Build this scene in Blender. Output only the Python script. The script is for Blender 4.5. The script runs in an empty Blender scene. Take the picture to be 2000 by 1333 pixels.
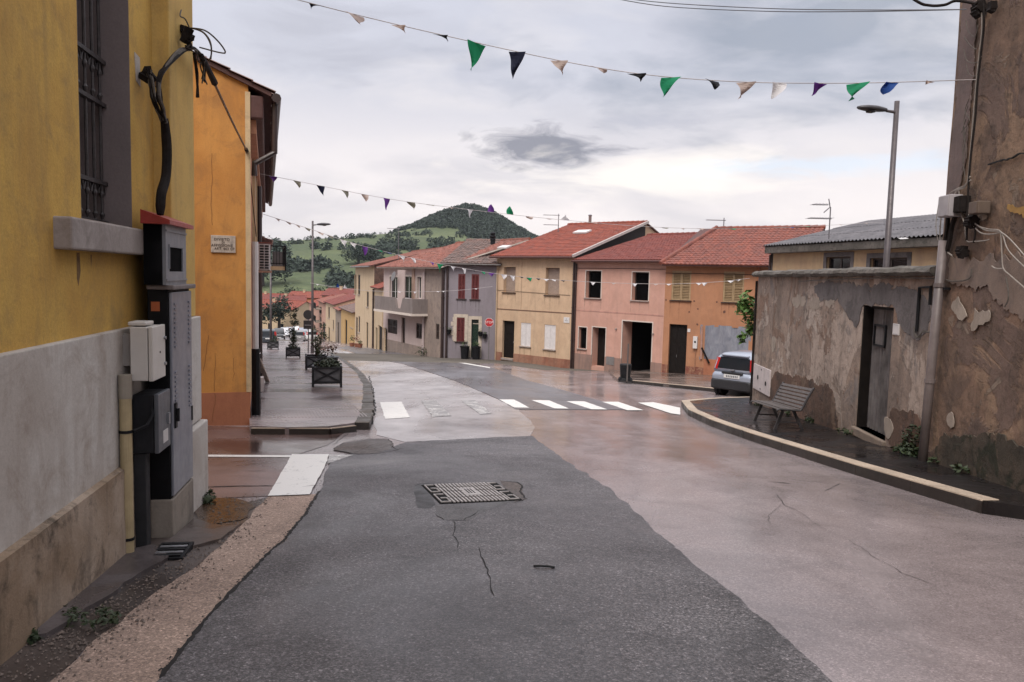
import bpy, bmesh, math, random
from mathutils import Vector, Matrix, noise
random.seed(11)
S = bpy.context.scene
C = S.collection
PI = math.pi
def rnd(a, b): return a + (b - a) * random.random()
def clamp(x, a=0., b=1.): return max(a, min(b, x))
def sm(t):
    t = clamp(t); return t * t * (3 - 2 * t)
def lerp(a, b, t): return a + (b - a) * t
def table(T, x):
    if x <= T[0][0]: return T[0][1]
    for (a, u), (b, v) in zip(T, T[1:]):
        if x <= b: return u + (v - u) * (x - a) / (b - a)
    return T[-1][1]

# ---------------------------------------------------------------- camera
FOC = 1480.0                       # focal length in pixels of the 2000 px wide photograph
PITCH = math.atan((666.5 - 541.0) / FOC)
ROLL = 0.025
EYE = Vector((0, 0, 1.6))
RC = Matrix.Rotation(PI / 2 - PITCH, 3, 'X') @ Matrix.Rotation(ROLL, 3, 'Z')
cd = bpy.data.cameras.new('camera'); cam = bpy.data.objects.new('camera', cd); C.objects.link(cam)
cd.sensor_width = 36; cd.lens = 36 * FOC / 2000; cd.clip_start = 0.05; cd.clip_end = 6000
cam.location = EYE; cam.rotation_euler = RC.to_euler()
S.camera = cam

# ---------------------------------------------------------------- light
S.view_settings.view_transform = 'Standard'; S.view_settings.look = 'None'
S.view_settings.exposure = 1.0; S.view_settings.gamma = 1.0; S.view_settings.use_curve_mapping = False
SUN_EL, SUN_AZ = math.radians(52), math.radians(200)   # azimuth clockwise from +Y: high, behind the camera
sd = bpy.data.lights.new('sun', 'SUN'); sun = bpy.data.objects.new('sun', sd); C.objects.link(sun)
sd.energy = 1.5; sd.angle = math.radians(30); sd.color = (1.0, 0.95, 0.88)
sv = Vector((math.sin(SUN_AZ) * math.cos(SUN_EL), math.cos(SUN_AZ) * math.cos(SUN_EL), math.sin(SUN_EL)))
sun.rotation_euler = sv.to_track_quat('Z', 'Y').to_euler()

class NT:
    """small helper for node trees"""
    def __init__(s, t): s.t = t; s.n = t.nodes; s.l = t.links
    def new(s, typ, ins=None, **kw):
        nd = s.n.new(typ)
        for k, v in kw.items(): setattr(nd, k, v)
        for k, v in (ins or {}).items():
            if isinstance(v, bpy.types.NodeSocket): s.l.new(v, nd.inputs[k])
            else: nd.inputs[k].default_value = v
        return nd
    def math(s, op, a, b=0.0, cl=False):
        return s.new('ShaderNodeMath', {0: a, 1: b}, operation=op, use_clamp=cl).outputs[0]
    def mix(s, fac, a, b, mode='MIX'):
        if isinstance(a, (tuple, list)) and len(a) == 3: a = (*a, 1)
        if isinstance(b, (tuple, list)) and len(b) == 3: b = (*b, 1)
        nd = s.new('ShaderNodeMix', {0: fac, 6: a, 7: b}, data_type='RGBA', blend_type=mode)
        return nd.outputs[2]
    def ramp(s, fac, stops, interp='LINEAR'):
        nd = s.new('ShaderNodeValToRGB', {0: fac}); cr = nd.color_ramp; cr.interpolation = interp
        while len(cr.elements) > 1: cr.elements.remove(cr.elements[-1])
        for i, (p, c) in enumerate(stops):
            e = cr.elements[0] if i == 0 else cr.elements.new(p)
            e.position = p; e.color = (c, c, c, 1) if isinstance(c, (int, float)) else (*c, 1)
        return nd.outputs[0]
    def noise(s, vec, scale, detail=5, rough=.55, dist=0.0):
        return s.new('ShaderNodeTexNoise', {'Vector': vec, 'Scale': scale, 'Detail': detail, 'Roughness': rough, 'Distortion': dist}).outputs['Fac']
    def mapv(s, vec, scale=(1, 1, 1), loc=(0, 0, 0), rot=(0, 0, 0)):
        return s.new('ShaderNodeMapping', {'Vector': vec, 'Scale': scale, 'Location': loc, 'Rotation': rot}).outputs[0]

world = bpy.data.worlds.new('World'); S.world = world; world.use_nodes = True
w = NT(world.node_tree); w.n.clear()
sky = w.new('ShaderNodeTexSky', sky_type='NISHITA', sun_disc=False, sun_elevation=SUN_EL, sun_rotation=SUN_AZ)
tc = w.new('ShaderNodeTexCoord').outputs['Generated']
sx = w.new('ShaderNodeSeparateXYZ', {0: tc})
zc = w.math('MAXIMUM', sx.outputs[2], 0.0)
den = w.math('ADD', zc, 0.30)
cp = w.new('ShaderNodeCombineXYZ', {0: w.math('DIVIDE', sx.outputs[0], den), 1: w.math('DIVIDE', sx.outputs[1], den), 2: 0.3}).outputs[0]
# cloud base of an overcast sky: cream at the horizon, lavender grey above, brighter towards the zenith
base = w.ramp(zc, [(0.0, (0.47, 0.425, 0.41)), (0.08, (0.53, 0.492, 0.485)), (0.14, (0.475, 0.45, 0.46)), (0.24, (0.34, 0.345, 0.39)), (0.36, (0.36, 0.37, 0.425)), (0.6, (0.60, 0.605, 0.66)), (1.0, (0.95, 0.95, 0.99))])
n1 = w.noise(w.mapv(cp, (1.1, 1.5, 1), (3.1, 1.2, 0)), 1.0, 8, .52, .3)
n2 = w.noise(w.mapv(cp, (2.4, 3.4, 1), (7.7, 0.4, 0)), 1.0, 8, .55, .4)
dark = w.ramp(n1, [(0.46, 0.0), (0.60, 1.0)])
lite = w.ramp(n2, [(0.47, 0.0), (0.62, 1.0)])
c1 = w.mix(w.math('MULTIPLY', dark, 0.38), base, (0.235, 0.242, 0.285))
c2 = w.mix(w.math('MULTIPLY', lite, 0.36), c1, (0.49, 0.465, 0.465))
# the heavy bank up to the right and the small dark cloud over the hill
def blob(px, py, rx, ry):
    d = (RC @ Vector(((px - 1000) / FOC, (666.5 - py) / FOC, -1))).normalized()
    az = w.math('ARCTAN2', sx.outputs[0], sx.outputs[1])
    a = w.math('DIVIDE', w.math('SUBTRACT', az, math.atan2(d.x, d.y)), rx / FOC)
    b = w.math('DIVIDE', w.math('SUBTRACT', sx.outputs[2], d.z), ry / FOC)
    q = w.math('ADD', w.math('MULTIPLY', a, a), w.math('MULTIPLY', b, b))
    return w.math('SUBTRACT', 1.0, w.math('SQRT', q))
nb = w.noise(w.mapv(cp, (2.6, 3.8, 1), (0.4, 3.3, 0)), 1.0, 7, .55, .3)
nf = w.noise(w.mapv(tc, (13, 13, 42)), 1.0, 10, .66, .9)
ng = w.noise(w.mapv(tc, (5, 5, 20), (2, 3, 1)), 1.0, 8, .6, .6)
bank = w.ramp(w.math('ADD', blob(1600, 70, 640, 190), w.math('MULTIPLY', w.math('SUBTRACT', nb, .5), 3.0)), [(0.15, 0.0), (0.85, 1.0)])
c3 = w.mix(w.math('MULTIPLY', bank, 0.74), c2, (0.165, 0.19, 0.235))
smallc = w.ramp(w.math('ADD', blob(1065, 287, 175, 44), w.math('MULTIPLY', w.math('SUBTRACT', nf, .5), 2.0)), [(0.02, 0.0), (0.62, 1.0)])
c4 = w.mix(w.math('MULTIPLY', smallc, 0.92), c3, (0.150, 0.155, 0.185))
small2 = w.ramp(w.math('ADD', blob(1265, 238, 95, 22), w.math('MULTIPLY', w.math('SUBTRACT', nf, .5), 4.2)), [(0.10, 0.0), (0.9, 1.0)])
small3 = w.ramp(w.math('ADD', blob(620, 60, 230, 70), w.math('MULTIPLY', w.math('SUBTRACT', ng, .5), 4.0)), [(0.10, 0.0), (1.0, 1.0)])
glow = w.ramp(w.math('ADD', blob(1300, 358, 460, 60), w.math('MULTIPLY', w.math('SUBTRACT', ng, .5), 3.4)), [(0.15, 0.0), (0.9, 1.0)])
c5 = w.mix(w.math('MULTIPLY', small2, 0.6), c4, (0.29, 0.295, 0.34))
c5 = w.mix(w.math('MULTIPLY', small3, 0.6), c5, (0.265, 0.27, 0.31))
c5 = w.mix(w.math('MULTIPLY', glow, 0.7), c5, (0.60, 0.56, 0.52))
# gaps where the blue sky shows
gap = w.ramp(w.math('ADD', blob(1600, 325, 420, 26), w.math('MULTIPLY', w.math('SUBTRACT', nf, .5), 2.2)), [(0.15, 0.0), (0.8, 1.0)])
bgs = w.new('ShaderNodeBackground', {'Color': sky.outputs[0], 'Strength': 0.10})
bgc = w.new('ShaderNodeBackground', {'Color': c5, 'Strength': 1.0})
cover = w.math('SUBTRACT', 1.0, w.math('MULTIPLY', gap, 0.30))
mx = w.new('ShaderNodeMixShader', {0: cover, 1: bgs.outputs[0], 2: bgc.outputs[0]})
w.new('ShaderNodeOutputWorld', {0: mx.outputs[0]})

S.render.engine = 'CYCLES'
S.cycles.max_bounces = 6; S.cycles.diffuse_bounces = 2; S.cycles.glossy_bounces = 3
S.cycles.use_denoising = True
S.cycles.sample_clamp_indirect = 6.0

# ---------------------------------------------------------------- projection of a photo pixel into the place
def ray(px, py): return (RC @ Vector(((px - 1000) / FOC, (666.5 - py) / FOC, -1))).normalized()
GK = [(-60, 4.8), (50, -4.0), (60, -4.5), (66, -4.95), (78, -5.8), (100, -7.6), (130, -9.4), (160, -11.4), (250, -18), (400, -20), (3000, -20)]
def gz(x, y):
    """height of the street surface"""
    return table(GK, y) - 0.25 * sm((x + 1) / 4) * sm((y - 22) / 16)
def gp(px, py, up=0.0):
    d = ray(px, py); t = 0.5
    prev = t
    while t < 900:
        p = EYE + d * t
        if p.z <= gz(p.x, p.y) + up: break
        prev = t; t *= 1.04
    a, b = prev, t
    for _ in range(40):
        m = (a + b) / 2; p = EYE + d * m
        if p.z <= gz(p.x, p.y) + up: b = m
        else: a = m
    return EYE + d * b
def atY(px, py, Y):
    d = ray(px, py); return EYE + d * (Y / d.y)
def pxof(p):
    q = RC.transposed() @ (Vector(p) - EYE)
    return (1000 + FOC * q.x / -q.z, 666.5 - FOC * q.y / -q.z)

class Fr:
    """frame of a facade: x along it (left to right as seen), y into the building, z up"""
    def __init__(s, P0, P1, z=None):
        P0 = Vector(P0); P1 = Vector(P1)
        if z is None: z = P0.z
        s.o = Vector((P0.x, P0.y, z)); s.L = math.hypot(P1.x - P0.x, P1.y - P0.y)
        s.a = math.atan2(P1.y - P0.y, P1.x - P0.x)
        s.m = Matrix.Translation(s.o) @ Matrix.Rotation(s.a, 4, 'Z'); s.i = s.m.inverted(); s.i3 = s.i.to_3x3()
    def at(s, px, py, d=0.0):
        e = s.i @ EYE; r = s.i3 @ ray(px, py); t = (d - e.y) / r.y; p = e + r * t
        return p.x, p.z
    def atS(s, px, py, S):
        e = s.i @ EYE; r = s.i3 @ ray(px, py); t = (S - e.x) / r.x; p = e + r * t
        return p.y, p.z
    def loc(s, P): return s.i @ Vector(P)
    def w(s, x, d, z): return s.m @ Vector((x, d, z))
    def rect(s, x0, y0, x1, y1, d=0.0):
        xm, ym = (x0 + x1) / 2, (y0 + y1) / 2
        return s.at(x0, ym, d)[0], s.at(x1, ym, d)[0], s.at(xm, y1, d)[1], s.at(xm, y0, d)[1]

# ---------------------------------------------------------------- mesh building
class MB:
    def __init__(s): s.v = []; s.f = []; s.mi = []; s.cur = 0
    def poly(s, pts):
        n = len(s.v); s.v += [tuple(p) for p in pts]; s.f.append(tuple(range(n, n + len(pts)))); s.mi.append(s.cur); return s
    def mesh(s, vs, fs, M=None):
        n = len(s.v); s.v += [tuple(M @ Vector(p)) if M else tuple(p) for p in vs]
        for f in fs: s.f.append(tuple(n + i for i in f)); s.mi.append(s.cur)
        return s
    def box(s, x0, x1, y0, y1, z0, z1, M=None):
        vs = [(x, y, z) for z in (z0, z1) for y in (y0, y1) for x in (x0, x1)]
        fs = [(0, 2, 3, 1), (4, 5, 7, 6), (0, 1, 5, 4), (2, 6, 7, 3), (0, 4, 6, 2), (1, 3, 7, 5)]
        return s.mesh(vs, fs, M)
    def bar(s, a, b, w, h, up=(0, 0, 1)):
        a = Vector(a); b = Vector(b); d = (b - a); L = d.length
        if L < 1e-6: return s
        d /= L; u = Vector(up)
        if abs(d.dot(u)) > .98: u = Vector((0, 1, 0))
        x = d.cross(u).normalized(); z = x.cross(d)
        M = Matrix((( *x, 0), (*d, 0), (*z, 0), (*a, 1))).transposed()
        return s.box(-w / 2, w / 2, 0, L, -h / 2, h / 2, M)
    def tube(s, pts, r, n=6, caps=True):
        pts = [Vector(p) for p in pts]; rs = r if isinstance(r, (list, tuple)) else [r] * len(pts)
        vs = []; fs = []; X = None
        for i, p in enumerate(pts):
            t = (pts[min(i + 1, len(pts) - 1)] - pts[max(i - 1, 0)])
            t = t.normalized() if t.length > 1e-9 else Vector((0, 0, 1))
            if X is None: X = t.orthogonal().normalized()
            X = (X - t * X.dot(t)); X = X.normalized() if X.length > 1e-6 else t.orthogonal().normalized()
            Y = t.cross(X)
            for k in range(n):
                a = 2 * PI * k / n; vs.append(p + (X * math.cos(a) + Y * math.sin(a)) * rs[i])
        for i in range(len(pts) - 1):
            for k in range(n):
                k2 = (k + 1) % n; fs.append((i * n + k, i * n + k2, (i + 1) * n + k2, (i + 1) * n + k))
        if caps: fs.append(tuple(range(n - 1, -1, -1))); m = (len(pts) - 1) * n; fs.append(tuple(range(m, m + n)))
        return s.mesh(vs, fs)
    def lathe(s, prof, n=12, M=None):
        vs = []; fs = []
        for (r, z) in prof:
            for k in range(n): a = 2 * PI * k / n; vs.append((r * math.cos(a), r * math.sin(a), z))
        for i in range(len(prof) - 1):
            for k in range(n):
                k2 = (k + 1) % n; fs.append((i * n + k, i * n + k2, (i + 1) * n + k2, (i + 1) * n + k))
        fs.append(tuple(range(n - 1, -1, -1))); m = (len(prof) - 1) * n; fs.append(tuple(range(m, m + n)))
        return s.mesh(vs, fs, M)
    def prism(s, pts, d0, d1, M=None):
        """outline pts (x,z) extruded along y from d0 to d1"""
        n = len(pts); vs = [(x, d0, z) for x, z in pts] + [(x, d1, z) for x, z in pts]
        fs = [tuple(range(n)), tuple(range(2 * n - 1, n - 1, -1))]
        for i in range(n): j = (i + 1) % n; fs.append((i, n + i, n + j, j))
        return s.mesh(vs, fs, M)
    def grid(s, fn, us, vs_):
        n = len(s.v); nu, nv = len(us), len(vs_)
        for v in vs_:
            for u in us: s.v.append(tuple(fn(u, v)))
        for j in range(nv - 1):
            for i in range(nu - 1):
                a = n + j * nu + i; s.f.append((a, a + 1, a + nu + 1, a + nu)); s.mi.append(s.cur)
        return s
    def build(s, name, mats, parent=None, smooth=False, kind=None, label=None, bevel=0.0, recalc=False):
        me = bpy.data.meshes.new(name); me.from_pydata(s.v, [], s.f)
        ms = mats if isinstance(mats, (list, tuple)) else [mats]
        for m in ms: me.materials.append(m)
        if len(ms) > 1: me.polygons.foreach_set('material_index', s.mi)
        if recalc:
            bm = bmesh.new(); bm.from_mesh(me); bmesh.ops.recalc_face_normals(bm, faces=bm.faces); bm.to_mesh(me); bm.free()
        if smooth: me.polygons.foreach_set('use_smooth', [True] * len(me.polygons))
        me.update()
        o = bpy.data.objects.new(name, me); C.objects.link(o)
        if parent: o.parent = parent
        if kind: o['kind'] = kind
        if label: o['label'] = label
        if bevel:
            b = o.modifiers.new('bevel', 'BEVEL'); b.width = bevel; b.segments = 2; b.limit_method = 'ANGLE'
        return o

def tag(o, label, cat, group=None):
    o['label'] = label; o['category'] = cat
    if group: o['group'] = group
    return o
def thing(name, label, cat, loc=(0, 0, 0), rotz=0.0, group=None):
    o = bpy.data.objects.new(name, None); C.objects.link(o); o.empty_display_size = .2
    o.location = loc; o.rotation_euler = (0, 0, rotz)
    return tag(o, label, cat, group)
def copy_tree(o, parent=None):
    c = o.copy(); C.objects.link(c)
    if parent: c.parent = parent
    for ch in list(o.children): copy_tree(ch, c)
    return c
def add_text(body, size, mat, parent, M, name='lettering', depth=.002, spacing=1.0):
    cu = bpy.data.curves.new('lettering', 'FONT'); cu.body = body; cu.size = size; cu.extrude = depth
    cu.align_x = 'CENTER'; cu.align_y = 'CENTER'; cu.space_character = spacing; cu.resolution_u = 3
    o = bpy.data.objects.new('tmp', cu); C.objects.link(o)
    dg = bpy.context.evaluated_depsgraph_get()
    me = bpy.data.meshes.new_from_object(o.evaluated_get(dg)); me.materials.clear(); me.materials.append(mat)
    C.objects.unlink(o); bpy.data.objects.remove(o)
    t = bpy.data.objects.new(name, me); C.objects.link(t); t.parent = parent; t.matrix_local = M
    return t

# ---------------------------------------------------------------- materials
def newmat(name):
    m = bpy.data.materials.new(name); m.use_nodes = True
    t = NT(m.node_tree); t.n.clear()
    b = t.new('ShaderNodeBsdfPrincipled'); t.new('ShaderNodeOutputMaterial', {0: b.outputs[0]})
    return m, t, b
_mats = {}
def plain(name, col, rough=.6, metal=0.0, var=.15, scale=6, spec=.5):
    if name in _mats: return _mats[name]
    m, t, b = newmat(name)
    oc = t.new('ShaderNodeTexCoord').outputs['Object']
    n = t.noise(oc, scale, 6, .6)
    f = t.ramp(n, [(.3, 1 - var), (.7, 1 + var)])
    t.l.new(t.mix(1.0, col, f, 'MULTIPLY'), b.inputs['Base Color'])
    b.inputs['Roughness'].default_value = rough; b.inputs['Metallic'].default_value = metal
    b.inputs['Specular IOR Level'].default_value = spec
    t.l.new(t.ramp(t.noise(oc, scale * 3, 4), [(.2, max(0, rough - .12)), (.8, min(1, rough + .12))]), b.inputs['Roughness'])
    _mats[name] = m; return m
def plaster(name, col, col2=None, dirt=(.10, .085, .08), patch=.5, streak=.35, grime=.3, scale=1.0, bump=.25, rough=.88, fine=.10, off=0.0):
    """painted render: blotches of a second tone, rain streaks, grime spots, fine grain"""
    if name in _mats: return _mats[name]
    m, t, b = newmat(name)
    oc = t.mapv(t.new('ShaderNodeTexCoord').outputs['Object'], (1, 1, 1), (off, off * 1.7, off * .6))
    col2 = col2 or tuple(c * .8 for c in col)
    a = t.ramp(t.noise(oc, .9 * scale, 7, .62, .4), [(.42, 0), (.58, 1)])
    c = t.mix(t.math('MULTIPLY', a, patch), col, col2)
    st = t.ramp(t.noise(t.mapv(oc, (2.6 * scale, 2.6 * scale, .40 * scale)), 1.0, 9, .68, .9), [(.47, 0), (.64, 1)])
    c = t.mix(t.math('MULTIPLY', st, streak), c, dirt)
    gr = t.ramp(t.noise(oc, 3.3 * scale, 9, .7, .6), [(.50, 0), (.66, 1)])
    c = t.mix(t.math('MULTIPLY', gr, grime), c, dirt)
    fn = t.noise(oc, 55, 4, .7)
    c = t.mix(1.0, c, t.ramp(fn, [(.25, 1 - fine), (.75, 1 + fine)]), 'MULTIPLY')
    t.l.new(c, b.inputs['Base Color']); b.inputs['Roughness'].default_value = rough
    b.inputs['Specular IOR Level'].default_value = .25
    h = t.math('ADD', t.math('MULTIPLY', t.noise(oc, 3.0, 5), 1.0), t.math('MULTIPLY', fn, .18))
    bp = t.new('ShaderNodeBump', {'Height': h, 'Strength': bump, 'Distance': .03})
    t.l.new(bp.outputs[0], b.inputs['Normal'])
    _mats[name] = m; return m
def asphalt(name, col, col2, speck=.35, wet=(.12, .5), wscale=.35, bump=.3, grain=150, off=0.0, streaky=None, spec=.5, wetramp=(.40, .62), stain=.22, stones=0.0):
    if name in _mats: return _mats[name]
    m, t, b = newmat(name)
    oc = t.mapv(t.new('ShaderNodeTexCoord').outputs['Object'], (1, 1, 1), (off, off, 0))
    big = t.ramp(t.noise(oc, .5, 8, .6, .5), [(.35, 0), (.65, 1)])
    c = t.mix(big, col, col2)
    sp = t.noise(oc, grain, 3, .75); sp2 = t.noise(oc, grain * .45, 3, .7)
    c = t.mix(1.0, c, t.ramp(sp, [(.30, 1 - speck), (.52, 1.0), (.72, 1 + speck * 1.6)]), 'MULTIPLY')
    c = t.mix(1.0, c, t.ramp(sp2, [(.3, 1 - speck * .7), (.7, 1 + speck * .7)]), 'MULTIPLY')
    if stones:
        vo = t.new('ShaderNodeTexVoronoi', {'Vector': oc, 'Scale': grain * .8}, feature='F1')
        rv = t.new('ShaderNodeSeparateColor', {0: vo.outputs['Color']}).outputs[0]
        c = t.mix(1.0, c, t.ramp(rv, [(.0, 1 - stones), (.55, 1.0), (.85, 1 + stones * .4), (1.0, 1 + stones * 2.2)]), 'MULTIPLY')
    stn = t.noise(oc, 1.3, 9, .68, .8)
    c = t.mix(1.0, c, t.ramp(stn, [(.34, 1 - stain), (.48, 1.0), (.66, 1 + stain * .7)]), 'MULTIPLY')
    wv = oc if streaky is None else t.mapv(oc, streaky)
    wt = t.ramp(t.noise(wv, wscale, 7, .6, .6), [(wetramp[0], 0), (wetramp[1], 1)])
    t.l.new(t.mix(t.math('MULTIPLY', wt, .38), c, tuple(x * .35 for x in col)), b.inputs['Base Color'])
    t.l.new(t.math('ADD', t.math('MULTIPLY', t.math('SUBTRACT', 1.0, wt), wet[1] - wet[0]), wet[0]), b.inputs['Roughness'])
    b.inputs['Specular IOR Level'].default_value = spec
    h = t.math('ADD', t.math('MULTIPLY', sp2, .7), t.math('MULTIPLY', sp, .5))
    st = t.math('ADD', t.math('MULTIPLY', t.math('SUBTRACT', 1.0, wt), bump * .8), bump * .2)
    bp = t.new('ShaderNodeBump', {'Height': h, 'Strength': st, 'Distance': .008})
    bw = t.new('ShaderNodeBump', {'Height': t.noise(oc, 2.2, 4), 'Strength': .12, 'Distance': .05, 'Normal': bp.outputs[0]})
    t.l.new(bw.outputs[0], b.inputs['Normal'])
    _mats[name] = m; return m
def leafmat(name, c1, c2, rough=.6):
    if name in _mats: return _mats[name]
    m, t, b = newmat(name)
    oc = t.new('ShaderNodeTexCoord').outputs['Object']
    n = t.noise(oc, 5, 3)
    t.l.new(t.mix(t.ramp(n, [(.35, 0), (.65, 1)]), c1, c2), b.inputs['Base Color']); b.inputs['Roughness'].default_value = rough
    _mats[name] = m; return m
def tilemat(name, col, col2, moss, mossy=.4, scale=1.0):
    if name in _mats: return _mats[name]
    m, t, b = newmat(name)
    oc = t.new('ShaderNodeTexCoord').outputs['Object']
    v = t.new('ShaderNodeTexVoronoi', {'Vector': t.mapv(oc, (4.6, 3.0, .01)), 'Scale': 1.0}, feature='F1').outputs['Color']
    c = t.mix(t.new('ShaderNodeSeparateColor', {0: v}).outputs[0], col, col2)
    k = t.ramp(t.noise(oc, 1.4 * scale, 8, .65), [(.46, 0), (.68, 1)])
    c = t.mix(t.math('MULTIPLY', k, mossy), c, moss)
    t.l.new(c, b.inputs['Base Color']); b.inputs['Roughness'].default_value = .72
    _mats[name] = m; return m

def oldwall(name, layers, dirt, streak=.6, off=0.0, scale=1.0, damp=(.03, .028, .022)):
    """old render flaking in layers: each layer shows where its own noise passes a sharp threshold, with an edge in relief"""
    m, t, b = newmat(name)
    oc = t.mapv(t.new('ShaderNodeTexCoord').outputs['Object'], (1, 1, 1), (off, off * 1.3, off * .7))
    c = layers[0][0]; h = None
    wob = t.noise(oc, 1.1 * scale, 8, .6, .5)
    c = t.mix(t.ramp(wob, [(.40, 0), (.60, 1)]), layers[0][0], layers[0][1])
    for i, (col, sc, thr, wd, amt) in enumerate(layers[1:]):
        n = t.noise(t.mapv(oc, (1, 1, .8), (i * 3.7, 1.1 * i, i * 2.3)), sc * scale, 10, .62, .7)
        k = t.ramp(n, [(thr, 0), (thr + wd, 1)]); c = t.mix(t.math('MULTIPLY', k, amt), c, col)
        e = t.math('MULTIPLY', k, .5 if wd < .03 else .12); h = e if h is None else t.math('ADD', h, e)
    st = t.ramp(t.noise(t.mapv(oc, (2.4, 2.4, .42)), 1.0, 10, .68, 1.0), [(.48, 0), (.66, 1)])
    c = t.mix(t.math('MULTIPLY', st, streak), c, dirt)
    g = t.ramp(t.noise(oc, 6.5, 10, .72, .5), [(.50, 0), (.66, 1)]); c = t.mix(t.math('MULTIPLY', g, .55), c, dirt)
    sp = t.ramp(t.noise(oc, 24, 5, .75), [(.58, 0), (.70, 1)]); c = t.mix(t.math('MULTIPLY', sp, .55), c, damp)
    fn = t.noise(oc, 70, 4, .75)
    c = t.mix(1.0, c, t.ramp(fn, [(.25, .80), (.75, 1.2)]), 'MULTIPLY')
    t.l.new(c, b.inputs['Base Color']); b.inputs['Roughness'].default_value = .9; b.inputs['Specular IOR Level'].default_value = .2
    hh = t.math('ADD', t.math('ADD', h, t.math('MULTIPLY', t.noise(oc, 5, 7, .6), 1.1)), t.math('MULTIPLY', fn, .16))
    bp = t.new('ShaderNodeBump', {'Height': hh, 'Strength': .75, 'Distance': .03}); t.l.new(bp.outputs[0], b.inputs['Normal'])
    return m
# ================================================================ SETTING: ground, road, pavements, hill
def jag(pts, amp, step, closed=True):
    out = []; n = len(pts)
    for i in range(n if closed else n - 1):
        a = Vector(pts[i]).to_2d(); b = Vector(pts[(i + 1) % n]).to_2d(); L = (b - a).length; k = max(1, int(L / step))
        t = (b - a) / max(L, 1e-6); nn = Vector((-t.y, t.x))
        for j in range(k):
            p = a + (b - a) * (j / k)
            if j: p = p + nn * (amp * (noise.noise(Vector((p.x * 3.1, p.y * 3.1, 1))) + .6 * noise.noise(Vector((p.x * 11, p.y * 11, 5)))))
            out.append((p.x, p.y))
    if not closed: out.append(tuple(Vector(pts[-1]).to_2d()))
    return out
def lay(pts, up=0.0): return [tuple(gp(x, y, up).to_2d()) for x, y in pts]
def sheet(name, xy, dz, mat, parent=None, kind='structure', skirt=0.0, label=None, zf=None):
    bm = bmesh.new()
    f = bm.faces.new([bm.verts.new((x, y, 0)) for x, y in xy])
    if f.normal.z < 0: bmesh.ops.reverse_faces(bm, faces=[f])
    xs = [p[0] for p in xy]; ys = [p[1] for p in xy]
    def cut(axis, v):
        co = Vector((v, 0, 0)) if axis == 0 else Vector((0, v, 0)); no = Vector((1, 0, 0)) if axis == 0 else Vector((0, 1, 0))
        bmesh.ops.bisect_plane(bm, geom=bm.verts[:] + bm.edges[:] + bm.faces[:], plane_co=co, plane_no=no, dist=1e-5)
    y = math.ceil(min(ys)); 
    while y < max(ys):
        cut(1, y); y += 1 if 20 <= y < 50 else (2 if y < 80 else 10)
        if y >= 80: y = math.ceil(y / 10) * 10
    x = max(-2, math.ceil(min(xs)))
    while x < min(5, max(xs)): cut(0, x); x += 1
    for v in bm.verts: v.co.z = (zf or gz)(v.co.x, v.co.y) + dz
    if skirt:
        be = [e for e in bm.edges if e.is_boundary]
        r = bmesh.ops.extrude_edge_only(bm, edges=be)
        for v in r['geom']:
            if isinstance(v, bmesh.types.BMVert): v.co.z -= skirt
    bmesh.ops.recalc_face_normals(bm, faces=bm.faces)
    me = bpy.data.meshes.new(name); bm.to_mesh(me); bm.free()
    up = sum(p.normal.z * p.area for p in me.polygons)
    if up < 0: me.flip_normals()
    me.materials.append(mat); o = bpy.data.objects.new(name, me); C.objects.link(o)
    if parent: o.parent = parent
    elif kind: o['kind'] = kind
    if label: o['label'] = label
    return o

M_road = asphalt('road worn', (.30, .25, .252), (.22, .184, .186), stones=.16, speck=.22, wet=(.13, .28), wscale=.42, bump=.11, grain=120, streaky=(1.0, .45, 1), wetramp=(.38, .64))
M_lane = asphalt('road light lane', (.46, .43, .435), (.37, .345, .35), speck=.22, wet=(.18, .36), wscale=.4, bump=.12, grain=120, streaky=(1.0, .35, 1))
M_band = asphalt('road dark band', (.165, .155, .168), (.125, .118, .128), speck=.25, wet=(.26, .45), wscale=.4, bump=.16, grain=120, streaky=(1.0, .35, 1))
M_patch = asphalt('fresh asphalt', (.118, .108, .113), (.068, .060, .064), speck=.75, stones=.52, wet=(.28, .60), wscale=.45, bump=.9, grain=105, wetramp=(.40, .66), stain=.38)
M_strip = asphalt('pale gravel strip', (.36, .262, .212), (.275, .195, .157), speck=.35, stones=.28, wet=(.55, .85), wscale=.4, bump=.75, grain=110, wetramp=(.55, .8))
M_verge = asphalt('wet concrete verge', (.10, .078, .070), (.035, .026, .024), speck=.22, wet=(.22, .55), wscale=1.1, bump=.3, grain=70, wetramp=(.36, .56))
M_pave = asphalt('wet pavement', (.29, .235, .235), (.20, .162, .163), speck=.24, wet=(.15, .34), wscale=.7, bump=.12, grain=90, streaky=(.5, 1.1, 1))
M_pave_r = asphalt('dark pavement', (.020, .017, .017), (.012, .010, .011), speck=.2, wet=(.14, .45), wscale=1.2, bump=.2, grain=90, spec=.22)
M_cross = asphalt('side street', (.19, .125, .115), (.07, .042, .037), speck=.3, wet=(.12, .36), wscale=.5, bump=.2, grain=110, off=3.0)  # red-brown reflection of the orange wall is put into this colour
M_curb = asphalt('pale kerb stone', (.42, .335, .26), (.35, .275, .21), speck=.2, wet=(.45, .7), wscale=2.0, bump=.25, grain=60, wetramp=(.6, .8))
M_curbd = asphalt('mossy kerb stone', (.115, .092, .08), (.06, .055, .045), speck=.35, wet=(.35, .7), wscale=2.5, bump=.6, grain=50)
M_curbface = asphalt('dark kerb face', (.040, .032, .028), (.022, .018, .016), speck=.3, wet=(.3, .6), wscale=2.5, bump=.4, grain=50)  # sides of the kerb stones, darker than their tops
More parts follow.
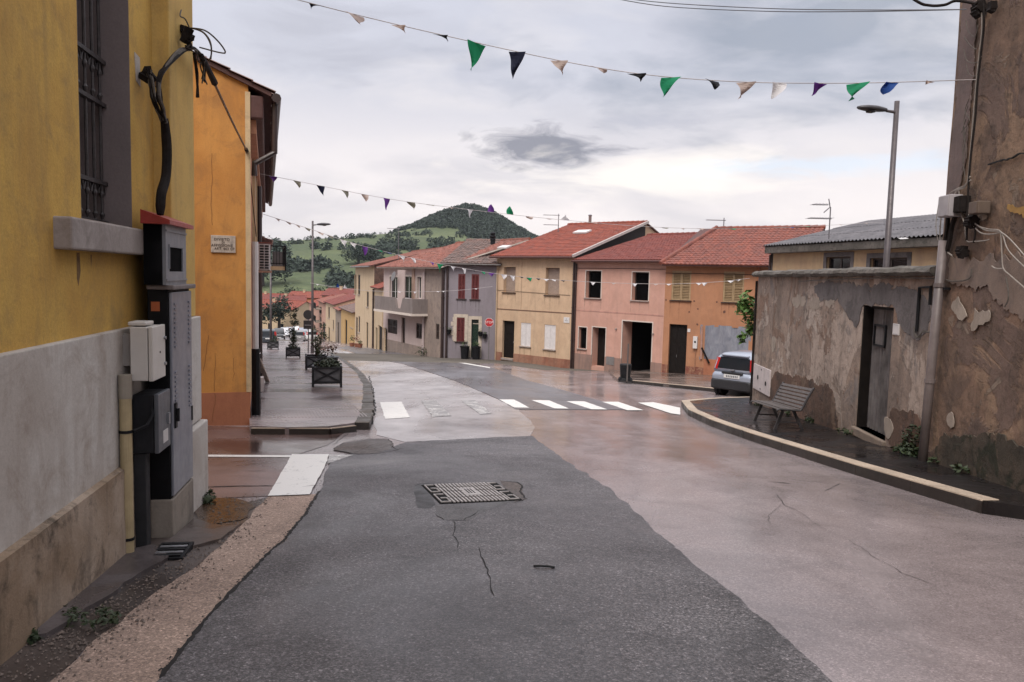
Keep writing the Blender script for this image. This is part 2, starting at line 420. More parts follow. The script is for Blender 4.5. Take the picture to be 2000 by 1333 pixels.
def painted(name, thr, edge=.12):
    m, t, b = newmat(name)
    oc = t.new('ShaderNodeTexCoord').outputs['Object']
    k = t.ramp(t.math('ADD', t.math('MULTIPLY', t.noise(oc, 26, 6, .7), .55), t.math('MULTIPLY', t.noise(oc, 4, 6, .65), .45)), [(thr, 0), (thr + edge, 1)])
    t.l.new(t.mix(k, (.24, .225, .225), (.72, .70, .67)), b.inputs['Base Color'])
    b.inputs['Roughness'].default_value = .42
    return m
M_paint = painted('road paint', .33); M_paint_worn = painted('worn road paint', .47); M_paint_old = painted('nearly gone paint', .50, .10)
M_crumb = plain('asphalt crumbs', (.035, .031, .032), .8, var=.5, scale=30)
M_crack = plain('crack', (.012, .010, .010), .9, var=.3)

def hill_h(x, y):
    """height of the country beyond the village, world z"""
    r = math.hypot(x, y); az = math.atan2(x, y)
    px = 1000 + FOC * math.tan(clamp(az, -1.2, 1.2))
    ridge = table([(-2600, 6), (-600, 14), (300, 21.5), (450, 23), (530, 25), (600, 27), (700, 32), (760, 34), (800, 35), (900, 34), (1000, 30), (1060, 25), (1150, 14), (1300, 4), (1600, -8), (2400, -14)], px)
    crest = table([(-2600, 8), (-600, 18), (300, 44), (450, 48), (530, 52), (600, 57), (700, 70), (760, 80), (800, 91), (850, 113), (880, 122), (900, 129), (925, 129), (955, 120), (980, 107), (1020, 84), (1060, 64), (1100, 46), (1150, 28), (1300, 2), (1600, -14), (2400, -24)], px) * 850 / FOC
    t = clamp((r - 240) / 410)
    h = -20 + (ridge + 20) * (t * t * (1.9 - .9 * t))
    if r > 650: h = lerp(ridge, crest, sm((r - 650) / 190)) if r < 860 else crest - (r - 860) * .10 - (max(0, crest - 20) * .7) * sm((r - 860) / 120)
    h = max(h, -60.0)
    nz = noise.noise(Vector((x * .012, y * .012, 3))) * 3.2 + noise.noise(Vector((x * .045, y * .045, 8))) * .9
    return h + nz * clamp((r - 270) / 200)
def terrain(x, y):
    r = math.hypot(x, y)
    zn = gz(x, y) - .06
    if r < 230: return zn
    k = sm((r - 230) / 60)
    return lerp(table(GK, max(y, -60)) - .06 if abs(x) < 900 else zn, hill_h(x, y), k)
def polar(name, rs, azs, mat):
    mb = MB()
    mb.grid(lambda a, r: (r * math.sin(a), r * math.cos(a), terrain(r * math.sin(a), r * math.cos(a))), azs, rs)
    o = mb.build(name, mat, smooth=True, kind='structure'); return o
# field material: meadow, rough pasture, hedge-dark ground
def field_mat():
    m, t, b = newmat('fields')
    oc = t.new('ShaderNodeTexCoord').outputs['Object']
    a = t.ramp(t.noise(t.mapv(oc, (.010, .022, .02)), 1.0, 7, .6, .5), [(.40, 0), (.60, 1)])
    c = t.mix(a, (.120, .140, .072), (.078, .098, .056))
    d = t.ramp(t.noise(t.mapv(oc, (.03, .06, .1), (5, 2, 1)), 1.0, 8, .65, .5), [(.52, 0), (.66, 1)])
    c = t.mix(t.math('MULTIPLY', d, .3), c, (.115, .112, .068))
    e = t.noise(oc, .35, 6, .7)
    c = t.mix(1.0, c, t.ramp(e, [(.3, .75), (.7, 1.2)]), 'MULTIPLY')
    t.l.new(c, b.inputs['Base Color']); b.inputs['Roughness'].default_value = .95; b.inputs['Specular IOR Level'].default_value = .1
    return m
M_field = field_mat()
AZ = [-PI + 2 * PI * i / 48 for i in range(49)]
azs = sorted(set([a for a in AZ if a < -.72 or a > .55] + [-.72 + 1.27 * i / 260 for i in range(261)]))
polar('ground', [0.5, 20, 40, 60, 80, 100, 120, 140, 160, 180, 200, 230], [-PI + 2 * PI * i / 96 for i in range(97)], plain('earth', (.10, .085, .07), .95, var=.3, scale=.3))
rs = [230 + 10 * i for i in range(12)] + [350 + 14 * i for i in range(22)] + [660 + 10 * i for i in range(35)] + [1020 + 60 * i for i in range(6)]
hill = polar('hillside', rs, azs, M_field)

# --- road
road_xy = [(-8, -15), (14, -15), (13, 10), (13, 19), (26, 21), (26, 40), (8, 46), (3.6, 49), (-5, 53), (-10, 62), (-16.5, 80), (-24.5, 102), (-33, 128), (-46, 166),
           (-62, 162), (-52, 130), (-40, 100), (-30, 75), (-22, 56), (-13, 36), (-9, 24), (-7, 17), (-17, 20), (-17, 4), (-8, 4)]
road = sheet('road', road_xy, 0.0, M_road)
lane_px = [(640, 680), (700, 693), (787, 712), (875, 740), (927, 761), (973, 781), (1010, 797), (1045, 835), (1035, 853), (790, 864), (735, 850), (728, 790), (722, 745), (700, 720), (668, 698)]
sheet('road_lane', jag(lay(lane_px), .05, .5), .004, M_lane, road)
band_px = [(660, 680), (700, 692), (787, 711), (875, 739), (927, 760), (973, 780), (1008, 801), (1240, 801), (1155, 779), (1095, 761), (1025, 742), (962, 719), (880, 704), (780, 690), (720, 681), (680, 676)]
sheet('road_lane', jag(lay(band_px), .05, .5), .0075, M_band, road)
cross_px = [(404, 832), (560, 838), (690, 832), (640, 870), (570, 893), (525, 970), (404, 975), (404, 893)]
cx = lay(cross_px); sheet('side_street', jag([(-13, 15.2), *cx[0:7], (-13, 7.5)], .03, .4), .005, M_cross, road)
L = lay([(1040, 853), (1075, 880), (1110, 905), (1150, 930), (1200, 965), (1260, 1020), (1320, 1075), (1400, 1138), (1480, 1205), (1560, 1275), (1622, 1333)])
d = (Vector(L[-1]) - Vector(L[-3])).normalized(); e = Vector(L[-1]) + d * 12
Lr = lay([(310, 1333), (390, 1230), (470, 1140), (520, 1090), (560, 1050), (600, 1005), (625, 960), (645, 905), (680, 890), (760, 878), (792, 866), (900, 859)])
e2 = Vector(Lr[0]) + (Vector(Lr[0]) - Vector(Lr[2])).normalized() * 9
patch = sheet('asphalt_patch', jag(jag([*L, tuple(e), tuple(e2), *Lr], .045, .12), .016, .035), .0125, M_patch, road, skirt=.012)
mb = MB(); rg = random.Random(9)      # crumbs of asphalt broken off along the left edge of the patch
for i in range(260):
    k = rg.random() * (len(Lr) - 3); a_ = Vector(Lr[int(k)]).lerp(Vector(Lr[int(k) + 1]), k % 1) + Vector((rg.gauss(-.012, .018), rg.gauss(0, .02)))
    r = rg.uniform(.003, .008); M = Matrix.Translation((a_.x, a_.y, gz(a_.x, a_.y) + .012)) @ Matrix.Rotation(rg.uniform(0, 3), 4, 'Z')
    mb.mesh([(r, 0, 0), (0, r * .8, 0), (-r * 1.2, 0, 0), (0, -r, 0), (0, 0, r * .7)], [(0, 1, 4), (1, 2, 4), (2, 3, 4), (3, 0, 4)], M)
mb.build('asphalt_crumbs', M_crumb, kind='stuff')
St = lay([(525, 971), (440, 1060), (370, 1118), (290, 1170), (235, 1220), (170, 1265), (100, 1333)])
St2 = lay([(320, 1333), (400, 1230), (480, 1140), (530, 1090), (570, 1050), (608, 1005), (618, 967)])
ea = Vector(St[-1]) + (Vector(St[-1]) - Vector(St[-3])).normalized() * 9; eb = Vector(St2[0]) + (Vector(St2[0]) - Vector(St2[2])).normalized() * 9
sheet('gravel_strip', jag([*St, tuple(ea), tuple(eb), *St2], .03, .12), .0075, M_strip, road)
# markings
sheet('stop_line', jag(lay([(570, 890), (643, 890), (634, 915), (605, 969), (523, 972)]), .012, .10), .0175, M_paint, road)
sheet('edge_line', lay([(404, 890), (572, 891), (572, 895), (404, 894)]), .0105, M_paint, road)
sheet('edge_line', jag(lay([(643, 890), (690, 891), (640, 908)]), .01, .1), .014, M_paint_worn, road)
def c7(p): return (700 + p[0] / 2.857, 660 + p[1] / 2.857)
for q in ([(785, 347), (868, 347), (955, 393), (870, 392)], [(965, 350), (1065, 352), (1175, 398), (1095, 397)], [(1160, 357), (1260, 357), (1390, 403), (1300, 402)],
          [(1360, 360), (1450, 360), (1590, 407), (1500, 407)], [(1560, 365), (1645, 362), (1795, 393), (1795, 432), (1745, 425)], [(120, 362), (240, 360), (287, 447), (150, 457)]):
    sheet('crosswalk_stripe', jag(lay([c7(p) for p in q]), .012, .15), .0115, M_paint, road)
for q in ([(350, 355), (430, 350), (520, 438), (415, 445)], [(570, 352), (650, 350), (745, 425), (680, 430)]):
    sheet('crosswalk_stripe', jag(lay([c7(p) for p in q]), .02, .15), .0115, M_paint_old, road, label='worn stripe with hardly any paint left')
sheet('edge_line', lay([(840, 700.5), (900, 708), (957, 718), (957, 720), (900, 710), (840, 702.5)]), .0115, M_paint, road)
sheet('edge_line', lay([(672, 687), (730, 703), (735, 706), (668, 688.5)]), .0115, M_paint_worn, road)
# cracks: thin dark ribbons
def crack(px, wdt, dz=.016, up=0.0, amp=.03, step=.07, parent=None):
    P = jag(lay(px, up), amp, step, closed=False); mb = MB(); n = len(P)
    vs = []; fs = []
    for i, p in enumerate(P):
        a = Vector(P[max(i - 1, 0)]); b = Vector(P[min(i + 1, n - 1)]); t = (b - a).normalized(); nn = Vector((-t.y, t.x))
        ww = wdt * .55 * (.25 if i in (0, n - 1) else rnd(.5, 1.3))
        for sgn in (-1, 1): q = Vector(p) + nn * sgn * ww / 2; vs.append((q.x, q.y, gz(q.x, q.y) + dz + up))
    for i in range(n - 1): fs.append((2 * i, 2 * i + 1, 2 * i + 3, 2 * i + 2))
    mb.mesh(vs, fs); return mb.build('crack', M_crack, parent or road)
crack([(312, 1330), (388, 1232), (468, 1142), (518, 1092), (558, 1052), (598, 1007), (624, 962)], .05, dz=.0138, amp=.02, step=.03)
crack([(884, 1020), (886, 1045), (893, 1075)], .016); crack([(935, 1072), (948, 1110), (958, 1140), (965, 1168)], .016)
crack([(850, 1008), (868, 1020), (905, 1020), (935, 1000)], .012); crack([(917, 1015), (925, 1008)], .012)
crack([(810, 952), (820, 948), (845, 947)], .022); crack([(985, 943), (1010, 945), (1020, 955), (1018, 966), (1030, 978)], .035); crack([(1003, 985), (1025, 977)], .014)
crack([(652, 880), (675, 866), (720, 858), (752, 858), (765, 866), (762, 872), (775, 880)], .03, dz=.0145); crack([(652, 882), (700, 890), (740, 888), (790, 878)], .02)
crack([(660, 872), (690, 876), (720, 880), (745, 884)], .012); crack([(650, 870), (690, 840), (700, 830)], .016, dz=.008); crack([(690, 888), (740, 866)], .010)
crack([(590, 955), (610, 952), (632, 953)], .02, dz=.0205); crack([(475, 922), (520, 922)], .02, dz=.010); crack([(404, 953), (470, 951), (535, 951)], .05, dz=.010)
crack([(1515, 965), (1530, 985), (1560, 1000)], .010, dz=.004); crack([(1610, 960), (1640, 945)], .014, dz=.004); crack([(1650, 1050), (1700, 1085), (1760, 1120), (1830, 1145)], .007, dz=.004)
crack([(720, 735), (728, 760), (733, 800), (724, 830)], .06, dz=.010, amp=.05)
crack([(1500, 941), (1520, 943), (1545, 946)], .05, dz=.004)
crack([(860, 868), (950, 862), (1040, 858)], .012)

for q in ([(1560, 1000), (1620, 1040), (1650, 1050)], [(1530, 985), (1500, 1010), (1510, 1030)], [(820, 760), (850, 790), (840, 820)]): crack(q, .005, dz=.009)
M_dirtp = asphalt('broken asphalt', (.13, .105, .095), (.07, .055, .05), speck=.6, wet=(.4, .75), wscale=1.4, bump=1.0, grain=45)
sheet('broken_patch', jag(lay([(652, 881), (675, 867), (720, 859), (752, 859), (766, 868), (763, 880), (740, 887), (700, 889)]), .05, .1), .0145, M_dirtp, road)
sheet('broken_patch', jag(lay([(405, 975), (440, 975), (475, 980), (500, 992), (470, 1018), (405, 1030), (380, 1020), (388, 985)]), .05, .1), .0105, plain('wet mud', (.05, .028, .016), .25, var=.4, scale=9), road)

# --- left verge between the yellow building and the gravel strip
V0 = gp(5, 1245); V1 = gp(405, 985)
vz = [(-4.5, -8.0), (V0.x - .4, V0.y - .3), (V1.x - .1, V1.y + .1), *lay([(470, 985), (525, 972)]), *St[1:], tuple(ea)]
verge = sheet('verge', jag(vz, .03, .15), .0055, M_verge)
vs_px = [(40, 1215), (235, 1085), (300, 1072), (330, 1095), (240, 1150), (150, 1215), (90, 1250), (30, 1260)]
sheet('concrete_slab', jag(lay(vs_px), .03, .1), .035, asphalt('verge slab', (.125, .105, .105), (.06, .048, .048), speck=.2, wet=(.25, .6), wscale=1.6, bump=.3, grain=80), verge, skirt=.035)
sheet('concrete_slab', jag(lay([(345, 1050), (380, 1020), (440, 1035), (470, 1030), (430, 1060), (370, 1075), (310, 1072)]), .02, .08), .03, M_verge, verge, skirt=.03)
crack([(60, 1240), (130, 1225), (200, 1160), (250, 1120)], .02, dz=.012, parent=verge)

# --- pavements
def pavement(name, xy, h, mat, label=None):
    return sheet(name, xy, h, mat, skirt=h + .05)
PH = .12
kl = lay([(692, 826), (700, 815), (706, 800), (711, 775), (709, 750), (697, 729), (676, 711), (655, 697), (640, 688)], PH)
far = [(-13.5, 45.0), (-16.4, 54), (-20.3, 66), (-26, 82), (-34, 103), (-44, 130)]
fcd = Vector((-.309, .951)); c2 = gp(487, 831)
left_in = [tuple((c2.to_2d() + fcd * (t)).to_tuple()) for t in (120, 90, 60, 40, 20, 0)]
pv_l = pavement('pavement', [*lay([(488, 832), (560, 835), (640, 833)], PH), *kl, *[(x, y) for x, y in far if y > kl[-1][1] + 2], *[(x - .6, y) for x, y in left_in][:-1]], PH, M_pave)
def kerbs(parent, line, wdt, h, L, mat, side=1, jit=0.0, gap=.012, dz=.006):
    """kerb stones laid along a polyline (XY), each a stone of its own"""
    pts = [Vector(p) for p in line]; seg = []; 
    acc = [0]
    for a, b in zip(pts, pts[1:]): acc.append(acc[-1] + (b - a).length)
    def at(s):
        for i in range(len(pts) - 1):
            if s <= acc[i + 1] + 1e-6: return pts[i].lerp(pts[i + 1], (s - acc[i]) / max(acc[i + 1] - acc[i], 1e-6))
        return pts[-1]
    s = 0
    while s < acc[-1] - .05:
        ll = min(L * rnd(.85, 1.15), acc[-1] - s); a = at(s + gap / 2); b = at(s + ll - gap / 2)
        t = (b - a).normalized(); nn = Vector((-t.y, t.x)) * side
        j = rnd(-jit, jit) - .014; q = [a + nn * j, b + nn * j, b + nn * (wdt + j), a + nn * (wdt + j)]
        jz = rnd(-jit, jit) * .5 + dz
        c = .012; mb = MB()
        top = [(p.x, p.y, gz(p.x, p.y) + h + jz) for p in q]; m = sum((Vector(p) for p in top), Vector()) / 4
        topi = [tuple(Vector(p).lerp(m, .0) + (m - Vector(p)).normalized() * c) for p in top]
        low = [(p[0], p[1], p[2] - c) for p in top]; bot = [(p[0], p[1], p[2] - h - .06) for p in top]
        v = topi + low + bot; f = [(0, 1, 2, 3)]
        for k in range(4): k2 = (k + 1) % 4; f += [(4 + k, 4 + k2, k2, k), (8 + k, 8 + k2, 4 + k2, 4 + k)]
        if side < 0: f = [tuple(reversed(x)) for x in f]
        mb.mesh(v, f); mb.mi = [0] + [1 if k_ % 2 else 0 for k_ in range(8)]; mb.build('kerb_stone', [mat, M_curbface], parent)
        s += ll
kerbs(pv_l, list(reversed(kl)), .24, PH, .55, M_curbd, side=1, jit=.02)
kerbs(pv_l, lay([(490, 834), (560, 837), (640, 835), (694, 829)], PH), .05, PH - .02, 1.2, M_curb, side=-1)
# grooved strip along the facade
mb = MB()
for i in range(34):
    o = c2.to_2d() + Vector((.951, .309)) * (.06 + i * .058)
    for k in range(4):
        a = o + fcd * (.05 + k * 1.9); b = o + fcd * (.05 + k * 1.9 + 1.86)
        if i * .058 > 1.95: continue
        za, zb = gz(*a) + PH, gz(*b) + PH
        mb.bar((a.x, a.y, za + .002), (b.x, b.y, zb + .002), .026, .010)
mb.build('paving_rib', M_pave, pv_l, kind='stuff')
mb = MB()
# right pavement with its long pale kerb
E = lay([(1332, 783), (1345, 800), (1390, 820), (1450, 841), (1560, 874), (1700, 916), (1800, 944), (1920, 978)], .13)
Bk = lay([(1332, 783), (1385, 778), (1450, 775)], .13)
pv_r = pavement('pavement', [*E, (6.4, 5.6), (6.4, 8), (14, 12), (14, 19.5), *reversed(Bk[1:])], .13, M_pave_r)
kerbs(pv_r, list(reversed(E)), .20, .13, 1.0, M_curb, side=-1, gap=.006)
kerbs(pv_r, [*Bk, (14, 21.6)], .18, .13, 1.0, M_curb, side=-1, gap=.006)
# forecourt pavement before the terraced houses
M_fore = asphalt('forecourt', (.19, .145, .125), (.11, .085, .075), speck=.2, wet=(.10, .34), wscale=.5, bump=.15, grain=110)
K = lay([(1208, 741), (1300, 750), (1395, 759)], .12); kd = (Vector(K[-1]) - Vector(K[0])).normalized(); K.append(tuple(Vector(K[-1]) + kd * 9))
pv_f = pavement('pavement', [*K, (18, 38), (13, 40.5), (8.1, 43), (5.6, 43.4)], .12, M_fore)
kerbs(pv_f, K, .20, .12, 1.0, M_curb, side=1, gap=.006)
# ================================================================ BUILDING HELPERS
M_dark = plain('interior shade', (.004, .0035, .004), .95, var=.2, spec=.05)  # near-black colour stands in for the shade inside openings
M_glass = plain('dark window glass', (.010, .011, .014), .08, var=.3, spec=.35)
M_frame_d = plain('dark brown joinery', (.035, .020, .016), .5, var=.25)
M_wood_d = plain('nearly black door wood', (.012, .009, .008), .65, var=.3, spec=.15)
M_redwood = plain('red painted wood', (.115, .022, .022), .5, var=.2)
M_beige = plain('beige roller slats', (.36, .27, .22), .6, var=.12)
M_tan = plain('tan louvre slats', (.34, .235, .13), .6, var=.15)
M_white = plain('white painted wood', (.62, .58, .57), .5, var=.08)
M_trimw = plain('pale window surround', (.60, .52, .46), .8, var=.08)
M_sill = plain('stone sill', (.30, .25, .225), .75, var=.2)
M_stonew = plain('pale dressed stone', (.45, .38, .31), .85, var=.2)
M_pipe = plain('dark brown downpipe', (.035, .020, .018), .45, var=.2)
M_pipeg = plain('grey downpipe', (.15, .14, .14), .45, var=.2)
M_white_p = plain('white plastic', (.60, .57, .56), .45, var=.08)
M_black = plain('black painted metal', (.012, .012, .014), .5, var=.3, spec=.2)
M_grey_m = plain('grey painted metal', (.14, .145, .155), .4, var=.15)
M_galv = plain('galvanised metal', (.33, .33, .35), .42, .7, var=.15)

def wall_front(mb, s0, s1, z0, z1, holes, d=0.0, topf=None):
    """front wall with real openings and their reveals; hole = (s0, s1, z0, z1, reveal)"""
    xs = sorted(set([s0, s1] + [v for h in holes for v in h[:2] if s0 < v < s1]))
    zs = sorted(set([z0, z1] + [v for h in holes for v in h[2:4] if z0 < v < z1]))
    for a, b in zip(xs, xs[1:]):
        for e, f in zip(zs, zs[1:]):
            cx, cz = (a + b) / 2, (e + f) / 2
            if any(h[0] < cx < h[1] and h[2] < cz < h[3] for h in holes): continue
            mb.poly([(a, d, e), (b, d, e), (b, d, f), (a, d, f)])
    for h in holes:
        a, b, e, f, r = h[:5]; e = max(e, z0)
        mb.poly([(a, d, e), (a, d, f), (a, d + r, f), (a, d + r, e)])
        mb.poly([(b, d, e), (b, d + r, e), (b, d + r, f), (b, d, f)])
        mb.poly([(a, d, f), (b, d, f), (b, d + r, f), (a, d + r, f)])
        mb.poly([(a, d, e), (a, d + r, e), (b, d + r, e), (b, d, e)])
def tile_slope(mb, O, U, V, w, l, vr=None, tw=.21, course=.38, amp=.032, sub=5, jit=.006):
    """a slope of barrel tiles: columns run up the slope, each course overlaps the one below"""
    U = Vector(U).normalized(); V = Vector(V).normalized(); N = U.cross(V).normalized(); O = Vector(O)
    nc = max(1, round(w / tw)); tw = w / nc
    prof = [(k / sub, math.sin(PI * k / sub)) for k in range(sub + 1)]
    for c in range(nc):
        u0 = c * tw; v0, v1 = vr(u0 + tw / 2) if vr else (0, l)
        if v1 - v0 < .05: continue
        k = 0; v = math.floor(v0 / course) * course
        while v < v1 - .01:
            a = max(v, v0); b = min(v + course * 1.04, v1)
            jn = rnd(-jit, jit); n0 = len(mb.v)
            for vv, lift, sc in ((a, .022 + jn, 1.0), (b, .0 + jn, .9)):
                for (t, h) in prof:
                    uu = u0 + tw * (.5 + (t - .5) * 1.0)
                    mb.v.append(tuple(O + U * uu + V * vv + N * (lift + amp * h * sc)))
            m = sub + 1
            for i in range(sub): mb.f.append((n0 + i, n0 + i + 1, n0 + m + i + 1, n0 + m + i)); mb.mi.append(mb.cur)
            # butt of the tile
            n1 = len(mb.v)
            for (t, h) in prof:
                uu = u0 + tw * t; mb.v.append(tuple(O + U * uu + V * a + N * (-.012)))
            for i in range(sub): mb.f.append((n1 + i, n1 + i + 1, n0 + i + 1, n0 + i)); mb.mi.append(mb.cur)
            v += course
def fit_rect(fr, r, d=0.0):
    s0, s1, z0, z1 = fr.rect(*r, d); return s0, s1, z0, z1
def roller(root, h, mat=None, dpt=None, frame=None):
    a, b, e, f, r = h; d = (dpt or r) - .03
    wn = MB().box(a, b, d + .03, d + .06, e, f).build('window', frame or M_frame_d, root)
    mb = MB(); z = e + .02
    while z < f - .03: mb.box(a + .012, b - .012, d, d + .025, z, z + .045); z += .055
    mb.build('roller_shutter', mat or M_beige, wn); return wn
def leaf_shutters(root, h, mat, louvre=True, d=.05, frame=None, slat=.07):
    a, b, e, f, r = h; m = (a + b) / 2
    fm = MB(); t = .05
    fm.box(a, a + .03, d, d + .09, e, f).box(b - .03, b, d, d + .09, e, f).box(a + .03, b - .03, d, d + .09, f - .03, f)
    fm.box(a, b, r - .02, r + .01, e, f)
    wn = fm.build('window', frame or mat, root)
    for (p, q) in ((a + .032, m - .006), (m + .006, b - .032)):
        mb = MB(); mb.box(p, p + t, d, d + .04, e + .01, f - .032).box(q - t, q, d, d + .04, e + .01, f - .032)
        mb.box(p + t, q - t, d, d + .04, e + .01, e + .08).box(p + t, q - t, d, d + .04, f - .11, f - .032)
        mb.box(p + t, q - t, d + .002, d + .038, (e + f) / 2 - .03, (e + f) / 2 + .03)
        z = e + .09
        if louvre:
            while z < f - .16:
                if abs(z + slat / 2 - (e + f) / 2) > .06: mb.bar((p + t, d + .02, z + .03), (q - t, d + .02, z + .03), .045, .012, up=(0, -.6, .8))
                z += slat
        else:
            mb.box(p + t, q - t, d + .012, d + .028, e + .08, (e + f) / 2 - .03).box(p + t, q - t, d + .012, d + .028, (e + f) / 2 + .03, f - .11)
        mb.build('shutter', mat, wn)
    return wn
def glazed(root, h, frame=None, d=None, bars=1):
    a, b, e, f, r = h; d = d if d is not None else r - .05; t = .06; mb = MB()
    mb.box(a, a + t, d, d + .06, e, f).box(b - t, b, d, d + .06, e, f).box(a + t, b - t, d, d + .06, e, e + t).box(a + t, b - t, d, d + .06, f - t, f)
    for k in range(bars): x = a + (b - a) * (k + 1) / (bars + 1); mb.box(x - .035, x + .035, d - .002, d + .058, e + t, f - t)
    wn = mb.build('window', frame or M_frame_d, root)
    MB().box(a + t, b - t, d + .02, d + .03, e + t, f - t).build('pane', M_glass, wn); return wn
def sill(root, h, over=.07, out=.09, th=.055, mat=None):
    a, b, e, f = h[:4]; return MB().box(a - over, b + over, -out, .04, e - th, e - .002).build('sill', mat or M_sill, root, bevel=.006)
def surround(root, h, wd=.12, mat=None, out=.025, bottom=False):
    a, b, e, f = h[:4]; mb = MB()
    mb.box(a - wd, a, -out, .05, e, f).box(b, b + wd, -out, .05, e, f).box(a - wd, b + wd, -out, .05, f, f + wd)
    if bottom: mb.box(a - wd, b + wd, -out, .05, e - wd, e)
    return mb.build('surround', mat or M_trimw, root)
def door(root, h, mat=None, leaves=1, fan=True):
    a, b, e, f, r = h; d = r - .05; mb = MB(); mb.box(a, a + .05, d - .02, d + .06, e, f).box(b - .05, b, d - .02, d + .06, e, f).box(a + .05, b - .05, d - .02, d + .06, f - .05, f)
    w_ = (b - a - .1) / leaves
    for k in range(leaves):
        p = a + .05 + k * w_ + .004; q = p + w_ - .008
        mb.box(p, q, d, d + .05, e + .01, f - .055)
        n = 3; hh = (f - e - .2) / n
        for j in range(n): mb.box(p + .10, q - .10, d - .018, d, e + .12 + j * hh, e + .12 + (j + 1) * hh - .10)
    o = mb.build('door', mat or M_wood_d, root)
    hb = MB(); hb.tube([(b - .16 if leaves == 1 else (a + b) / 2 - .07, d - .06, e + 1.0), (b - .16 if leaves == 1 else (a + b) / 2 - .07, d - .06, e + 1.14)], .014).build('handle', M_galv, o)
    return o
def downpipe(root, s, z0, z1, mat=None, r=.05, d=-.08, top=None):
    mb = MB(); pts = [(s, d, z0), (s, d, z1)]
    if top: pts += [(s + top[0] * .5, d + top[1] * .5, z1 + top[2] * .6), (s + top[0], d + top[1], z1 + top[2])]
    mb.tube(pts, r, 8)
    z = z0 + .5
    while z < z1: mb.tube([(s, d, z), (s, d, z + .05)], r * 1.25, 8); z += 2.0
    return mb.build('downpipe', mat or M_pipe, root, smooth=False)
def shell(mb, L, z0, ze, depth, rd, zr, zb=None, s0=0.0, back=True):
    """side and back walls under a two-slope roof"""
    zb = ze if zb is None else zb
    for s, flip in ((s0, 0), (s0 + L, 1)):
        p = [(s, 0, z0), (s, 0, ze), (s, rd, zr), (s, depth, zb), (s, depth, z0)]
        mb.poly(p if not flip else p[::-1])
    mb.poly([(s0 + L, depth, z0), (s0, depth, z0), (s0, depth, zb), (s0 + L, depth, zb)])
def roof_deck(mb, s0, s1, ze, rd, zr, depth, zb, over, th=.09, vr=None):
    """boards under the tiles: a slab following both slopes"""
    k = (zr - ze) / rd; k2 = (zr - zb) / (depth - rd)
    prof = [(-over, ze - k * over), (rd, zr), (depth + over, zb - k2 * over)]
    top = [(y, z + th) for y, z in prof]
    P = prof + top[::-1]
    n = len(P); a = len(mb.v)
    mb.mesh([(s0, y, z) for y, z in P] + [(s1, y, z) for y, z in P],
            [(0, 1, 4, 5), (1, 2, 3, 4), (n + 5, n + 4, n + 1, n), (n + 4, n + 3, n + 2, n + 1)] + [(i, (i + 1) % n, n + (i + 1) % n, n + i)[::-1] for i in range(n)])
def tiled_roof(root, s0, s1, ze, rd, zr, depth, zb, over=.4, mat=None, deck=None, vr=None, gut=None, ridge=True, **kw):
    k = (zr - ze) / rd; sl = math.hypot(1, k); th = .09
    mb = MB(); roof_deck(mb, s0, s1, ze, rd, zr, depth, zb, over, th)
    rf = mb.build('roof', deck or M_frame_d, root)
    mb = MB(); L = (rd + over) * sl
    tile_slope(mb, (s0, -over - .05, ze - k * (over + .05) + th + .005), (1, 0, 0), (0, 1 / sl, k / sl), s1 - s0, L + .05, vr=vr, **kw)
    if ridge:
        x = s0
        while x < s1 - .05:
            mb.tube([(x, rd, zr + th + .02), (min(x + .42, s1), rd, zr + th + .035)], [.10, .12], 8); x += .40
    mb.build('roof_tile', mat, rf, kind='stuff')
    if gut: MB().tube([(s0, -over - .10, ze - k * over - .0), (s1, -over - .10, ze - k * over - .0)], .065, 8).build('gutter', gut, root)
    return rf
def plinth(root, spans, z0, z1, mat, out=.03):
    for a, b in spans: MB().box(a, b, -out, .02, z0, z1).build('plinth', mat, root)
def gaps(s0, s1, holes):
    """the spans of wall between openings"""
    r = []; x = s0
    for h in sorted(holes):
        if h[0] > x: r.append((x, h[0]))
        x = max(x, h[1])
    if x < s1: r.append((x, s1))
    return r
def bunch(n, r, centre, leaf=.07, squash=1.0, seed=0, mb=None, up=.3):
    """leaf-sized faces spread through a crown volume"""
    mb = mb or MB(); rg = random.Random(seed); c = Vector(centre)
    for _ in range(n):
        while True:
            p = Vector((rg.uniform(-1, 1), rg.uniform(-1, 1), rg.uniform(-1, 1)))
            if .25 < p.length < 1: break
        nz = .75 + .45 * noise.noise(p * 2.2 + Vector((seed, 0, 0)))
        p = p * nz; p.z *= squash
        q = c + p * r
        a = Vector((rg.uniform(-1, 1), rg.uniform(-1, 1), rg.uniform(-.6, .6))).normalized(); b = a.cross(Vector((rg.uniform(-1, 1), rg.uniform(-1, 1), 1))).normalized()
        l = leaf * rg.uniform(.6, 1.3)
        mb.poly([q - a * l, q + b * l * .45, q + a * l, q - b * l * .45])
    return mb
# ================================================================ LEFT: THE YELLOW BUILDING AND ITS METER BOXES
A = gp(230, 1083)
hd = ray(752, 541); hd.z = 0; hd.normalize()
b1 = Fr(A - hd * 9, A + hd * 2, z=A.z)
sx = lambda px, py, d=0.0: b1.at(px, py, d)[0]
zx = lambda px, py, d=0.0: b1.at(px, py, d)[1]
M_yellow = plaster('ochre yellow render', (.60, .375, .095), (.49, .285, .075), dirt=(.25, .175, .085), patch=.8, streak=.35, grime=.42, fine=.14, bump=.4)
M_yell2 = plaster('ochre yellow pilaster', (.61, .405, .13), (.52, .33, .105), dirt=(.30, .215, .10), patch=.6, streak=.35, grime=.3)
M_greyw = plaster('pale grey plinth render', (.56, .525, .49), (.44, .39, .35), dirt=(.27, .205, .16), patch=.85, streak=.40, grime=.45)
M_base = plaster('stained base render', (.40, .315, .245), (.26, .185, .125), dirt=(.05, .04, .032), patch=.9, streak=.45, grime=.8, bump=.6, scale=1.3)
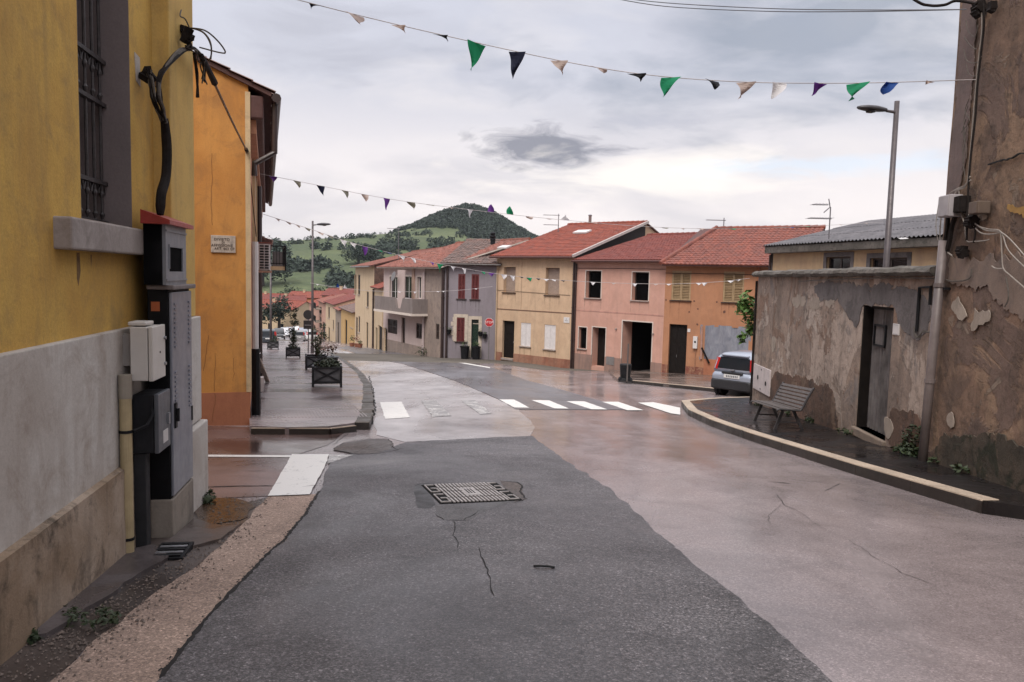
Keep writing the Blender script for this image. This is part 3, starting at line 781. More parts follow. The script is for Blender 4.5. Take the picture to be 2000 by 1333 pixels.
M_reveal = plaster('mauve window reveal', (.205, .168, .165), (.165, .135, .132), patch=.4, streak=.2, grime=.1)
s_end = sx(381, 500, -.13); s_beg = -3.0
z_mid = (zx(20, 686) + zx(225, 644)) / 2; z_led = (zx(60, 1043, -.03) + zx(200, 939, -.03)) / 2
z_top = 9.0; z_bot = -1.6
D_INS = .42
w0 = sx(156, 300); w1 = sx(256, 300); zs = zx(150, 430, 0)
yb = thing('yellow_building', 'near ochre yellow building with grey plinth and tall barred window', 'building', b1.o, b1.a)
hole = (w0, w1, zs, 7.6, D_INS)
mb = MB(); wall_front(mb, s_beg, s_end, z_mid, z_top, [hole])
mb.poly([(s_end, 0, z_bot), (s_end, 9, z_bot), (s_end, 9, z_top), (s_end, 0, z_top)]); mb.poly([(s_beg, 0, z_bot), (s_beg, 0, z_top), (s_beg, 9, z_top), (s_beg, 9, z_bot)])
mb.poly([(s_beg, 0, z_top), (s_end, 0, z_top), (s_end, 9, z_top), (s_beg, 9, z_top)]); mb.poly([(s_beg, 9, z_bot), (s_beg, 9, z_top), (s_end, 9, z_top), (s_end, 9, z_bot)])
mb.build('wall', M_yellow, yb)
MB().box(w1 - .004, w1 + .01, .001, D_INS, zs, 7.6).build('window_reveal', M_reveal, yb)
# plinth: grey band, ledge, stained base
mb = MB(); mb.box(s_beg, s_end + .0, -.045, .1, z_led, z_mid); mb.build('plinth', M_greyw, yb, bevel=.008)
mb = MB()
n = 60; us = [s_beg + (s_end + .06 - s_beg) * i / n for i in range(n + 1)]
mb.grid(lambda u, v: (u, -.085 - .02 * v - .012 * noise.noise(Vector((u * 3, v * 4, 2))) * (1 if v < .9 else .2), z_led + .01 - v * (z_led - z_bot)), us, [0, .12, .25, .4, .55, .7, .85, 1])
mb.grid(lambda u, v: (u, -.085 + v * .09, z_led + .01 + v * .03), us, [0, 1]); mb.poly([(s_end + .06, -.085, z_led + .01), (s_end + .06, -.105, z_bot), (s_end + .06, .1, z_bot), (s_end + .06, .1, z_led + .01)])
mb.build('base_course', M_base, yb, smooth=False)
# pilaster near the far corner
p0 = sx(336, 500, -.13); 
pil = MB().box(p0, s_end + .004, -.13, .01, z_mid + .002, z_top).build('pilaster', M_yell2, yb, bevel=.01)
MB().box(p0 - .02, max(s_end + .02, sx(393, 700, -.17)), -.17, -.04, z_led + .012, z_mid).build('pilaster_base', M_greyw, yb, bevel=.01)
MB().box(p0 - .05, max(s_end + .04, sx(403, 880, -.22)), -.22, -.09, z_bot, z_led).build('pilaster_base', M_greyw, yb, bevel=.012)
# sill block
mb = MB(); za, zb_ = zx(150, 489, -.06), zx(150, 427, -.06)
MB().box(sx(142, 460, -.10), w1 + .22, -.10, .02, za, zb_).build('sill', plaster('grey beige sill', (.36, .315, .295), (.29, .25, .23), dirt=(.14, .115, .10), grime=.5, streak=.4), yb, bevel=.012)
MB().box(w0 - .02, w1, .02, D_INS + .02, zb_ - .05, zb_ + .02).build('sill_slab', M_sill, yb)
# window behind the grille and the grille with its balusters
gd = b1.atS(232, 300, w1)[0]
gd = clamp(gd, .18, D_INS - .1)
MB().box(w0, w1, D_INS, D_INS + .05, zs, 7.6).build('window', M_glass, yb)
mb = MB(); M_iron = plain('wrought iron', (.05, .042, .042), .5, .2, var=.5, scale=20)
rz = [b1.at(190, 356, gd)[1], b1.at(190, 201, gd)[1], b1.at(190, 117, gd)[1]]
zlow = b1.at(190, 433, gd)[1]
grille = MB().box(w0 - .03, w1 + .02, gd - .02, gd + .02, zlow - .012, zlow + .012).build('window_grille', M_iron, yb)
for z in rz: MB().box(w0 - .03, w1 + .02, gd - .022, gd + .022, z - .014, z + .014).build('rail', M_iron, grille)
nb_ = 7; sp = (w1 - w0) / nb_
for i in range(nb_):
    x = w0 + (i + .5) * sp
    MB().tube([(x, gd, rz[0]), (x, gd, rz[1])], .011, 6).build('bar', M_iron, grille)
    MB().tube([(x, gd, rz[2]), (x, gd, 7.5)], .011, 6).build('bar', M_iron, grille)
    for (lo, hi) in ((zlow, rz[0]), (rz[1], rz[2])):
        H = hi - lo
        prof = [(.010, 0), (.018, .02 * H), (.010, .08 * H), (.020, .16 * H), (.024, .20 * H), (.013, .26 * H), (.012, .62 * H), (.022, .70 * H), (.022, .74 * H), (.012, .80 * H), (.012, H)]
        m_ = MB().lathe([(r * .8, z + lo) for r, z in prof], 8, Matrix.Translation((x, gd, 0)))
        arch = [(x + sp * .45 * math.cos(t), gd, hi - .075 + .07 * math.sin(t)) for t in [PI * k / 6 for k in range(7)]]
        m_.tube(arch, .007, 4)
        m_.build('baluster', M_iron, grille)
# rusty run-off mark is in the render; small bare patch
MB().prism([(sx(262, 116) + dx, zx(266, 132) + dz) for dx, dz in ((0, .10), (.12, .09), (.13, -.12), (.03, -.10))], -.004, .001).build('plaster_patch', M_greyw, yb)

M_rust = plain('rusty run off', (.20, .115, .045), .9, var=.4, scale=12)
for q in ([(149, 494), (155, 494), (157, 530), (153, 560), (150, 545)], [(176, 498), (179, 498), (178, 520), (177, 518)]):
    mb = MB(); P_ = [b1.at(x, y) for x, y in q]; mb.poly([(x, -.0015, z) for x, z in P_]); mb.build('rust_stain', M_rust, yb)
# ---- tall metal cabinet
Pc = b1.loc(gp(338, 1051)); cdp = Pc.y; cs0 = Pc.x
cs1 = b1.at(377, 1000, cdp)[0]; cz1 = b1.at(338, 566, cdp)[1]; czb = Pc.z
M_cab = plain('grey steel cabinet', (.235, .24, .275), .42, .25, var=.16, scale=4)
M_cabd = plain('shaded steel cabinet side', (.009, .009, .010), .6, 0, var=.3, spec=.12)  # shade on the cabinet's sides put into the colour, near black
M_conc = plaster('concrete base', (.30, .26, .22), (.22, .185, .155), grime=.5)
root = thing('utility_cabinet', 'tall grey steel cabinet with louvred door against the yellow building', 'cabinet', b1.w(cs0, cdp, czb), b1.a)
W, Dp, H = cs1 - cs0, -cdp - .10, cz1 - czb
hb = .30
MB().box(-.01, W + .01, -.005, Dp, -.3, hb).build('base', M_conc, root, bevel=.01)
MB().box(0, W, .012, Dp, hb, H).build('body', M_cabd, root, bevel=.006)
dr = MB().box(.012, W - .012, -.008, .012, hb + .02, H - .02).build('door', M_cab, root, bevel=.006)
mb = MB()
for zc_ in (H - .42, hb + .65):
    for col in (.07, W - .13):
        for k in range(10): mb.box(col, col + .07, -.018, -.006, zc_ + k * .036 - .02, zc_ + k * .036 - .004)
mb.build('louvre', M_cab, dr, kind='stuff')
lk = MB().tube([(.07, -.03, H * .47), (.07, -.03, H * .47 + .10)], .012, 6); lk.box(.045, .095, -.02, -.007, H * .47 - .05, H * .47 + .14); lk.build('handle', M_black, dr)
MB().box(-.004, .001, Dp * .45, Dp * .45 + .06, H - .16, H - .09).build('sticker', plain('orange sticker', (.40, .10, .03), .6), root)
MB().box(-.025, W + .03, -.035, Dp, H, H + .035).build('lid', plain('brown cabinet lid', (.17, .14, .135), .6), root, bevel=.008)
MB().box(W - .05, W - .02, -.014, -.004, hb + .5, hb + .62).build('hinge', M_black, dr)
# ---- little glazed housing with a red roof on top
mh_z = cz1 + .035
hz1 = b1.at(330, 441, cdp + .02)[1]
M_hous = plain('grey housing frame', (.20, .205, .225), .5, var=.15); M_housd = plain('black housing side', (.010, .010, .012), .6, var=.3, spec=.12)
hs = thing('meter_housing', 'dark box with framed windows and a red pitched lid on top of the tall cabinet', 'meter box', b1.w(cs0 - .06, cdp + .02, mh_z), b1.a)
W2 = W - .04; D2 = Dp - .02; H2 = hz1 - mh_z
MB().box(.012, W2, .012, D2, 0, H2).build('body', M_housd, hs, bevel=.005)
mb = MB()   # front frame with two square windows
for (a, b, e, f) in ((0, W2, 0, .10), (0, W2, H2 - .16, H2), (0, .09, .10, H2 - .16), (W2 - .10, W2, .10, H2 - .16)): mb.box(a, b, -.012, .012, e, f)
mb.box(.0, W2, -.02, -.012, .03, .045).box(.0, W2, -.02, -.012, H2 - .05, H2 - .035).box(.07, .082, -.02, -.012, .12, H2 - .14)
mb.build('front_frame', M_hous, hs)
MB().box(.09, W2 - .10, -.002, .011, .10, H2 - .16).build('pane', M_dark, hs)  # black sheet: the dark of the open window as colour
MB().box(-.002, .012, .14, D2 - .12, .10, H2 - .12).build('pane', M_dark, hs)  # likewise a black sheet for the dark side opening
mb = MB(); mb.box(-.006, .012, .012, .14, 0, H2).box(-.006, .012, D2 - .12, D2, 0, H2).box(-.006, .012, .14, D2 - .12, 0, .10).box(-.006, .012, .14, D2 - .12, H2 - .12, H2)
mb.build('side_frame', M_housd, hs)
M_redl = plain('red painted lid', (.30, .030, .022), .45, var=.25)
mb = MB(); mb.mesh([(-.07, -.06, H2), (W2 + .05, -.06, H2), (W2 + .05, D2, H2), (-.07, D2, H2), (-.07, -.06, H2 + .03), (W2 + .05, -.06, H2 + .03), (W2 + .05, D2, H2 + .10), (-.07, D2, H2 + .10)],
    [(0, 3, 2, 1), (4, 5, 6, 7), (0, 1, 5, 4), (2, 3, 7, 6), (1, 2, 6, 5), (3, 0, 4, 7)]); mb.build('roof', M_redl, hs)
# ---- white box and dark lower box hung on the near side
def wallbox(name, label, cat, px_left, px_edge, px_far, y0, y1, sn, mat, matd, lid=False, extra=0):
    dl = b1.atS(px_left, (y0 + y1) / 2, sn)[0]; de = b1.atS(px_edge, (y0 + y1) / 2, sn)[0]
    z1 = b1.atS(px_edge, y0, sn)[1]; z0 = b1.atS(px_edge, y1, sn)[1]
    sf = b1.at(px_far, (y0 + y1) / 2, de)[0]
    r = thing(name, label, cat, b1.w(sn, de, z0), b1.a)
    w_, d_, h_ = sf - sn, dl - de, z1 - z0
    MB().box(0, w_, .035, d_ + .0, 0, h_).build('body', matd, r, bevel=.006)
    dd = MB().box(-.003, w_ + .003, 0, .030, -.003, h_ + .003).build('door', mat, r, bevel=.006)
    return r, dd, w_, d_, h_
M_wbox = plain('cream white box', (.58, .54, .50), .5, var=.07)
r, dd, w_, d_, h_ = wallbox('electric_meter_box', 'cream white meter box mounted above the dark grey box', 'meter box', 254, 299, 323, 640, 745, cs0 - .42, M_wbox, M_wbox)
for k in (.25, .75): MB().tube([(w_ - .025, -.014, h_ * k), (w_ - .025, .0, h_ * k)], .012, 8).build('lock', M_galv, dd)
MB().tube([(w_ * .55, -.004, h_ * .5), (w_ * .55, .002, h_ * .5)], .008, 6).build('screw', M_black, dd)
MB().box(.02, w_ * .7, .05, d_ + .02, h_ + .008, h_ + .035).build('lid', M_wbox, r, bevel=.008)
MB().box(.05, .12, d_, d_ + .10, .1, h_ - .05).build('mounting_plate', plain('grey back plate', (.28, .25, .23), .6), r)
r, dd, w_, d_, h_ = wallbox('grey_junction_box', 'dark grey junction box below the cream white meter box', 'junction box', 259, 310, 333, 772, 886, cs0 - .34, plain('blue grey lid', (.105, .11, .125), .45, .2, var=.2), plain('dark grey housing', (.022, .022, .025), .65, var=.3, spec=.15))
MB().box(w_ - .08, w_ - .05, -.014, .0, h_ * .40, h_ * .60).build('handle', M_galv, dd)
MB().box(.10, .22, -.004, .0, .05, .14).build('label_plate', M_white_p, dd)
# conduit under it
sn = cs0 - .32; pc0 = b1.atS(262, 1000, sn)[0]; pc1 = b1.atS(286, 1000, sn)[0]; zt = b1.atS(274, 884, sn)[1]; gl = b1.loc(gp(274, 1083)).z
ct = thing('steel_conduit', 'square dark grey post carrying the junction box beside the yellow pipe', 'conduit', b1.w(sn, (pc0 + pc1) / 2, gl), b1.a)
MB().box(0, .10, pc1 - (pc0 + pc1) / 2, pc0 - (pc0 + pc1) / 2, -.1, zt - gl - .01).build('post', plain('dark conduit', (.03, .03, .033), .6, 0, var=.25, spec=.2), ct, bevel=.006)
MB().tube([(.03, .10, zt - gl - .02), (.03, .11, zt - gl - .12), (.06, .08, zt - gl - .2)], .018, 6).build('cable_end', M_grey_m, ct)
# yellow pipe
sn = cs0 - .48; pd = b1.atS(247, 900, sn)[0]; pr = abs(b1.atS(235, 900, sn)[0] - b1.atS(259, 900, sn)[0]) / 2; zt = b1.atS(246, 733, sn)[1]; gl = b1.loc(gp(248, 1078)).z
pp = thing('yellowed_pipe', 'fat yellowed plastic pipe rising from the verge at the foot of the meter boxes', 'pipe', b1.w(sn, pd, gl), b1.a)
M_ypipe = plain('yellowed plastic', (.42, .33, .19), .5, var=.18)
MB().tube([(0, 0, -.1), (0, 0, zt - gl)], pr, 16).build('tube', M_ypipe, pp, smooth=False)
MB().tube([(0, 0, zt - gl - .16), (0, 0, zt - gl + .003)], pr * 1.10, 16).build('collar', plain('grey collar', (.30, .26, .21), .6), pp)
for z in (.13, zt - gl - .40): MB().tube([(0, 0, z), (0, 0, z + .02)], pr * 1.12, 16).build('clamp', M_black, pp)
MB().tube([(0, -.05, zt - gl - .39), (.06, -.12, zt - gl - .36), (.12, -.14, zt - gl - .30), (.16, -.12, zt - gl - .22)], .012, 6).build('strap_cable', M_black, pp)

# ---- cables on the corner
def cab(pts, d, r=.012, n=5, wob=.0):
    P = [b1.w(*(lambda q: (q[0], p[2] if len(p) > 2 else d, q[1]))(b1.at(p[0], p[1], p[2] if len(p) > 2 else d))) for p in pts]
    return P
def smooth_path(P, k=6):
    out = []
    for i in range(len(P) - 1):
        p0 = P[max(i - 1, 0)]; p1 = P[i]; p2 = P[i + 1]; p3 = P[min(i + 2, len(P) - 1)]
        for j in range(k):
            t = j / k; out.append(.5 * ((2 * p1) + (p2 - p0) * t + (2 * p0 - 5 * p1 + 4 * p2 - p3) * t * t + (3 * p1 - p0 - 3 * p2 + p3) * t ** 3))
    out.append(P[-1]); return out
M_cable = plain('weathered black cable', (.018, .014, .013), .85, var=.35, scale=20, spec=.15)
M_cable_g = plain('weathered grey cable', (.10, .085, .072), .8, var=.3, scale=20)
M_cable_w = plain('whitish cable', (.28, .245, .215), .6, var=.2, scale=20)
M_rope = plain('brown stay wire', (.19, .11, .055), .7, var=.3, scale=20)
cbn = thing('cable_bundle', 'tangle of old black telephone cables fixed to the corner of the yellow building', 'cables')
def strands(name, path, d, n, r, spread, mats, parent):
    base_ = cab(path, d); mb = MB()
    for k in range(n):
        P = [p + Vector((rnd(-1, 1), rnd(-1, 1), rnd(-1, 1))) * spread for p in base_]
        mb.cur = k % len(mats); mb.tube(smooth_path(P), r * rnd(.7, 1.2), 5)
    return mb.build(name, mats, parent)
strands('cable', [(366, 75), (372, 95), (352, 100), (328, 125), (314, 150), (310, 185), (318, 212), (321, 240)], -.20, 7, .010, .018, [M_cable, M_cable_g], cbn)
strands('cable', [(290, 140, -.08), (295, 160, -.10), (300, 190, -.13), (312, 215, -.17), (321, 238, -.19)], -.10, 6, .010, .02, [M_cable_g, M_cable], cbn)
for P_, d in (([(321, 232), (326, 290), (324, 345), (315, 380), (313, 420)], -.19),):
    mb = MB(); mb.tube(smooth_path(cab(P_, d)), [.028, .030, .032, .034] + [.036] * 18 + [.032, .028, .024], 10); mb.build('cable_sleeve', M_cable, cbn)
strands('cable', [(306, -20), (307, 60), (309, 120), (306, 170)], -.03, 2, .013, .01, [plain('brown cable', (.16, .085, .035), .7)], cbn)
def lump(px, py, d, r, mat, parent, name):
    x, z = b1.at(px, py, d); mb = MB()
    for _ in range(5): mb.box(-r, r, -r * .6, r * .6, -r, r, Matrix.Translation(b1.w(x + rnd(-.4, .4) * r, d + rnd(-.5, .5) * r, z + rnd(-.8, .8) * r)) @ Matrix.Rotation(rnd(0, 3), 4, 'Y') @ Matrix.Rotation(rnd(0, 3), 4, 'Z'))
    return mb.build(name, mat, parent)
lump(366, 70, -.20, .036, M_cable, cbn, 'insulator'); lump(290, 148, -.07, .038, M_cable, cbn, 'insulator'); lump(360, 60, -.16, .024, M_cable, cbn, 'insulator')
strands('cable', [(368, 90), (380, 100), (392, 115), (398, 130), (400, 160)], -.24, 6, .008, .025, [M_cable, M_cable_g], cbn)
strands('cable', [(378, 105), (383, 120), (386, 150), (386, 190)], -.22, 3, .010, .008, [M_cable], cbn)
mb = MB()
for P_ in ([(372, 55, -.2), (400, 60, -.5), (425, 80, -.6), (440, 102, -.6), (428, 103, -.5), (390, 93, -.3)], [(372, 55, -.2), (395, 62, -.4), (410, 80, -.5), (413, 105, -.5), (408, 120, -.4)],
           [(372, 55, -.2), (398, 65, -.4), (412, 90, -.5), (412, 115, -.45)], [(354, 20, -.15), (352, 32, -.17), (362, 38, -.2), (372, 60, -.22)]):
    mb.tube(smooth_path(cab(P_, -.2)), .006, 5)
mb.build('cable_loop', M_cable_g, cbn)
# stay wire with its tensioner to the orange house
# ================================================================ LEFT: THE ORANGE HOUSE AND THE ONE BEYOND
Cn = gp(487.5, 831)
fd = Vector((-.309, .951, 0)); fl = Vector((-.951, -.309, 0))
g2 = Fr(Cn + fl * 6, Cn, z=Cn.z)            # gable, facing the camera
f2 = Fr(Cn, Cn + fd * 5, z=Cn.z)            # street side, x runs away from us... seen from the street
EH = g2.at(487, 168)[1]                     # eave height above the corner
sl = math.tan(math.radians(23))
M_or = plaster('orange render', (.56, .265, .075), (.46, .20, .055), dirt=(.24, .12, .055), patch=.7, streak=.35, grime=.40, fine=.10)
M_orb = plaster('dusky red plinth', (.38, .155, .085), (.33, .13, .075), dirt=(.2, .08, .05), patch=.5)
M_orst = plaster('salmon street render', (.52, .235, .13), (.46, .20, .11), patch=.4)
M_cream = plaster('cream pilaster render', (.58, .43, .26), (.52, .37, .22), patch=.3)
oh = thing('orange_house', 'orange rendered house whose gable carries the marble notice', 'house', g2.o, g2.a)
Wd = 10.0; Ln = 21.0; off = 6 - Wd
pz = g2.at(440, 767)[1]
# local: x 6 = street corner; y into the house
mb = MB()
mb.poly([(off, 0, -1), (6, 0, -1), (6, 0, EH), (off + Wd / 2, 0, EH + sl * Wd / 2), (off, 0, EH)])
mb.poly([(off, 0, -1), (off, 0, EH), (off, Ln, EH), (off, Ln, -4)]); mb.poly([(6, Ln, -4), (off, Ln, -4), (off, Ln, EH), (off + Wd / 2, Ln, EH + sl * Wd / 2), (6, Ln, EH)])
mb.build('gable_wall', M_or, oh)
MB().poly([(6, 0, -1), (6, Ln, -4), (6, Ln, EH), (6, 0, EH)]).build('street_wall', M_orst, oh)
MB().box(off, 6.012, -.012, .0, -1, pz).build('plinth', M_orb, oh)
xw = g2.at(480, 500)[0]
MB().box(xw, 6.03, -.02, .25, pz + .002, EH - .1).build('corner_strip', M_cream, oh)
k = 0
for a in (3.2, 6.4, 9.8, 13.5, 17.0):
    MB().box(6, 6.06, a, a + .45, -.9, EH - .1).build('pilaster', M_cream, oh)
    if k < 4:
        wn = MB().box(6.0, 6.03, a + 1.0, a + 2.0, 3.3, 5.0).build('window', M_frame_d, oh)
        MB().box(6.03, 6.045, a + 1.08, a + 1.48, 3.38, 4.92).box(6.03, 6.045, a + 1.52, a + 1.92, 3.38, 4.92).build('shutter', M_redwood, wn)
        dn = MB().box(6.0, 6.035, a + 1.0, a + 2.0, -1.6, 1.1).build('door', M_wood_d, oh)
    k += 1
MB().box(6.0, 6.02, .25, Ln, -3, .2).build('street_plinth', plain('dark street plinth', (.05, .03, .028), .7), oh)
# roof: eaves overhang the street, ragged verge on the gable
ov = .36; mb = MB()
zr = EH + sl * Wd / 2; 
mb.mesh([(6 + ov, -.06, EH - sl * ov), (off + Wd / 2, -.06, zr), (off - ov, -.06, EH - sl * ov), (6 + ov, Ln + .1, EH - sl * ov), (off + Wd / 2, Ln + .1, zr), (off - ov, Ln + .1, EH - sl * ov),
         (6 + ov, -.06, EH - sl * ov + .07), (off + Wd / 2, -.06, zr + .07), (off - ov, -.06, EH - sl * ov + .07), (6 + ov, Ln + .1, EH - sl * ov + .07), (off + Wd / 2, Ln + .1, zr + .07), (off - ov, Ln + .1, EH - sl * ov + .07)],
        [(0, 1, 4, 3), (1, 2, 5, 4), (9, 10, 7, 6), (10, 11, 8, 7), (0, 6, 7, 1), (1, 7, 8, 2), (3, 9, 6, 0), (2, 8, 11, 5), (4, 10, 9, 3), (5, 11, 10, 4)])
M_soff = plain('dark red brown soffit', (.085, .035, .03), .7, var=.2)
rf = mb.build('roof', M_soff, oh)
M_oldtile = tilemat('old brown tiles', (.20, .09, .065), (.14, .075, .06), (.07, .06, .05), .5)
mb = MB(); c_ = math.sqrt(1 + sl * sl)
tile_slope(mb, (6 + ov + .05, -.10, EH - sl * (ov + .05) + .075), (0, 1, 0), (-1 / c_, 0, sl / c_), Ln + .2, (Wd / 2 + ov) * c_, jit=.012)
mb.build('roof_tile', M_oldtile, rf, kind='stuff')
# moulded cornice under the eave and the gutter
MB().box(6.0, 6.24, .0, Ln, EH - .52, EH - .14).build('cornice', M_soff, oh, bevel=.03)
MB().box(6.0, 6.12, .12, Ln, EH - .74, EH - .52).build('cornice', plain('salmon cornice', (.42, .20, .12), .8), oh)
gx = 6 + ov + .08; gzt = EH - sl * ov - .02
MB().tube([(gx, -.10, gzt), (gx, Ln + .1, gzt)], .075, 8).build('gutter', M_pipe, oh)
mb = MB(); mb.tube([(gx - .02, .12, gzt - .05), (gx - .03, .12, gzt - .85), (6.09, .14, gzt - 1.05), (6.09, .14, gzt - 1.25)], .05, 8).build('downpipe', M_pipe, oh)
MB().tube([(6.09, .50, 3.1), (6.09, .50, 1.25), (6.13, .50, 1.15)], .055, 8).build('downpipe', M_white_p, oh)
MB().tube([(6.10, .50, 1.25), (6.10, .50, .0)], .075, 8).build('downpipe', M_black, oh)
MB().tube([(6.10, 7.8, EH - .8), (6.10, 7.8, -.7)], .07, 8).build('downpipe', M_pipe, oh)
MB().box(6.03, 6.22, 1.9, 2.1, .28, .55).build('outlet_box', M_white_p, oh)
# marble notice on the gable
sg = fit_rect(g2, (412, 460.5, 460, 494))
sgn = thing('wall_notice', 'small cracked marble plaque with a notice against bill posting on the orange gable', 'plaque', g2.w((sg[0] + sg[1]) / 2, 0, (sg[2] + sg[3]) / 2), g2.a)
a, b = (sg[1] - sg[0]) / 2, (sg[3] - sg[2]) / 2
M_marble = plaster('worn marble', (.50, .43, .37), (.42, .34, .28), grime=.4, bump=.1, scale=4)
MB().box(-a, a, -.025, .0, -b, b).build('slab', M_marble, sgn, bevel=.004)
M_ink = plain('faded black lettering', (.035, .022, .018), .8, var=.3)
lt = MB().box(-a + .02, -a + .03, -.03, -.024, -b + .02, -b + .03).box(a - .03, a - .02, -.03, -.024, -b + .02, -b + .03).box(-a + .02, -a + .03, -.03, -.024, b - .03, b - .02).box(a - .03, a - .02, -.03, -.024, b - .03, b - .02).build('screw', M_galv, sgn, kind='stuff')
for txt, x_, z_, sz in (('DIVIETO', -.02, .078, .062), ('DI', 0, .028, .05), ('AFFISSIONE', -.02, -.026, .062), ('ART. 663 CP', .02, -.082, .055)):
    add_text(txt, sz, M_ink, sgn, Matrix.Translation((x_ * a / .2, -.027, z_ * b / .15)) @ Matrix.Rotation(PI / 2, 4, 'X'), spacing=1.05)
# cracks in the gable
def wcrack(fr, pts, parent, wd=.012, d=-.003):
    wd *= .5
    P = [fr.at(x, y) for x, y in pts]; mb = MB(); Q = jag(P, .03, .06, closed=False)
    for (p, q) in zip(Q, Q[1:]):
        mb.poly([(p[0] - wd * .5, d, p[1]), (p[0] + wd * .5, d, p[1]), (q[0] + wd * .5, d, q[1]), (q[0] - wd * .5, d, q[1])])
    return mb.build('crack', plain('gable crack', (.20, .085, .03), .9), parent)
wcrack(g2, [(414, 300), (414, 340), (412, 400), (415, 440)], oh, .012); wcrack(g2, [(408, 655), (403, 690), (397, 725)], oh, .014); wcrack(g2, [(420, 690), (420, 740), (419, 765)], oh, .010)
wcrack(g2, [(419, 768), (420, 790), (415, 825)], oh, .012, d=-.015); wcrack(g2, [(400, 190), (415, 192), (425, 185)], oh, .01); wcrack(g2, [(456, 700), (458, 730), (455, 745)], oh, .01)
# air conditioner on the street side (shelf bracket and body)
ac = thing('air_conditioner', 'white air conditioner bracketed to the street side of the orange house', 'air conditioner', f2.w(2.3, 0, 0), f2.a)
zA0 = f2.atS(515, 533, 2.3)[1]; zA1 = f2.atS(515, 476, 2.3)[1]; dA = f2.atS(528, 505, 2.3)[0]; dA0 = f2.atS(504, 505, 2.3)[0]
MB().box(.015, .80, dA, dA0, zA0 + .05, zA1).build('casing', M_white_p, ac, bevel=.012)
mb = MB(); n = 9; h_ = (zA1 - zA0 - .09)
for k in range(n): mb.box(-.004, .016, dA + .03, dA0 - .03, zA0 + .08 + k * h_ / n, zA0 + .08 + k * h_ / n + h_ / n * .55)
mb.build('grille', M_black, ac)
MB().box(-.012, .0, (dA + dA0) / 2 - .006, (dA + dA0) / 2 + .006, zA0 + .06, zA1 - .01).build('rib', M_white_p, ac)
MB().box(-.02, .84, dA - .03, 0, zA0, zA0 + .04).box(-.03, .03, -.06, 0, zA0 - .05, zA1 - .1).build('bracket', plain('rust stained bracket', (.34, .20, .14), .7), ac)
MB().box(.0, .82, dA - .02, dA0 + .02, zA1 + .002, zA1 + .022).build('top_cover', plain('red brown cover', (.22, .06, .045), .6), ac)
# stay wire
P0 = b1.w(*(lambda q: (q[0], -.24, q[1]))(b1.at(400, 122, -.24))); P1 = f2.w(*(lambda q: (q[0], -.03, q[1]))(f2.at(481, 292, -.03)))
P1 = g2.w(*(lambda q: (q[0], -.05, q[1]))(g2.at(482, 295, -.05)))
st = thing('stay_wire', 'brown stay wire slanting from the cable tangle to the orange house', 'wire')
mid = (P0 + P1) / 2 + Vector((0, 0, -.02))
MB().tube(smooth_path([P0, mid, P1]), .014, 6).build('wire', M_rope, st)
MB().tube([P0.lerp(P1, -.04), P0.lerp(P1, .14)], [.02, .034], 8).build('tensioner', M_cable, st); MB().tube([P0.lerp(P1, .965), P0.lerp(P1, 1.01)], .03, 6).build('anchor', M_cable, st)
P2 = f2.w(4.0, -.07, f2.at(500, 380)[1] * 0 + 3.4)
MB().tube(smooth_path([P1, P1.lerp(f2.w(3.0, -.08, 3.7), .5) + Vector((0, 0, -.15)), f2.w(3.0, -.08, 3.3)]), .008, 5).build('tail_cable', M_cable, st)
# leaning trellis plank on the pavement
ta = f2.w(5.0, -.10, 0); tz = gz(ta.x, ta.y)
top = atY(499, 690, 17.2); bot = gp(523, 747, PH)
tr = thing('trellis_board', 'pale lattice board leaning on the orange house wall', 'lattice board', bot)
M_lat = plain('pale lattice', (.52, .42, .35), .6, var=.2); M_lat2 = plain('dark lattice gap', (.05, .03, .028), .7)
dv = Vector(top) - bot; mb = MB(); m2 = MB()
dn = dv.normalized(); sid = Vector((.951, .309, 0))
m2.bar((0, 0, .02), dv, .09, .02); m2.build('back_board', M_lat2, tr)
n = 22
for k in range(n):
    a = dv * ((k + .25) / n) + Vector((.0, -.01, .02)); MB().bar(a, a + dv * (.5 / n), .12, .045).build('lattice_slat', M_lat, tr)

# ---- balcony house beyond
D0 = Cn + fd * 21.2
f3 = Fr(D0, D0 + fd * 5, z=gz(D0.x, D0.y))
bh = thing('balcony_house', 'low far house with a railed balcony beyond the orange house', 'house', f3.o, f3.a)
e3 = f3.at(530, 460, -.4)[1]; e3 = 5.6
L3 = 16
mb = MB(); wall_front(mb, 0, L3, -2, e3, []); shell(mb, L3, -2, e3, 7, 3.5, e3 + 1.3); mb.build('wall', M_orst, bh)
tiled_roof(bh, -.1, L3, e3, 3.5, e3 + 1.3, 7, e3, over=.5, mat=M_oldtile, deck=M_soff)
for a in (2.0, 6.5, 11.0):
    sh = (a, a + 1, 3.2, 5.2, .2); wn = MB().box(a, a + 1, -.03, .02, 3.0, 5.0).build('window', M_frame_d, bh); MB().box(a, a + 1, -.03, .02, 0, 2.2).build('door', M_wood_d, bh)
# railed balcony stands off the orange house's far end
zb0 = f2.atS(540, 528, 17.0)[1]; dB = f2.atS(557, 505, 17.0)[0]
bl = thing('balcony', 'iron railed balcony with a pale slab on the street side of the orange house', 'balcony', f2.w(16.5, 0, 0), f2.a)
MB().box(0, 3.4, dB, 0, zb0, zb0 + .14).build('slab', M_cream, bl)
mb = MB(); rh = f2.atS(545, 482, 17.0)[1]
mb.bar((0, dB, rh), (3.4, dB, rh), .05, .04).bar((0, dB, rh), (0, 0, rh), .05, .04).bar((0, dB, zb0 + .2), (3.4, dB, zb0 + .2), .03, .03).bar((0, dB, zb0 + .25), (0, 0, zb0 + .25), .03, .03)
for x in (0, 1.7, 3.4): mb.bar((x, dB, zb0), (x, dB, rh), .05, .05)
for i in range(9): mb.bar((0, dB * i / 9, zb0 + .2), (0, dB * i / 9, rh), .016, .016)
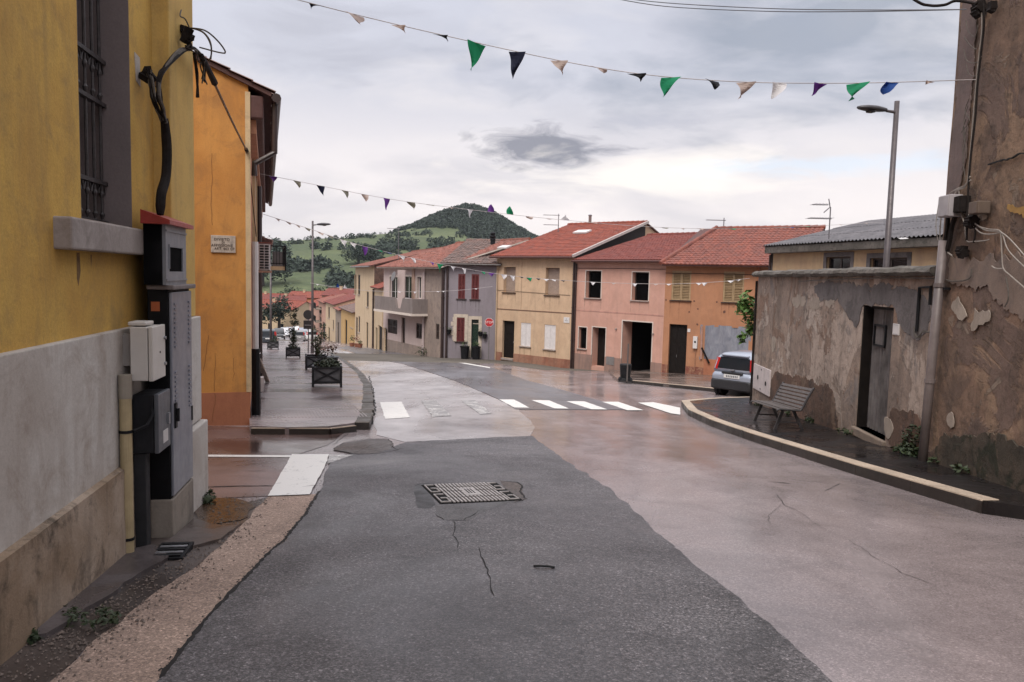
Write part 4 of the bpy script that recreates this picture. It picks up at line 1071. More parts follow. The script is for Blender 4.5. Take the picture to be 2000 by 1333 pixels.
for i in range(24): mb.bar((i * .14, dB, zb0 + .2), (i * .14, dB, rh), .016, .016)
mb.build('railing', M_black, bl)
MB().box(.5, 1.3, dB + .08, dB + .45, zb0 + .14, zb0 + .7).build('balcony_chest', M_pipeg, bl)
# ================================================================ RIGHT: LOW YARD BUILDING, TALL BROWN BUILDING
WA = gp(1468, 797); WB = gp(1803, 915)
wr = Fr(WA, WB, z=WA.z)
M_wold = oldwall('weathered rose plaster', [((.335, .25, .20), (.26, .198, .165)), ((.44, .35, .295), .8, .525, .02, .8), ((.235, .15, .11), 1.1, .56, .02, .8), ((.44, .365, .315), 1.7, .60, .018, .75), ((.21, .185, .175), 1.3, .57, .05, .7)], (.085, .07, .06), streak=.45)
M_told = oldwall('weathered brown plaster', [((.245, .157, .112), (.178, .12, .09)), ((.285, .19, .13), .7, .54, .03, .8), ((.15, .105, .09), 1.0, .55, .02, .8), ((.27, .21, .165), 1.9, .62, .018, .7), ((.13, .09, .072), 1.5, .56, .04, .7)], (.06, .048, .04), streak=.35, off=4.0)
M_cem = oldwall('grey cement patching', [((.165, .145, .142), (.135, .12, .118)), ((.19, .165, .155), 1.5, .57, .03, .7), ((.105, .092, .09), 1.8, .56, .04, .7)], (.075, .065, .062), streak=.4, off=6)
M_cop = plaster('mossy concrete coping', (.16, .14, .125), (.10, .09, .078), dirt=(.03, .028, .024), patch=.8, streak=.3, grime=.8, scale=2.2, bump=1.0)
M_undc = oldwall('exposed brown underlayer', [((.165, .10, .075), (.12, .078, .06)), ((.22, .15, .11), 2.0, .57, .02, .7), ((.09, .065, .055), 2.5, .55, .03, .8)], (.05, .04, .034), streak=.3, off=9)
M_pale = plaster('bare pale plaster', (.36, .30, .25), (.30, .245, .205), dirt=(.17, .14, .115), patch=.6, grime=.5, bump=.5)
M_moss = oldwall('black damp stain', [((.060, .050, .040), (.095, .072, .055)), ((.14, .10, .075), 2.2, .55, .05, .8), ((.03, .032, .022), 3.0, .54, .06, .8)], (.022, .02, .017), streak=.2, off=13)
def irregular(mb, fr, px, th=.008, amp=.035, step=.03, d=0.0):
    """a patch of render standing proud of the wall with a ragged, rounded outline"""
    P = [Vector(fr.at(x, y)) for x, y in px]
    for _ in range(2):
        Q = []
        for i in range(len(P)): a, b = P[i], P[(i + 1) % len(P)]; Q += [a.lerp(b, .22), a.lerp(b, .78)]
        P = Q
    Q = []; n = len(P); step = .03; s0 = rnd(0, 50)
    for i in range(n):
        a, b = P[i], P[(i + 1) % n]; L = (b - a).length; k = max(1, int(L / step)); t = (b - a) / max(L, 1e-6); nn = Vector((-t.y, t.x))
        for j in range(k):
            p = a.lerp(b, j / k); v = Vector((p.x, p.y, s0)); p = p + nn * amp * 1.3 * (noise.noise(v * 5) + .6 * noise.noise(v * 13) + .4 * noise.noise(v * 31))
            Q.append((p.x, p.y))
    m = len(Q); ar = sum(Q[i][0] * Q[(i + 1) % m][1] - Q[(i + 1) % m][0] * Q[i][1] for i in range(m))
    if ar < 0: Q.reverse()
    cx = sum(q[0] for q in Q) / m; cz = sum(q[1] for q in Q) / m
    vs = [(x, d + .0005, z) for x, z in Q] + [(lerp(x, cx, .01), d - th, lerp(z, cz, .01)) for x, z in Q]
    mb.mesh(vs, [tuple(range(m, 2 * m))] + [(i, (i + 1) % m, m + (i + 1) % m, m + i) for i in range(m)]); return mb
yl = wr.at(1838, 560)[0]                                  # where the tall building starts
zc0 = (wr.at(1478, 545)[1] + wr.at(1825, 532)[1]) / 2     # underside of the coping
zc1 = (wr.at(1478, 533)[1] + wr.at(1825, 519)[1]) / 2
dz_ = -1.2
low = thing('low_yard_building', 'low flat roofed yard building with patchy rose plaster and a corrugated door', 'outbuilding', wr.o, wr.a)
dh = wr.rect(1676, 598, 1740, 846)
z_dt = wr.at(1718, 599)[1]; z_db = wr.at(1697, 846)[1]
ds0 = wr.at(1678, 720)[0]; ds1 = wr.at(1738, 720)[0]
hole = (ds0, ds1, z_db, z_dt, .22)
mb = MB(); wall_front(mb, 0, yl, dz_, zc0 + .02, [hole])
mb.poly([(0, 0, dz_), (0, 0, zc0), (0, 4.2, zc0), (0, 4.2, dz_)]); mb.poly([(yl, 4.2, dz_), (0, 4.2, dz_), (0, 4.2, zc0), (yl, 4.2, zc0)])
mb.build('wall', M_wold, low)
# ragged coping slab
mb = MB(); us = [-.10 + (yl + .08) * i / 90 for i in range(91)]
def jg(u, k): return .022 * noise.noise(Vector((u * 2.3, k * 3.1, 4))) + .014 * noise.noise(Vector((u * 9, k * 3.1, 9)))
ring = [(4.3, zc0), (-.10, zc0), (-.15, zc0 + .05), (-.13, zc1 - .02), (-.05, zc1 + .015), (4.3, zc1 + .02)]
mb.grid(lambda u, k: (u, ring[int(k)][0] + jg(u, k), ring[int(k)][1] + jg(u + 7, k)), us, list(range(6)))
mb.poly([(us[0], y, z) for y, z in ring][::-1]); mb.poly([(us[-1], y, z) for y, z in ring])
mb.build('coping', M_cop, low)
# patches of other render
irregular(MB(), wr, [(1640, 562), (1700, 566), (1770, 560), (1800, 575), (1822, 600), (1812, 650), (1790, 668), (1756, 640), (1754, 596), (1682, 594), (1676, 650), (1660, 620), (1636, 590)], .008).build('cement_patch', M_cem, low)
irregular(MB(), wr, [(1585, 552), (1640, 552), (1690, 556), (1745, 552), (1745, 568), (1690, 575), (1630, 585), (1600, 590)], .006, amp=.05).build('cement_patch', M_cem, low)
for P_ in ([(1548, 580), (1572, 578), (1576, 596), (1550, 602)], [(1580, 585), (1600, 582), (1604, 600), (1583, 606)], [(1610, 572), (1630, 562), (1632, 600), (1612, 606)]):
    irregular(MB(), wr, P_, .004, amp=.075, step=.05).build('pale_patch', M_pale, low)
irregular(MB(), wr, [(1508, 655), (1516, 660), (1512, 690), (1507, 688)], .005, amp=.02, step=.05).build('pale_patch', M_pale, low)
irregular(MB(), wr, [(1512, 722), (1545, 735), (1580, 738), (1600, 752), (1626, 752), (1632, 790), (1640, 830), (1636, 852), (1596, 842), (1560, 826), (1520, 812), (1500, 805), (1505, 750)], .006, amp=.06, step=.06).build('bare_patch', M_undc, low)
irregular(MB(), wr, [(1735, 805), (1760, 795), (1790, 812), (1806, 835), (1803, 900), (1780, 890), (1755, 882), (1732, 870)], .006, amp=.05, step=.06).build('bare_patch', M_undc, low)
irregular(MB(), wr, [(1727, 812), (1742, 822), (1748, 840), (1738, 856), (1728, 852)], .012, amp=.03, step=.05).build('pale_patch', M_pale, low)
irregular(MB(), wr, [(1466, 820), (1520, 838), (1600, 866), (1668, 868), (1700, 876), (1800, 905), (1806, 935), (1700, 905), (1600, 872), (1466, 830)], .010, amp=.08, step=.06).build('damp_moss', M_moss, low)
# door with sill stone
MB().box(ds0 - .05, ds1 + .05, -.06, .22, z_db - .14, z_db).build('threshold', plaster('worn threshold', (.24, .185, .145), grime=.6, bump=.8), low, bevel=.02)
M_corr = plain('weathered corrugated door', (.125, .112, .112), .5, .1, var=.5, scale=3)
dd = .17; mb = MB(); n = 44; xs_ = [ds0 + .02 + (ds1 - ds0 - .04) * i / n for i in range(n + 1)]
mb.grid(lambda u, v: (u, dd + .024 * math.sin((u - ds0) * 2 * PI / .105), v), xs_, [z_db + .01, z_dt - .02])
dr = mb.build('door', M_corr, low)
MB().box(ds1 - .07, ds1 - .0, dd - .05, dd + .03, z_db, z_dt).build('jamb_lining', M_wood_d, low); MB().box(ds0 + .001, ds0 + .03, .012, dd + .03, z_db, z_dt - .002).build('jamb_lining', M_wood_d, low); MB().box(ds0 + .03, ds1 - .07, .10, dd + .03, z_dt - .05, z_dt - .002).build('door_lintel', M_wood_d, low)  # near-black boards, one covering the far jamb reveal
MB().box(ds0 - .1, ds1 + .1, .215, .26, z_db - .1, z_dt + .1).build('door_backing', M_dark, low)
q0, q1, q2, q3 = wr.rect(1712, 636, 1733, 676, dd)
mb = MB(); mb.bar((q0, dd - .03, q2), (q1, dd - .03, q2), .03, .03).bar((q0, dd - .03, q3), (q1, dd - .03, q3), .03, .03).bar((q0, dd - .03, q2), (q0, dd - .03, q3), .03, .03, up=(0, 1, 0)).bar((q1, dd - .03, q2), (q1, dd - .03, q3), .03, .03, up=(0, 1, 0))
mb.build('hatch_frame', M_black, dr)
nx = wr.rect(1746, 633, 1758, 655)
pl = thing('house_number_plate', 'small white number tile beside the corrugated door', 'number plate', wr.w((nx[0] + nx[1]) / 2, 0, (nx[2] + nx[3]) / 2), wr.a)
a, b = (nx[1] - nx[0]) / 2, (nx[3] - nx[2]) / 2
MB().box(-a, a, -.02, 0, -b, b).build('tile', M_white, pl, bevel=.004); mb = MB()
mb.box(-a * .7, a * .7, -.023, -.0195, -b * .85, -b * .8).box(-a * .7, a * .7, -.023, -.0195, b * .8, b * .85); mb.build('rim', M_grey_m, pl, kind='stuff')
# black hoop pipe on the wall
hp = thing('wall_pipe', 'black bent conduit hooked on the wall right of the corrugated door', 'pipe')
pts = [(1790, 648), (1796, 562), (1818, 561), (1816, 596)]
MB().tube([wr.w(*(lambda q: (q[0], -.03, q[1]))(wr.at(x, y, -.03))) for x, y in pts], .022, 8).build('tube', M_black, hp)
mb = MB()
for k in range(3):
    mb.tube(smooth_path([wr.w(*(lambda q: (q[0], -.04, q[1]))(wr.at(x + rnd(-2, 2), y + rnd(-2, 2), -.04))) for x, y in [(1784, 640), (1788, 656), (1794, 660), (1803, 648), (1812, 650), (1824, 648)]]), .008, 5)
mb.build('loose_cable', M_cable_g, hp)
# white hatch near the bench
hx = [wr.at(x, y) for x, y in ((1475, 712), (1508, 722), (1503, 772), (1472, 760))]
hh = thing('meter_hatch', 'square white meter hatch with dark holes above the bench', 'hatch', wr.o, wr.a)
hc = [(p[0], p[1]) for p in hx]; s0_, s1_ = (hc[0][0] + hc[3][0]) / 2, (hc[1][0] + hc[2][0]) / 2; z0_, z1_ = (hc[2][1] + hc[3][1]) / 2, (hc[0][1] + hc[1][1]) / 2
MB().box(s0_, s1_, -.03, .0, z0_, z1_).build('panel', plain('dirty white panel', (.55, .48, .47), .6, var=.15), hh, bevel=.006)
for u, v, r in ((.30, .52, .055), (.78, .42, .055), (.48, .12, .02), (.5, .88, .02)):
    MB().tube([(lerp(s0_, s1_, u), -.036, lerp(z0_, z1_, v)), (lerp(s0_, s1_, u), -.025, lerp(z0_, z1_, v))], r, 10).build('hole', M_black, hh)
# ---- tall brown building
tb = thing('tall_brown_building', 'tall brown plastered building at the right with peeling render', 'building', wr.o, wr.a)
TE = yl + 9.5; ZT = 9.0
mb = MB(); n = 40
mb.grid(lambda u, v: (u, -.02 - .02 * noise.noise(Vector((u * 1.1, v * .9, 3))), v), [yl + (TE - yl) * i / n for i in range(n + 1)], [dz_ + (ZT - dz_) * i / n for i in range(n + 1)])
mb.poly([(yl, -.01, dz_), (yl, -.01, ZT), (yl, 8, ZT), (yl, 8, dz_)]); mb.poly([(TE, 0, dz_), (TE, 8, dz_), (TE, 8, ZT), (TE, 0, ZT)]); mb.poly([(yl, 0, ZT), (TE, 0, ZT), (TE, 8, ZT), (yl, 8, ZT)]); mb.poly([(yl, 8, dz_), (yl, 8, ZT), (TE, 8, ZT), (TE, 8, dz_)])
mb.build('wall', M_told, tb)
cw = wr.at(1912, 120, -.05)[0]
irregular(MB(), wr, [(1889, -30), (1916, -30), (1912, 60), (1908, 150), (1897, 250), (1890, 340), (1870, 395), (1853, 398), (1868, 260), (1878, 140)], .010, d=-.035).build('cement_corner', plaster('grey brown corner render', (.185, .135, .125), (.15, .11, .10), grime=.5, bump=.8), tb)
for P_ in ([(1870, 588), (1882, 583), (1894, 600), (1897, 622), (1884, 630), (1873, 615), (1866, 602)], [(1910, 598), (1920, 612), (1930, 606), (1940, 606), (1938, 622), (1920, 628), (1912, 645), (1904, 642), (1910, 620)], [(1858, 815), (1868, 812), (1872, 835), (1860, 838)], [(1925, 418), (1937, 416), (1935, 434), (1923, 434)]):
    irregular(MB(), wr, P_, .006, amp=.045, step=.05, d=-.04).build('pale_patch', M_pale, tb)
irregular(MB(), wr, [(1976, 398), (1990, 404), (2030, 395), (2030, 425), (1985, 420), (1974, 412)], .006, amp=.04, d=-.04).build('ochre_patch', plain('ochre patch', (.30, .17, .05), .85, var=.3), tb)
irregular(MB(), wr, [(1856, 500), (1900, 498), (1960, 505), (2030, 500), (2030, 640), (1960, 600), (1945, 570), (1900, 560), (1862, 560)], .006, amp=.08, d=-.032).build('cement_patch', plaster('brown grey patch', (.25, .185, .15), (.20, .15, .125), grime=.6, bump=.8), tb)
irregular(MB(), wr, [(1840, 850), (1900, 852), (1935, 842), (1970, 860), (2030, 880), (2030, 1010), (1900, 950), (1822, 922)], .012, amp=.07, step=.06, d=-.035).build('damp_moss', M_moss, tb)
wcr = [(1930, 322), (1960, 312), (2000, 300), (2040, 288)]
mb = MB(); P = jag([wr.at(x, y, -.045) for x, y in wcr], .03, .05, closed=False)
for p, q in zip(P, P[1:]): mb.bar((p[0], -.042, p[1]), (q[0], -.042, q[1]), .02, .014)
mb.build('crack', M_crack, tb)
# fat drain pipe on the joint between the two
pb = wr.at(1800, 912, -.12); pt = wr.at(1843, 470, -.12)
dp = thing('drain_pipe', 'long grey drain pipe at the joint of the low and the tall building', 'pipe', wr.w(pb[0], -.12, pb[1]), wr.a)
M_drain = plain('weathered grey pipe', (.155, .125, .12), .5, .1, var=.35, scale=3)
dx = pt[0] - pb[0]; H = pt[1] - pb[1]
MB().tube([(0, 0, -.2), (dx * .4, 0, H * .4), (dx, 0, H)], .056, 12).build('tube', M_drain, dp, smooth=True)
for k in (.38, .80): MB().tube([(dx * k, 0, H * k), (dx * k, 0, H * k + .05)], .066, 12).build('joint', M_drain, dp)
MB().box(dx * .8 - .09, dx * .8 + .09, .02, .12, H * .8 - .03, H * .8).build('bracket', M_black, dp)
# junction boxes and cables on the corner
M_boxg = plain('pale grey box', (.36, .33, .34), .6, var=.15)
def wbox(name, label, cat, px, d0, d1, mat, tilt=0):
    r = wr.rect(*px, d0); o = thing(name, label, cat, wr.w((r[0] + r[1]) / 2, 0, (r[2] + r[3]) / 2), wr.a)
    a, b = (r[1] - r[0]) / 2, (r[3] - r[2]) / 2; M = Matrix.Rotation(tilt, 4, 'Y')
    mb = MB(); mb.box(-a, a, d0, d1, -b, b, M); bo = mb.build('casing', mat, o, bevel=.01)
    MB().box(-a * .92, a * .92, d0 - .012, d0, -b * .92, b * .92, M).build('cover', mat, o, bevel=.004); return o
wbox('cable_box', 'pale grey cable box on the corner above the drain pipe', 'junction box', (1833, 382, 1854, 424), -.22, -.06, M_boxg)
wbox('cable_box', 'dark cable box right beside the pale grey cable box', 'junction box', (1856, 384, 1876, 416), -.16, -.04, M_cable)
wbox('cable_box', 'brown cable box hanging among the wires on the tall building', 'junction box', (1893, 394, 1910, 418), -.18, -.04, plain('brown box', (.12, .085, .065), .7))
wb = thing('wall_cables', 'loose whitish and dark cables straggling over the tall brown building', 'cables')
def wc(pts, r, mat, d=-.09, jit=0):
    P = [wr.w(*(lambda q: (q[0], d, q[1]))(wr.at(x + rnd(-jit, jit), y + rnd(-jit, jit), d))) for x, y in pts]
    return MB().tube(smooth_path(P), r, 5).build('cable', mat, wb)
wc([(1917, -20), (1922, 40), (1918, 90), (1910, 160), (1905, 230), (1898, 290), (1893, 345), (1890, 400), (1888, 470)], .013, M_cable)
wc([(1914, -20), (1918, 50), (1912, 110), (1907, 160), (1900, 240), (1895, 300), (1888, 360), (1870, 372), (1862, 385)], .008, M_cable_w)
wc([(1895, 345), (1885, 362), (1868, 370), (1855, 378)], .010, M_cable_w); wc([(1896, 352), (1880, 366), (1862, 374)], .008, M_cable_w)
wc([(1873, 372), (1876, 410), (1884, 440), (1888, 470), (1902, 472), (1925, 470), (1932, 468)], .007, M_cable_w)
wc([(1838, 425), (1836, 460), (1842, 485), (1860, 500)], .009, M_cable_w); wc([(1833, 400), (1828, 440), (1832, 470)], .005, M_cable_w)
wc([(1890, 430), (1905, 438), (1925, 450), (1945, 452), (1955, 454), (1975, 470), (2010, 510)], .008, M_cable_w); wc([(1892, 420), (1908, 440), (1930, 448), (1955, 453), (1970, 490), (2010, 530)], .007, M_cable_w)
wc([(1900, 440), (1915, 455), (1935, 458), (1955, 454)], .008, M_cable_w); wc([(1955, 455), (1957, 500), (1960, 525), (1975, 540), (2010, 570)], .007, M_cable_w)
wc([(1937, 520), (1945, 525), (1960, 525)], .008, M_cable_w); wc([(1965, 540), (1970, 580), (1962, 600)], .008, M_cable_g)
wc([(1852, 420), (1850, 450), (1845, 480)], .028, M_cable); wc([(1870, 415), (1860, 440), (1855, 470), (1850, 490)], .03, M_cable); wc([(1882, 480), (1880, 495), (1878, 505)], .03, M_cable)
wc([(1900, 420), (1905, 450), (1902, 475)], .012, M_cable); wc([(1560, 550), (1660, 545), (1760, 543), (1838, 546), (1860, 550), (1892, 545), (1898, 525)], .009, M_cable_g, d=-.06)
for k in range(5): wc([(1895 - k * 2, 190 + k * 20), (1885, 215 + k * 22), (1892 - k * 3, 240 + k * 25), (1882, 262 + k * 24)], .005, M_cable_g, jit=5)
for k in range(4): wc([(1886, 40 + k * 30), (1893, 60 + k * 28), (1905, 70 + k * 26), (1914, 50 + k * 30)], .005, M_cable_g, jit=4)
def wlump(px, py, r, mat, name='insulator', d=-.10):
    x, z = wr.at(px, py, d); mb = MB()
    for _ in range(5): mb.box(-r, r, -r, r, -r, r, Matrix.Translation(wr.w(x + rnd(-.5, .5) * r, d, z + rnd(-.8, .8) * r)) @ Matrix.Rotation(rnd(0, 3), 4, 'Y'))
    return mb.build(name, mat, wb)
wlump(1911, 18, .05, M_cable); wlump(1937, 14, .035, M_cable); wlump(1880, 492, .045, M_cable); wlump(1898, 430, .05, M_cable)
# weeds at the foot of the right wall
M_leaf = leafmat('weed leaves', (.045, .075, .018), (.075, .105, .028)); M_leafd = leafmat('dark weed leaves', (.02, .035, .012), (.035, .05, .016))
mb = MB()
for i in range(150):
    s_ = rnd(.5, yl + 4.0); k = noise.noise(Vector((s_ * 1.5, 2, 2)))
    if k < .12 and not (1760 < pxof(wr.w(s_, 0, 0))[0] < 1830): continue
    p = wr.w(s_, -rnd(.03, .16), 0); p.z = gz(p.x, p.y) + .13
    bunch(11, rnd(.04, .10), p + Vector((0, 0, .05)), leaf=.035, seed=i, mb=mb)
for i in range(40):
    x, z = wr.at(rnd(1765, 1803), rnd(835, 895)); bunch(10, .08, wr.w(x, -.04, z), leaf=.035, seed=400 + i, mb=mb)
mb.build('weeds', M_leafd, kind='stuff')

# ================================================================ BENCH
FL = wr.loc(gp(1463, 822, .13)); FR_ = wr.loc(gp(1524, 839, .13))
bs0 = FL.x - .22; bs1 = FR_.x + .22; g0 = wr.w((bs0 + bs1) / 2, -.4, 0)
Lb = clamp(bs1 - bs0, 1.5, 1.95)
be = thing('bench', 'dark slatted metal bench against the low rose wall under the white hatch', 'bench', wr.w(bs0, min(0, (FL.y + FR_.y) / 2 + .64), 0), wr.a)
pa = wr.w(bs0 + .22, FL.y, 0); pb2 = wr.w(bs0 + Lb - .22, FL.y, 0); za = gz(pa.x, pa.y) + .13; zb3 = gz(pb2.x, pb2.y) + .13
be.scale = (1, 1, .80)
be.location.z = za - (zb3 - za) / (Lb - .44) * .22
be.rotation_euler = (Matrix.Rotation(wr.a, 3, 'Z') @ Matrix.Rotation(-math.atan2(zb3 - za, Lb - .44), 3, 'Y')).to_euler()
M_bench = plain('weathered bench slats', (.10, .085, .08), .5, .2, var=.25); M_benchi = plain('dark bench iron', (.045, .04, .042), .45, .4, var=.3)
prof = [(-.62, .44), (-.55, .455), (-.47, .45), (-.39, .445), (-.31, .45)]
for i, (d_, z_) in enumerate(prof):
    MB().box(.02, Lb - .02, d_ - .032, d_ + .032, z_, z_ + .022).build('seat_slat', M_bench, be, bevel=.005)
for i in range(6):
    t = i / 5; d_ = lerp(-.235, -.085, t); z_ = lerp(.50, .88, t)
    M = Matrix.Translation((0, d_, z_)) @ Matrix.Rotation(math.radians(-22), 4, 'X')
    MB().box(.02, Lb - .02, -.011, .011, -.028, .028, M).build('back_slat', M_bench, be, bevel=.005)
for x in (.03, Lb - .03):
    sd = MB(); path = [(x, -.66, .40), (x, -.64, .445), (x, -.5, .445), (x, -.32, .435), (x, -.25, .47), (x, -.16, .70), (x, -.06, .93)]
    sd.tube(smooth_path([Vector(p) for p in path], 5), .020, 8); sd.build('side_frame', M_benchi, be, smooth=True)
for x in (.22, Lb - .22):
    for (a, b) in (((-.50, .44), (-.64, -.02)), ((-.34, .44), (-.16, -.02))):
        MB().bar((x, a[0], a[1]), (x, b[0], b[1]), .05, .035, up=(1, 0, 0)).build('leg', M_benchi, be)
    MB().bar((x, -.58, .16), (x, -.23, .16), .03, .03).build('leg_tie', M_benchi, be)
MB().bar((.22, -.42, .42), (Lb - .22, -.42, .42), .05, .03).build('stretcher', M_benchi, be)
# climber at the far corner of the low building
iv = thing('climbing_plant', 'green climbing plant hanging down the far corner of the low building', 'plant', wr.w(-.25, .15, 0), wr.a)
mb = MB()
for (x, y, r, n_, sd_) in ((1456, 588, .28, 90, 1), (1455, 606, .34, 120, 2), (1461, 622, .26, 80, 3), (1457, 640, .16, 40, 4), (1455, 662, .18, 50, 5), (1462, 650, .14, 30, 6), (1466, 600, .3, 80, 7)):
    dd_, zz = wr.atS(x, y, -.15); dd_ = clamp(dd_, .05, .9); q = Vector((-.35, (-.30 if x < 1457 else -.12), zz)); bunch(n_, r, q, leaf=.085, seed=sd_, mb=mb)
mb.build('foliage', leafmat('climber leaves', (.05, .11, .018), (.10, .17, .035)), iv)
MB().tube([(-.12, .05, -1.2), (-.14, .0, .8), (-.2, -.05, 2.2)], .03, 6).build('stem', M_frame_d, iv)
cpz = wr.at(1467, 600)[1]
cp_ = thing('corner_pipe', 'thin dark pipe on the far corner of the low building beside the climber', 'pipe', wr.w(-.05, -.02, 0), wr.a)
MB().tube([(0, 0, -.1), (0, 0, zc0 - .1)], .03, 8).build('tube', M_cable, cp_)

# ================================================================ OCHRE BUILDING WITH GREY CORRUGATED ROOF, BEHIND
VA = atY(1507, 480, 30.0); VB = atY(1832, 464, 21.9)
vr = Fr(VA, VB, z=VA.z)
ov_ = thing('ochre_building', 'ochre building with a grey corrugated roof behind the low yard building', 'building', vr.o, vr.a)
M_ochre = plaster('pale ochre plaster', (.47, .335, .20), (.42, .275, .17), dirt=(.25, .18, .13), patch=.6, streak=.3, grime=.3)
ez = vr.at(1670, 480)[1]; LV = vr.L + 5
hv = []
for px in ((1614, 502, 1661, 526), (1699, 504, 1772, 530)):
    r = vr.rect(*px); hv.append((r[0], r[1], r[2] - .6, r[3], .22))
mb = MB(); wall_front(mb, .15, LV, -6, ez - .1, hv); shell(mb, LV - .15, -6, ez - .1, 8, 4, ez + 1.2, s0=.15); mb.build('wall', M_ochre, ov_)
for h in hv:
    surround(ov_, h, .16, M_cem, .015); glazed(ov_, h, M_frame_d, d=.12)
MB().box(0, LV, -.30, .15, ez - .16, ez + .10).build('eave_slab', M_cop, ov_, bevel=.02)
M_eter = plaster('grey fibre cement', (.155, .145, .155), (.11, .105, .115), dirt=(.05, .05, .05), patch=.8, streak=.3, grime=.6, scale=1.5, bump=.3)
rdz = vr.atS(1575, 445, 1.2)
R0 = 4.6; rise = 1.15
k = rise / R0; sl_ = math.hypot(1, k); mb = MB(); nW = int((LV + .2) / .177) * 6
for row in range(3):
    v0, v1 = row * R0 / 3, (row + 1) * R0 / 3 + .1
    mb.grid(lambda u, v: (u, -.36 + v, ez + .13 + k * v + .026 * math.sin(u * 2 * PI / .177) + (.02 * (1 - (v - v0) / (v1 - v0)))), [-.05 + (LV + .1) * i / nW for i in range(nW + 1)], [v0, v1])
mb.poly([(-.05, -.36, ez + .10), (-.05, -.36 + R0, ez + .10 + rise), (-.05, 8, ez - .1)])
mb.grid(lambda u, v: (u, -.36 + R0 + v * 4, ez + .13 + rise - v * rise), [-.05, LV], [0, 1])
mb.build('roof', M_eter, ov_)
MB().tube([(.05, -.06, -5), (.05, -.06, ez - .2)], .05, 8).build('downpipe', M_pipe, ov_)
MB().box(.0, .0 + .12, -.02, .2, -5, ez - .16).build('corner_strip', M_cem, ov_)
# ================================================================ THE TERRACE ACROSS THE CROSSING
GRP = 'terraced houses across the crossing'
def P(px, py, D): return atY(px, py, D)
Q0 = P(866, 697, 50.7); Q1 = P(966.5, 704, 50.1); Q2 = P(1117, 722, 46.0); Q3 = P(1292, 728, 41.3); Q4 = P(1512, 740, 38.2)
def fz(p): return gz(p.x, p.y)
M_tred = tilemat('bright red tiles', (.26, .055, .028), (.18, .04, .024), (.12, .045, .036), .5)
M_tred2 = tilemat('deep red tiles', (.20, .044, .030), (.145, .034, .026), (.11, .04, .038), .45)
M_tmix = tilemat('rose red tiles', (.24, .068, .042), (.15, .045, .033), (.13, .06, .05), .5)
M_tgrey = tilemat('lichened grey brown tiles', (.19, .115, .095), (.11, .075, .066), (.085, .075, .07), .6)
M_trust = tilemat('dull rust tiles', (.26, .085, .055), (.19, .068, .05), (.10, .06, .05), .5)
# ---- cream house
fc = Fr(Q1, Q2, z=min(fz(Q1), fz(Q2)) - .1)
M_creamw = plaster('cream facade', (.56, .395, .265), (.48, .33, .22), dirt=(.33, .24, .17), patch=.7, streak=.32, grime=.3, fine=.06)
M_redpl = plaster('worn red plinth', (.27, .115, .075), (.33, .19, .13), dirt=(.10, .05, .04), patch=.7, grime=.4)
ez = (fc.at(1000, 500)[1] + fc.at(1100, 499)[1]) / 2
ch = thing('cream_house', 'cream two storey house with two beige roller shutters and bright red tiled roof', 'house', fc.o, fc.a, GRP)
H = lambda fr, r, rev, dn=0.0: (lambda q: (q[0], q[1], q[2] - dn, q[3], rev))(fr.rect(*r))
hs_ = [H(fc, (983.5, 522, 1006.7, 571.5), .30), H(fc, (1065.5, 523.5, 1092.5, 577), .30), H(fc, (981, 627, 1004, 700), .25), H(fc, (1017, 631, 1036.5, 677), .16), H(fc, (1063, 635, 1085, 683), .16)]
zr_, rd_ = ez + 2.45, 8.0
mb = MB(); wall_front(mb, 0, fc.L, -.8, ez, hs_); shell(mb, fc.L, -.8, ez, 15, rd_, zr_); mb.build('wall', M_creamw, ch)
for h in hs_[:2]: roller(ch, h, M_beige); sill(ch, h, mat=M_frame_d)
door(ch, hs_[2]); MB().box(hs_[2][0], hs_[2][1], -.12, .02, hs_[2][2] - .12, hs_[2][2]).build('doorstep', M_sill, ch)
for h in hs_[3:]: leaf_shutters(ch, h, M_white, louvre=False, d=.03); sill(ch, h, mat=M_sill)
zp0 = fc.at(1050, 696)[1]
plinth(ch, gaps(.02, fc.L - .02, hs_[2:3]), -.8, zp0, M_redpl)
zb1 = (fc.at(980, 604)[1] + fc.at(1110, 611.5)[1]) / 2
MB().box(.02, fc.L - .05, -.02, .01, zb1 - .04, zb1 + .02).build('string_course', plain('brown string course', (.16, .09, .06), .8), ch)
zb2 = fc.at(1030, 570)[1]
MB().tube([(.05, -.02, zb2 + .02), (1.3, -.03, zb2), (fc.L - .3, -.02, zb2 - .12)], .011, 4).build('facade_cable', M_frame_d, ch)
xv = fc.at(1019, 550)[0]; MB().tube([(xv, -.015, zb1), (xv, -.015, ez - .1)], .014, 4).build('facade_cable', plain('painted conduit', (.36, .26, .18), .8), ch)
tiled_roof(ch, -.22, fc.L + .12, ez, rd_, zr_, 15, ez, over=.42, mat=M_tred, deck=M_soff, gut=M_soff)
# white verge board along the right side and pale flashing
k_ = (zr_ - ez) / rd_
MB().bar((fc.L + .16, -.5, ez - .5 * k_ + .11), (fc.L + .16, rd_ + .1, zr_ + .13), .12, .16).build('verge_board', plain('pale verge board', (.45, .40, .38), .7), ch)
MB().poly([(fc.L + .004, 0, ez - .9), (fc.L + .004, rd_, ez - .9), (fc.L + .004, rd_, zr_), (fc.L + .004, 0, ez)]).build('dark_gable', plain('dark gable face', (.022, .016, .016), .85), ch)  # near-black sheet over the right gable under the verge
downpipe(ch, fc.L - .02, -.6, ez - .25, M_pipe, r=.07); downpipe(ch, .10, -.4, ez - .3, plain('cream downpipe', (.45, .33, .22), .6), r=.04)
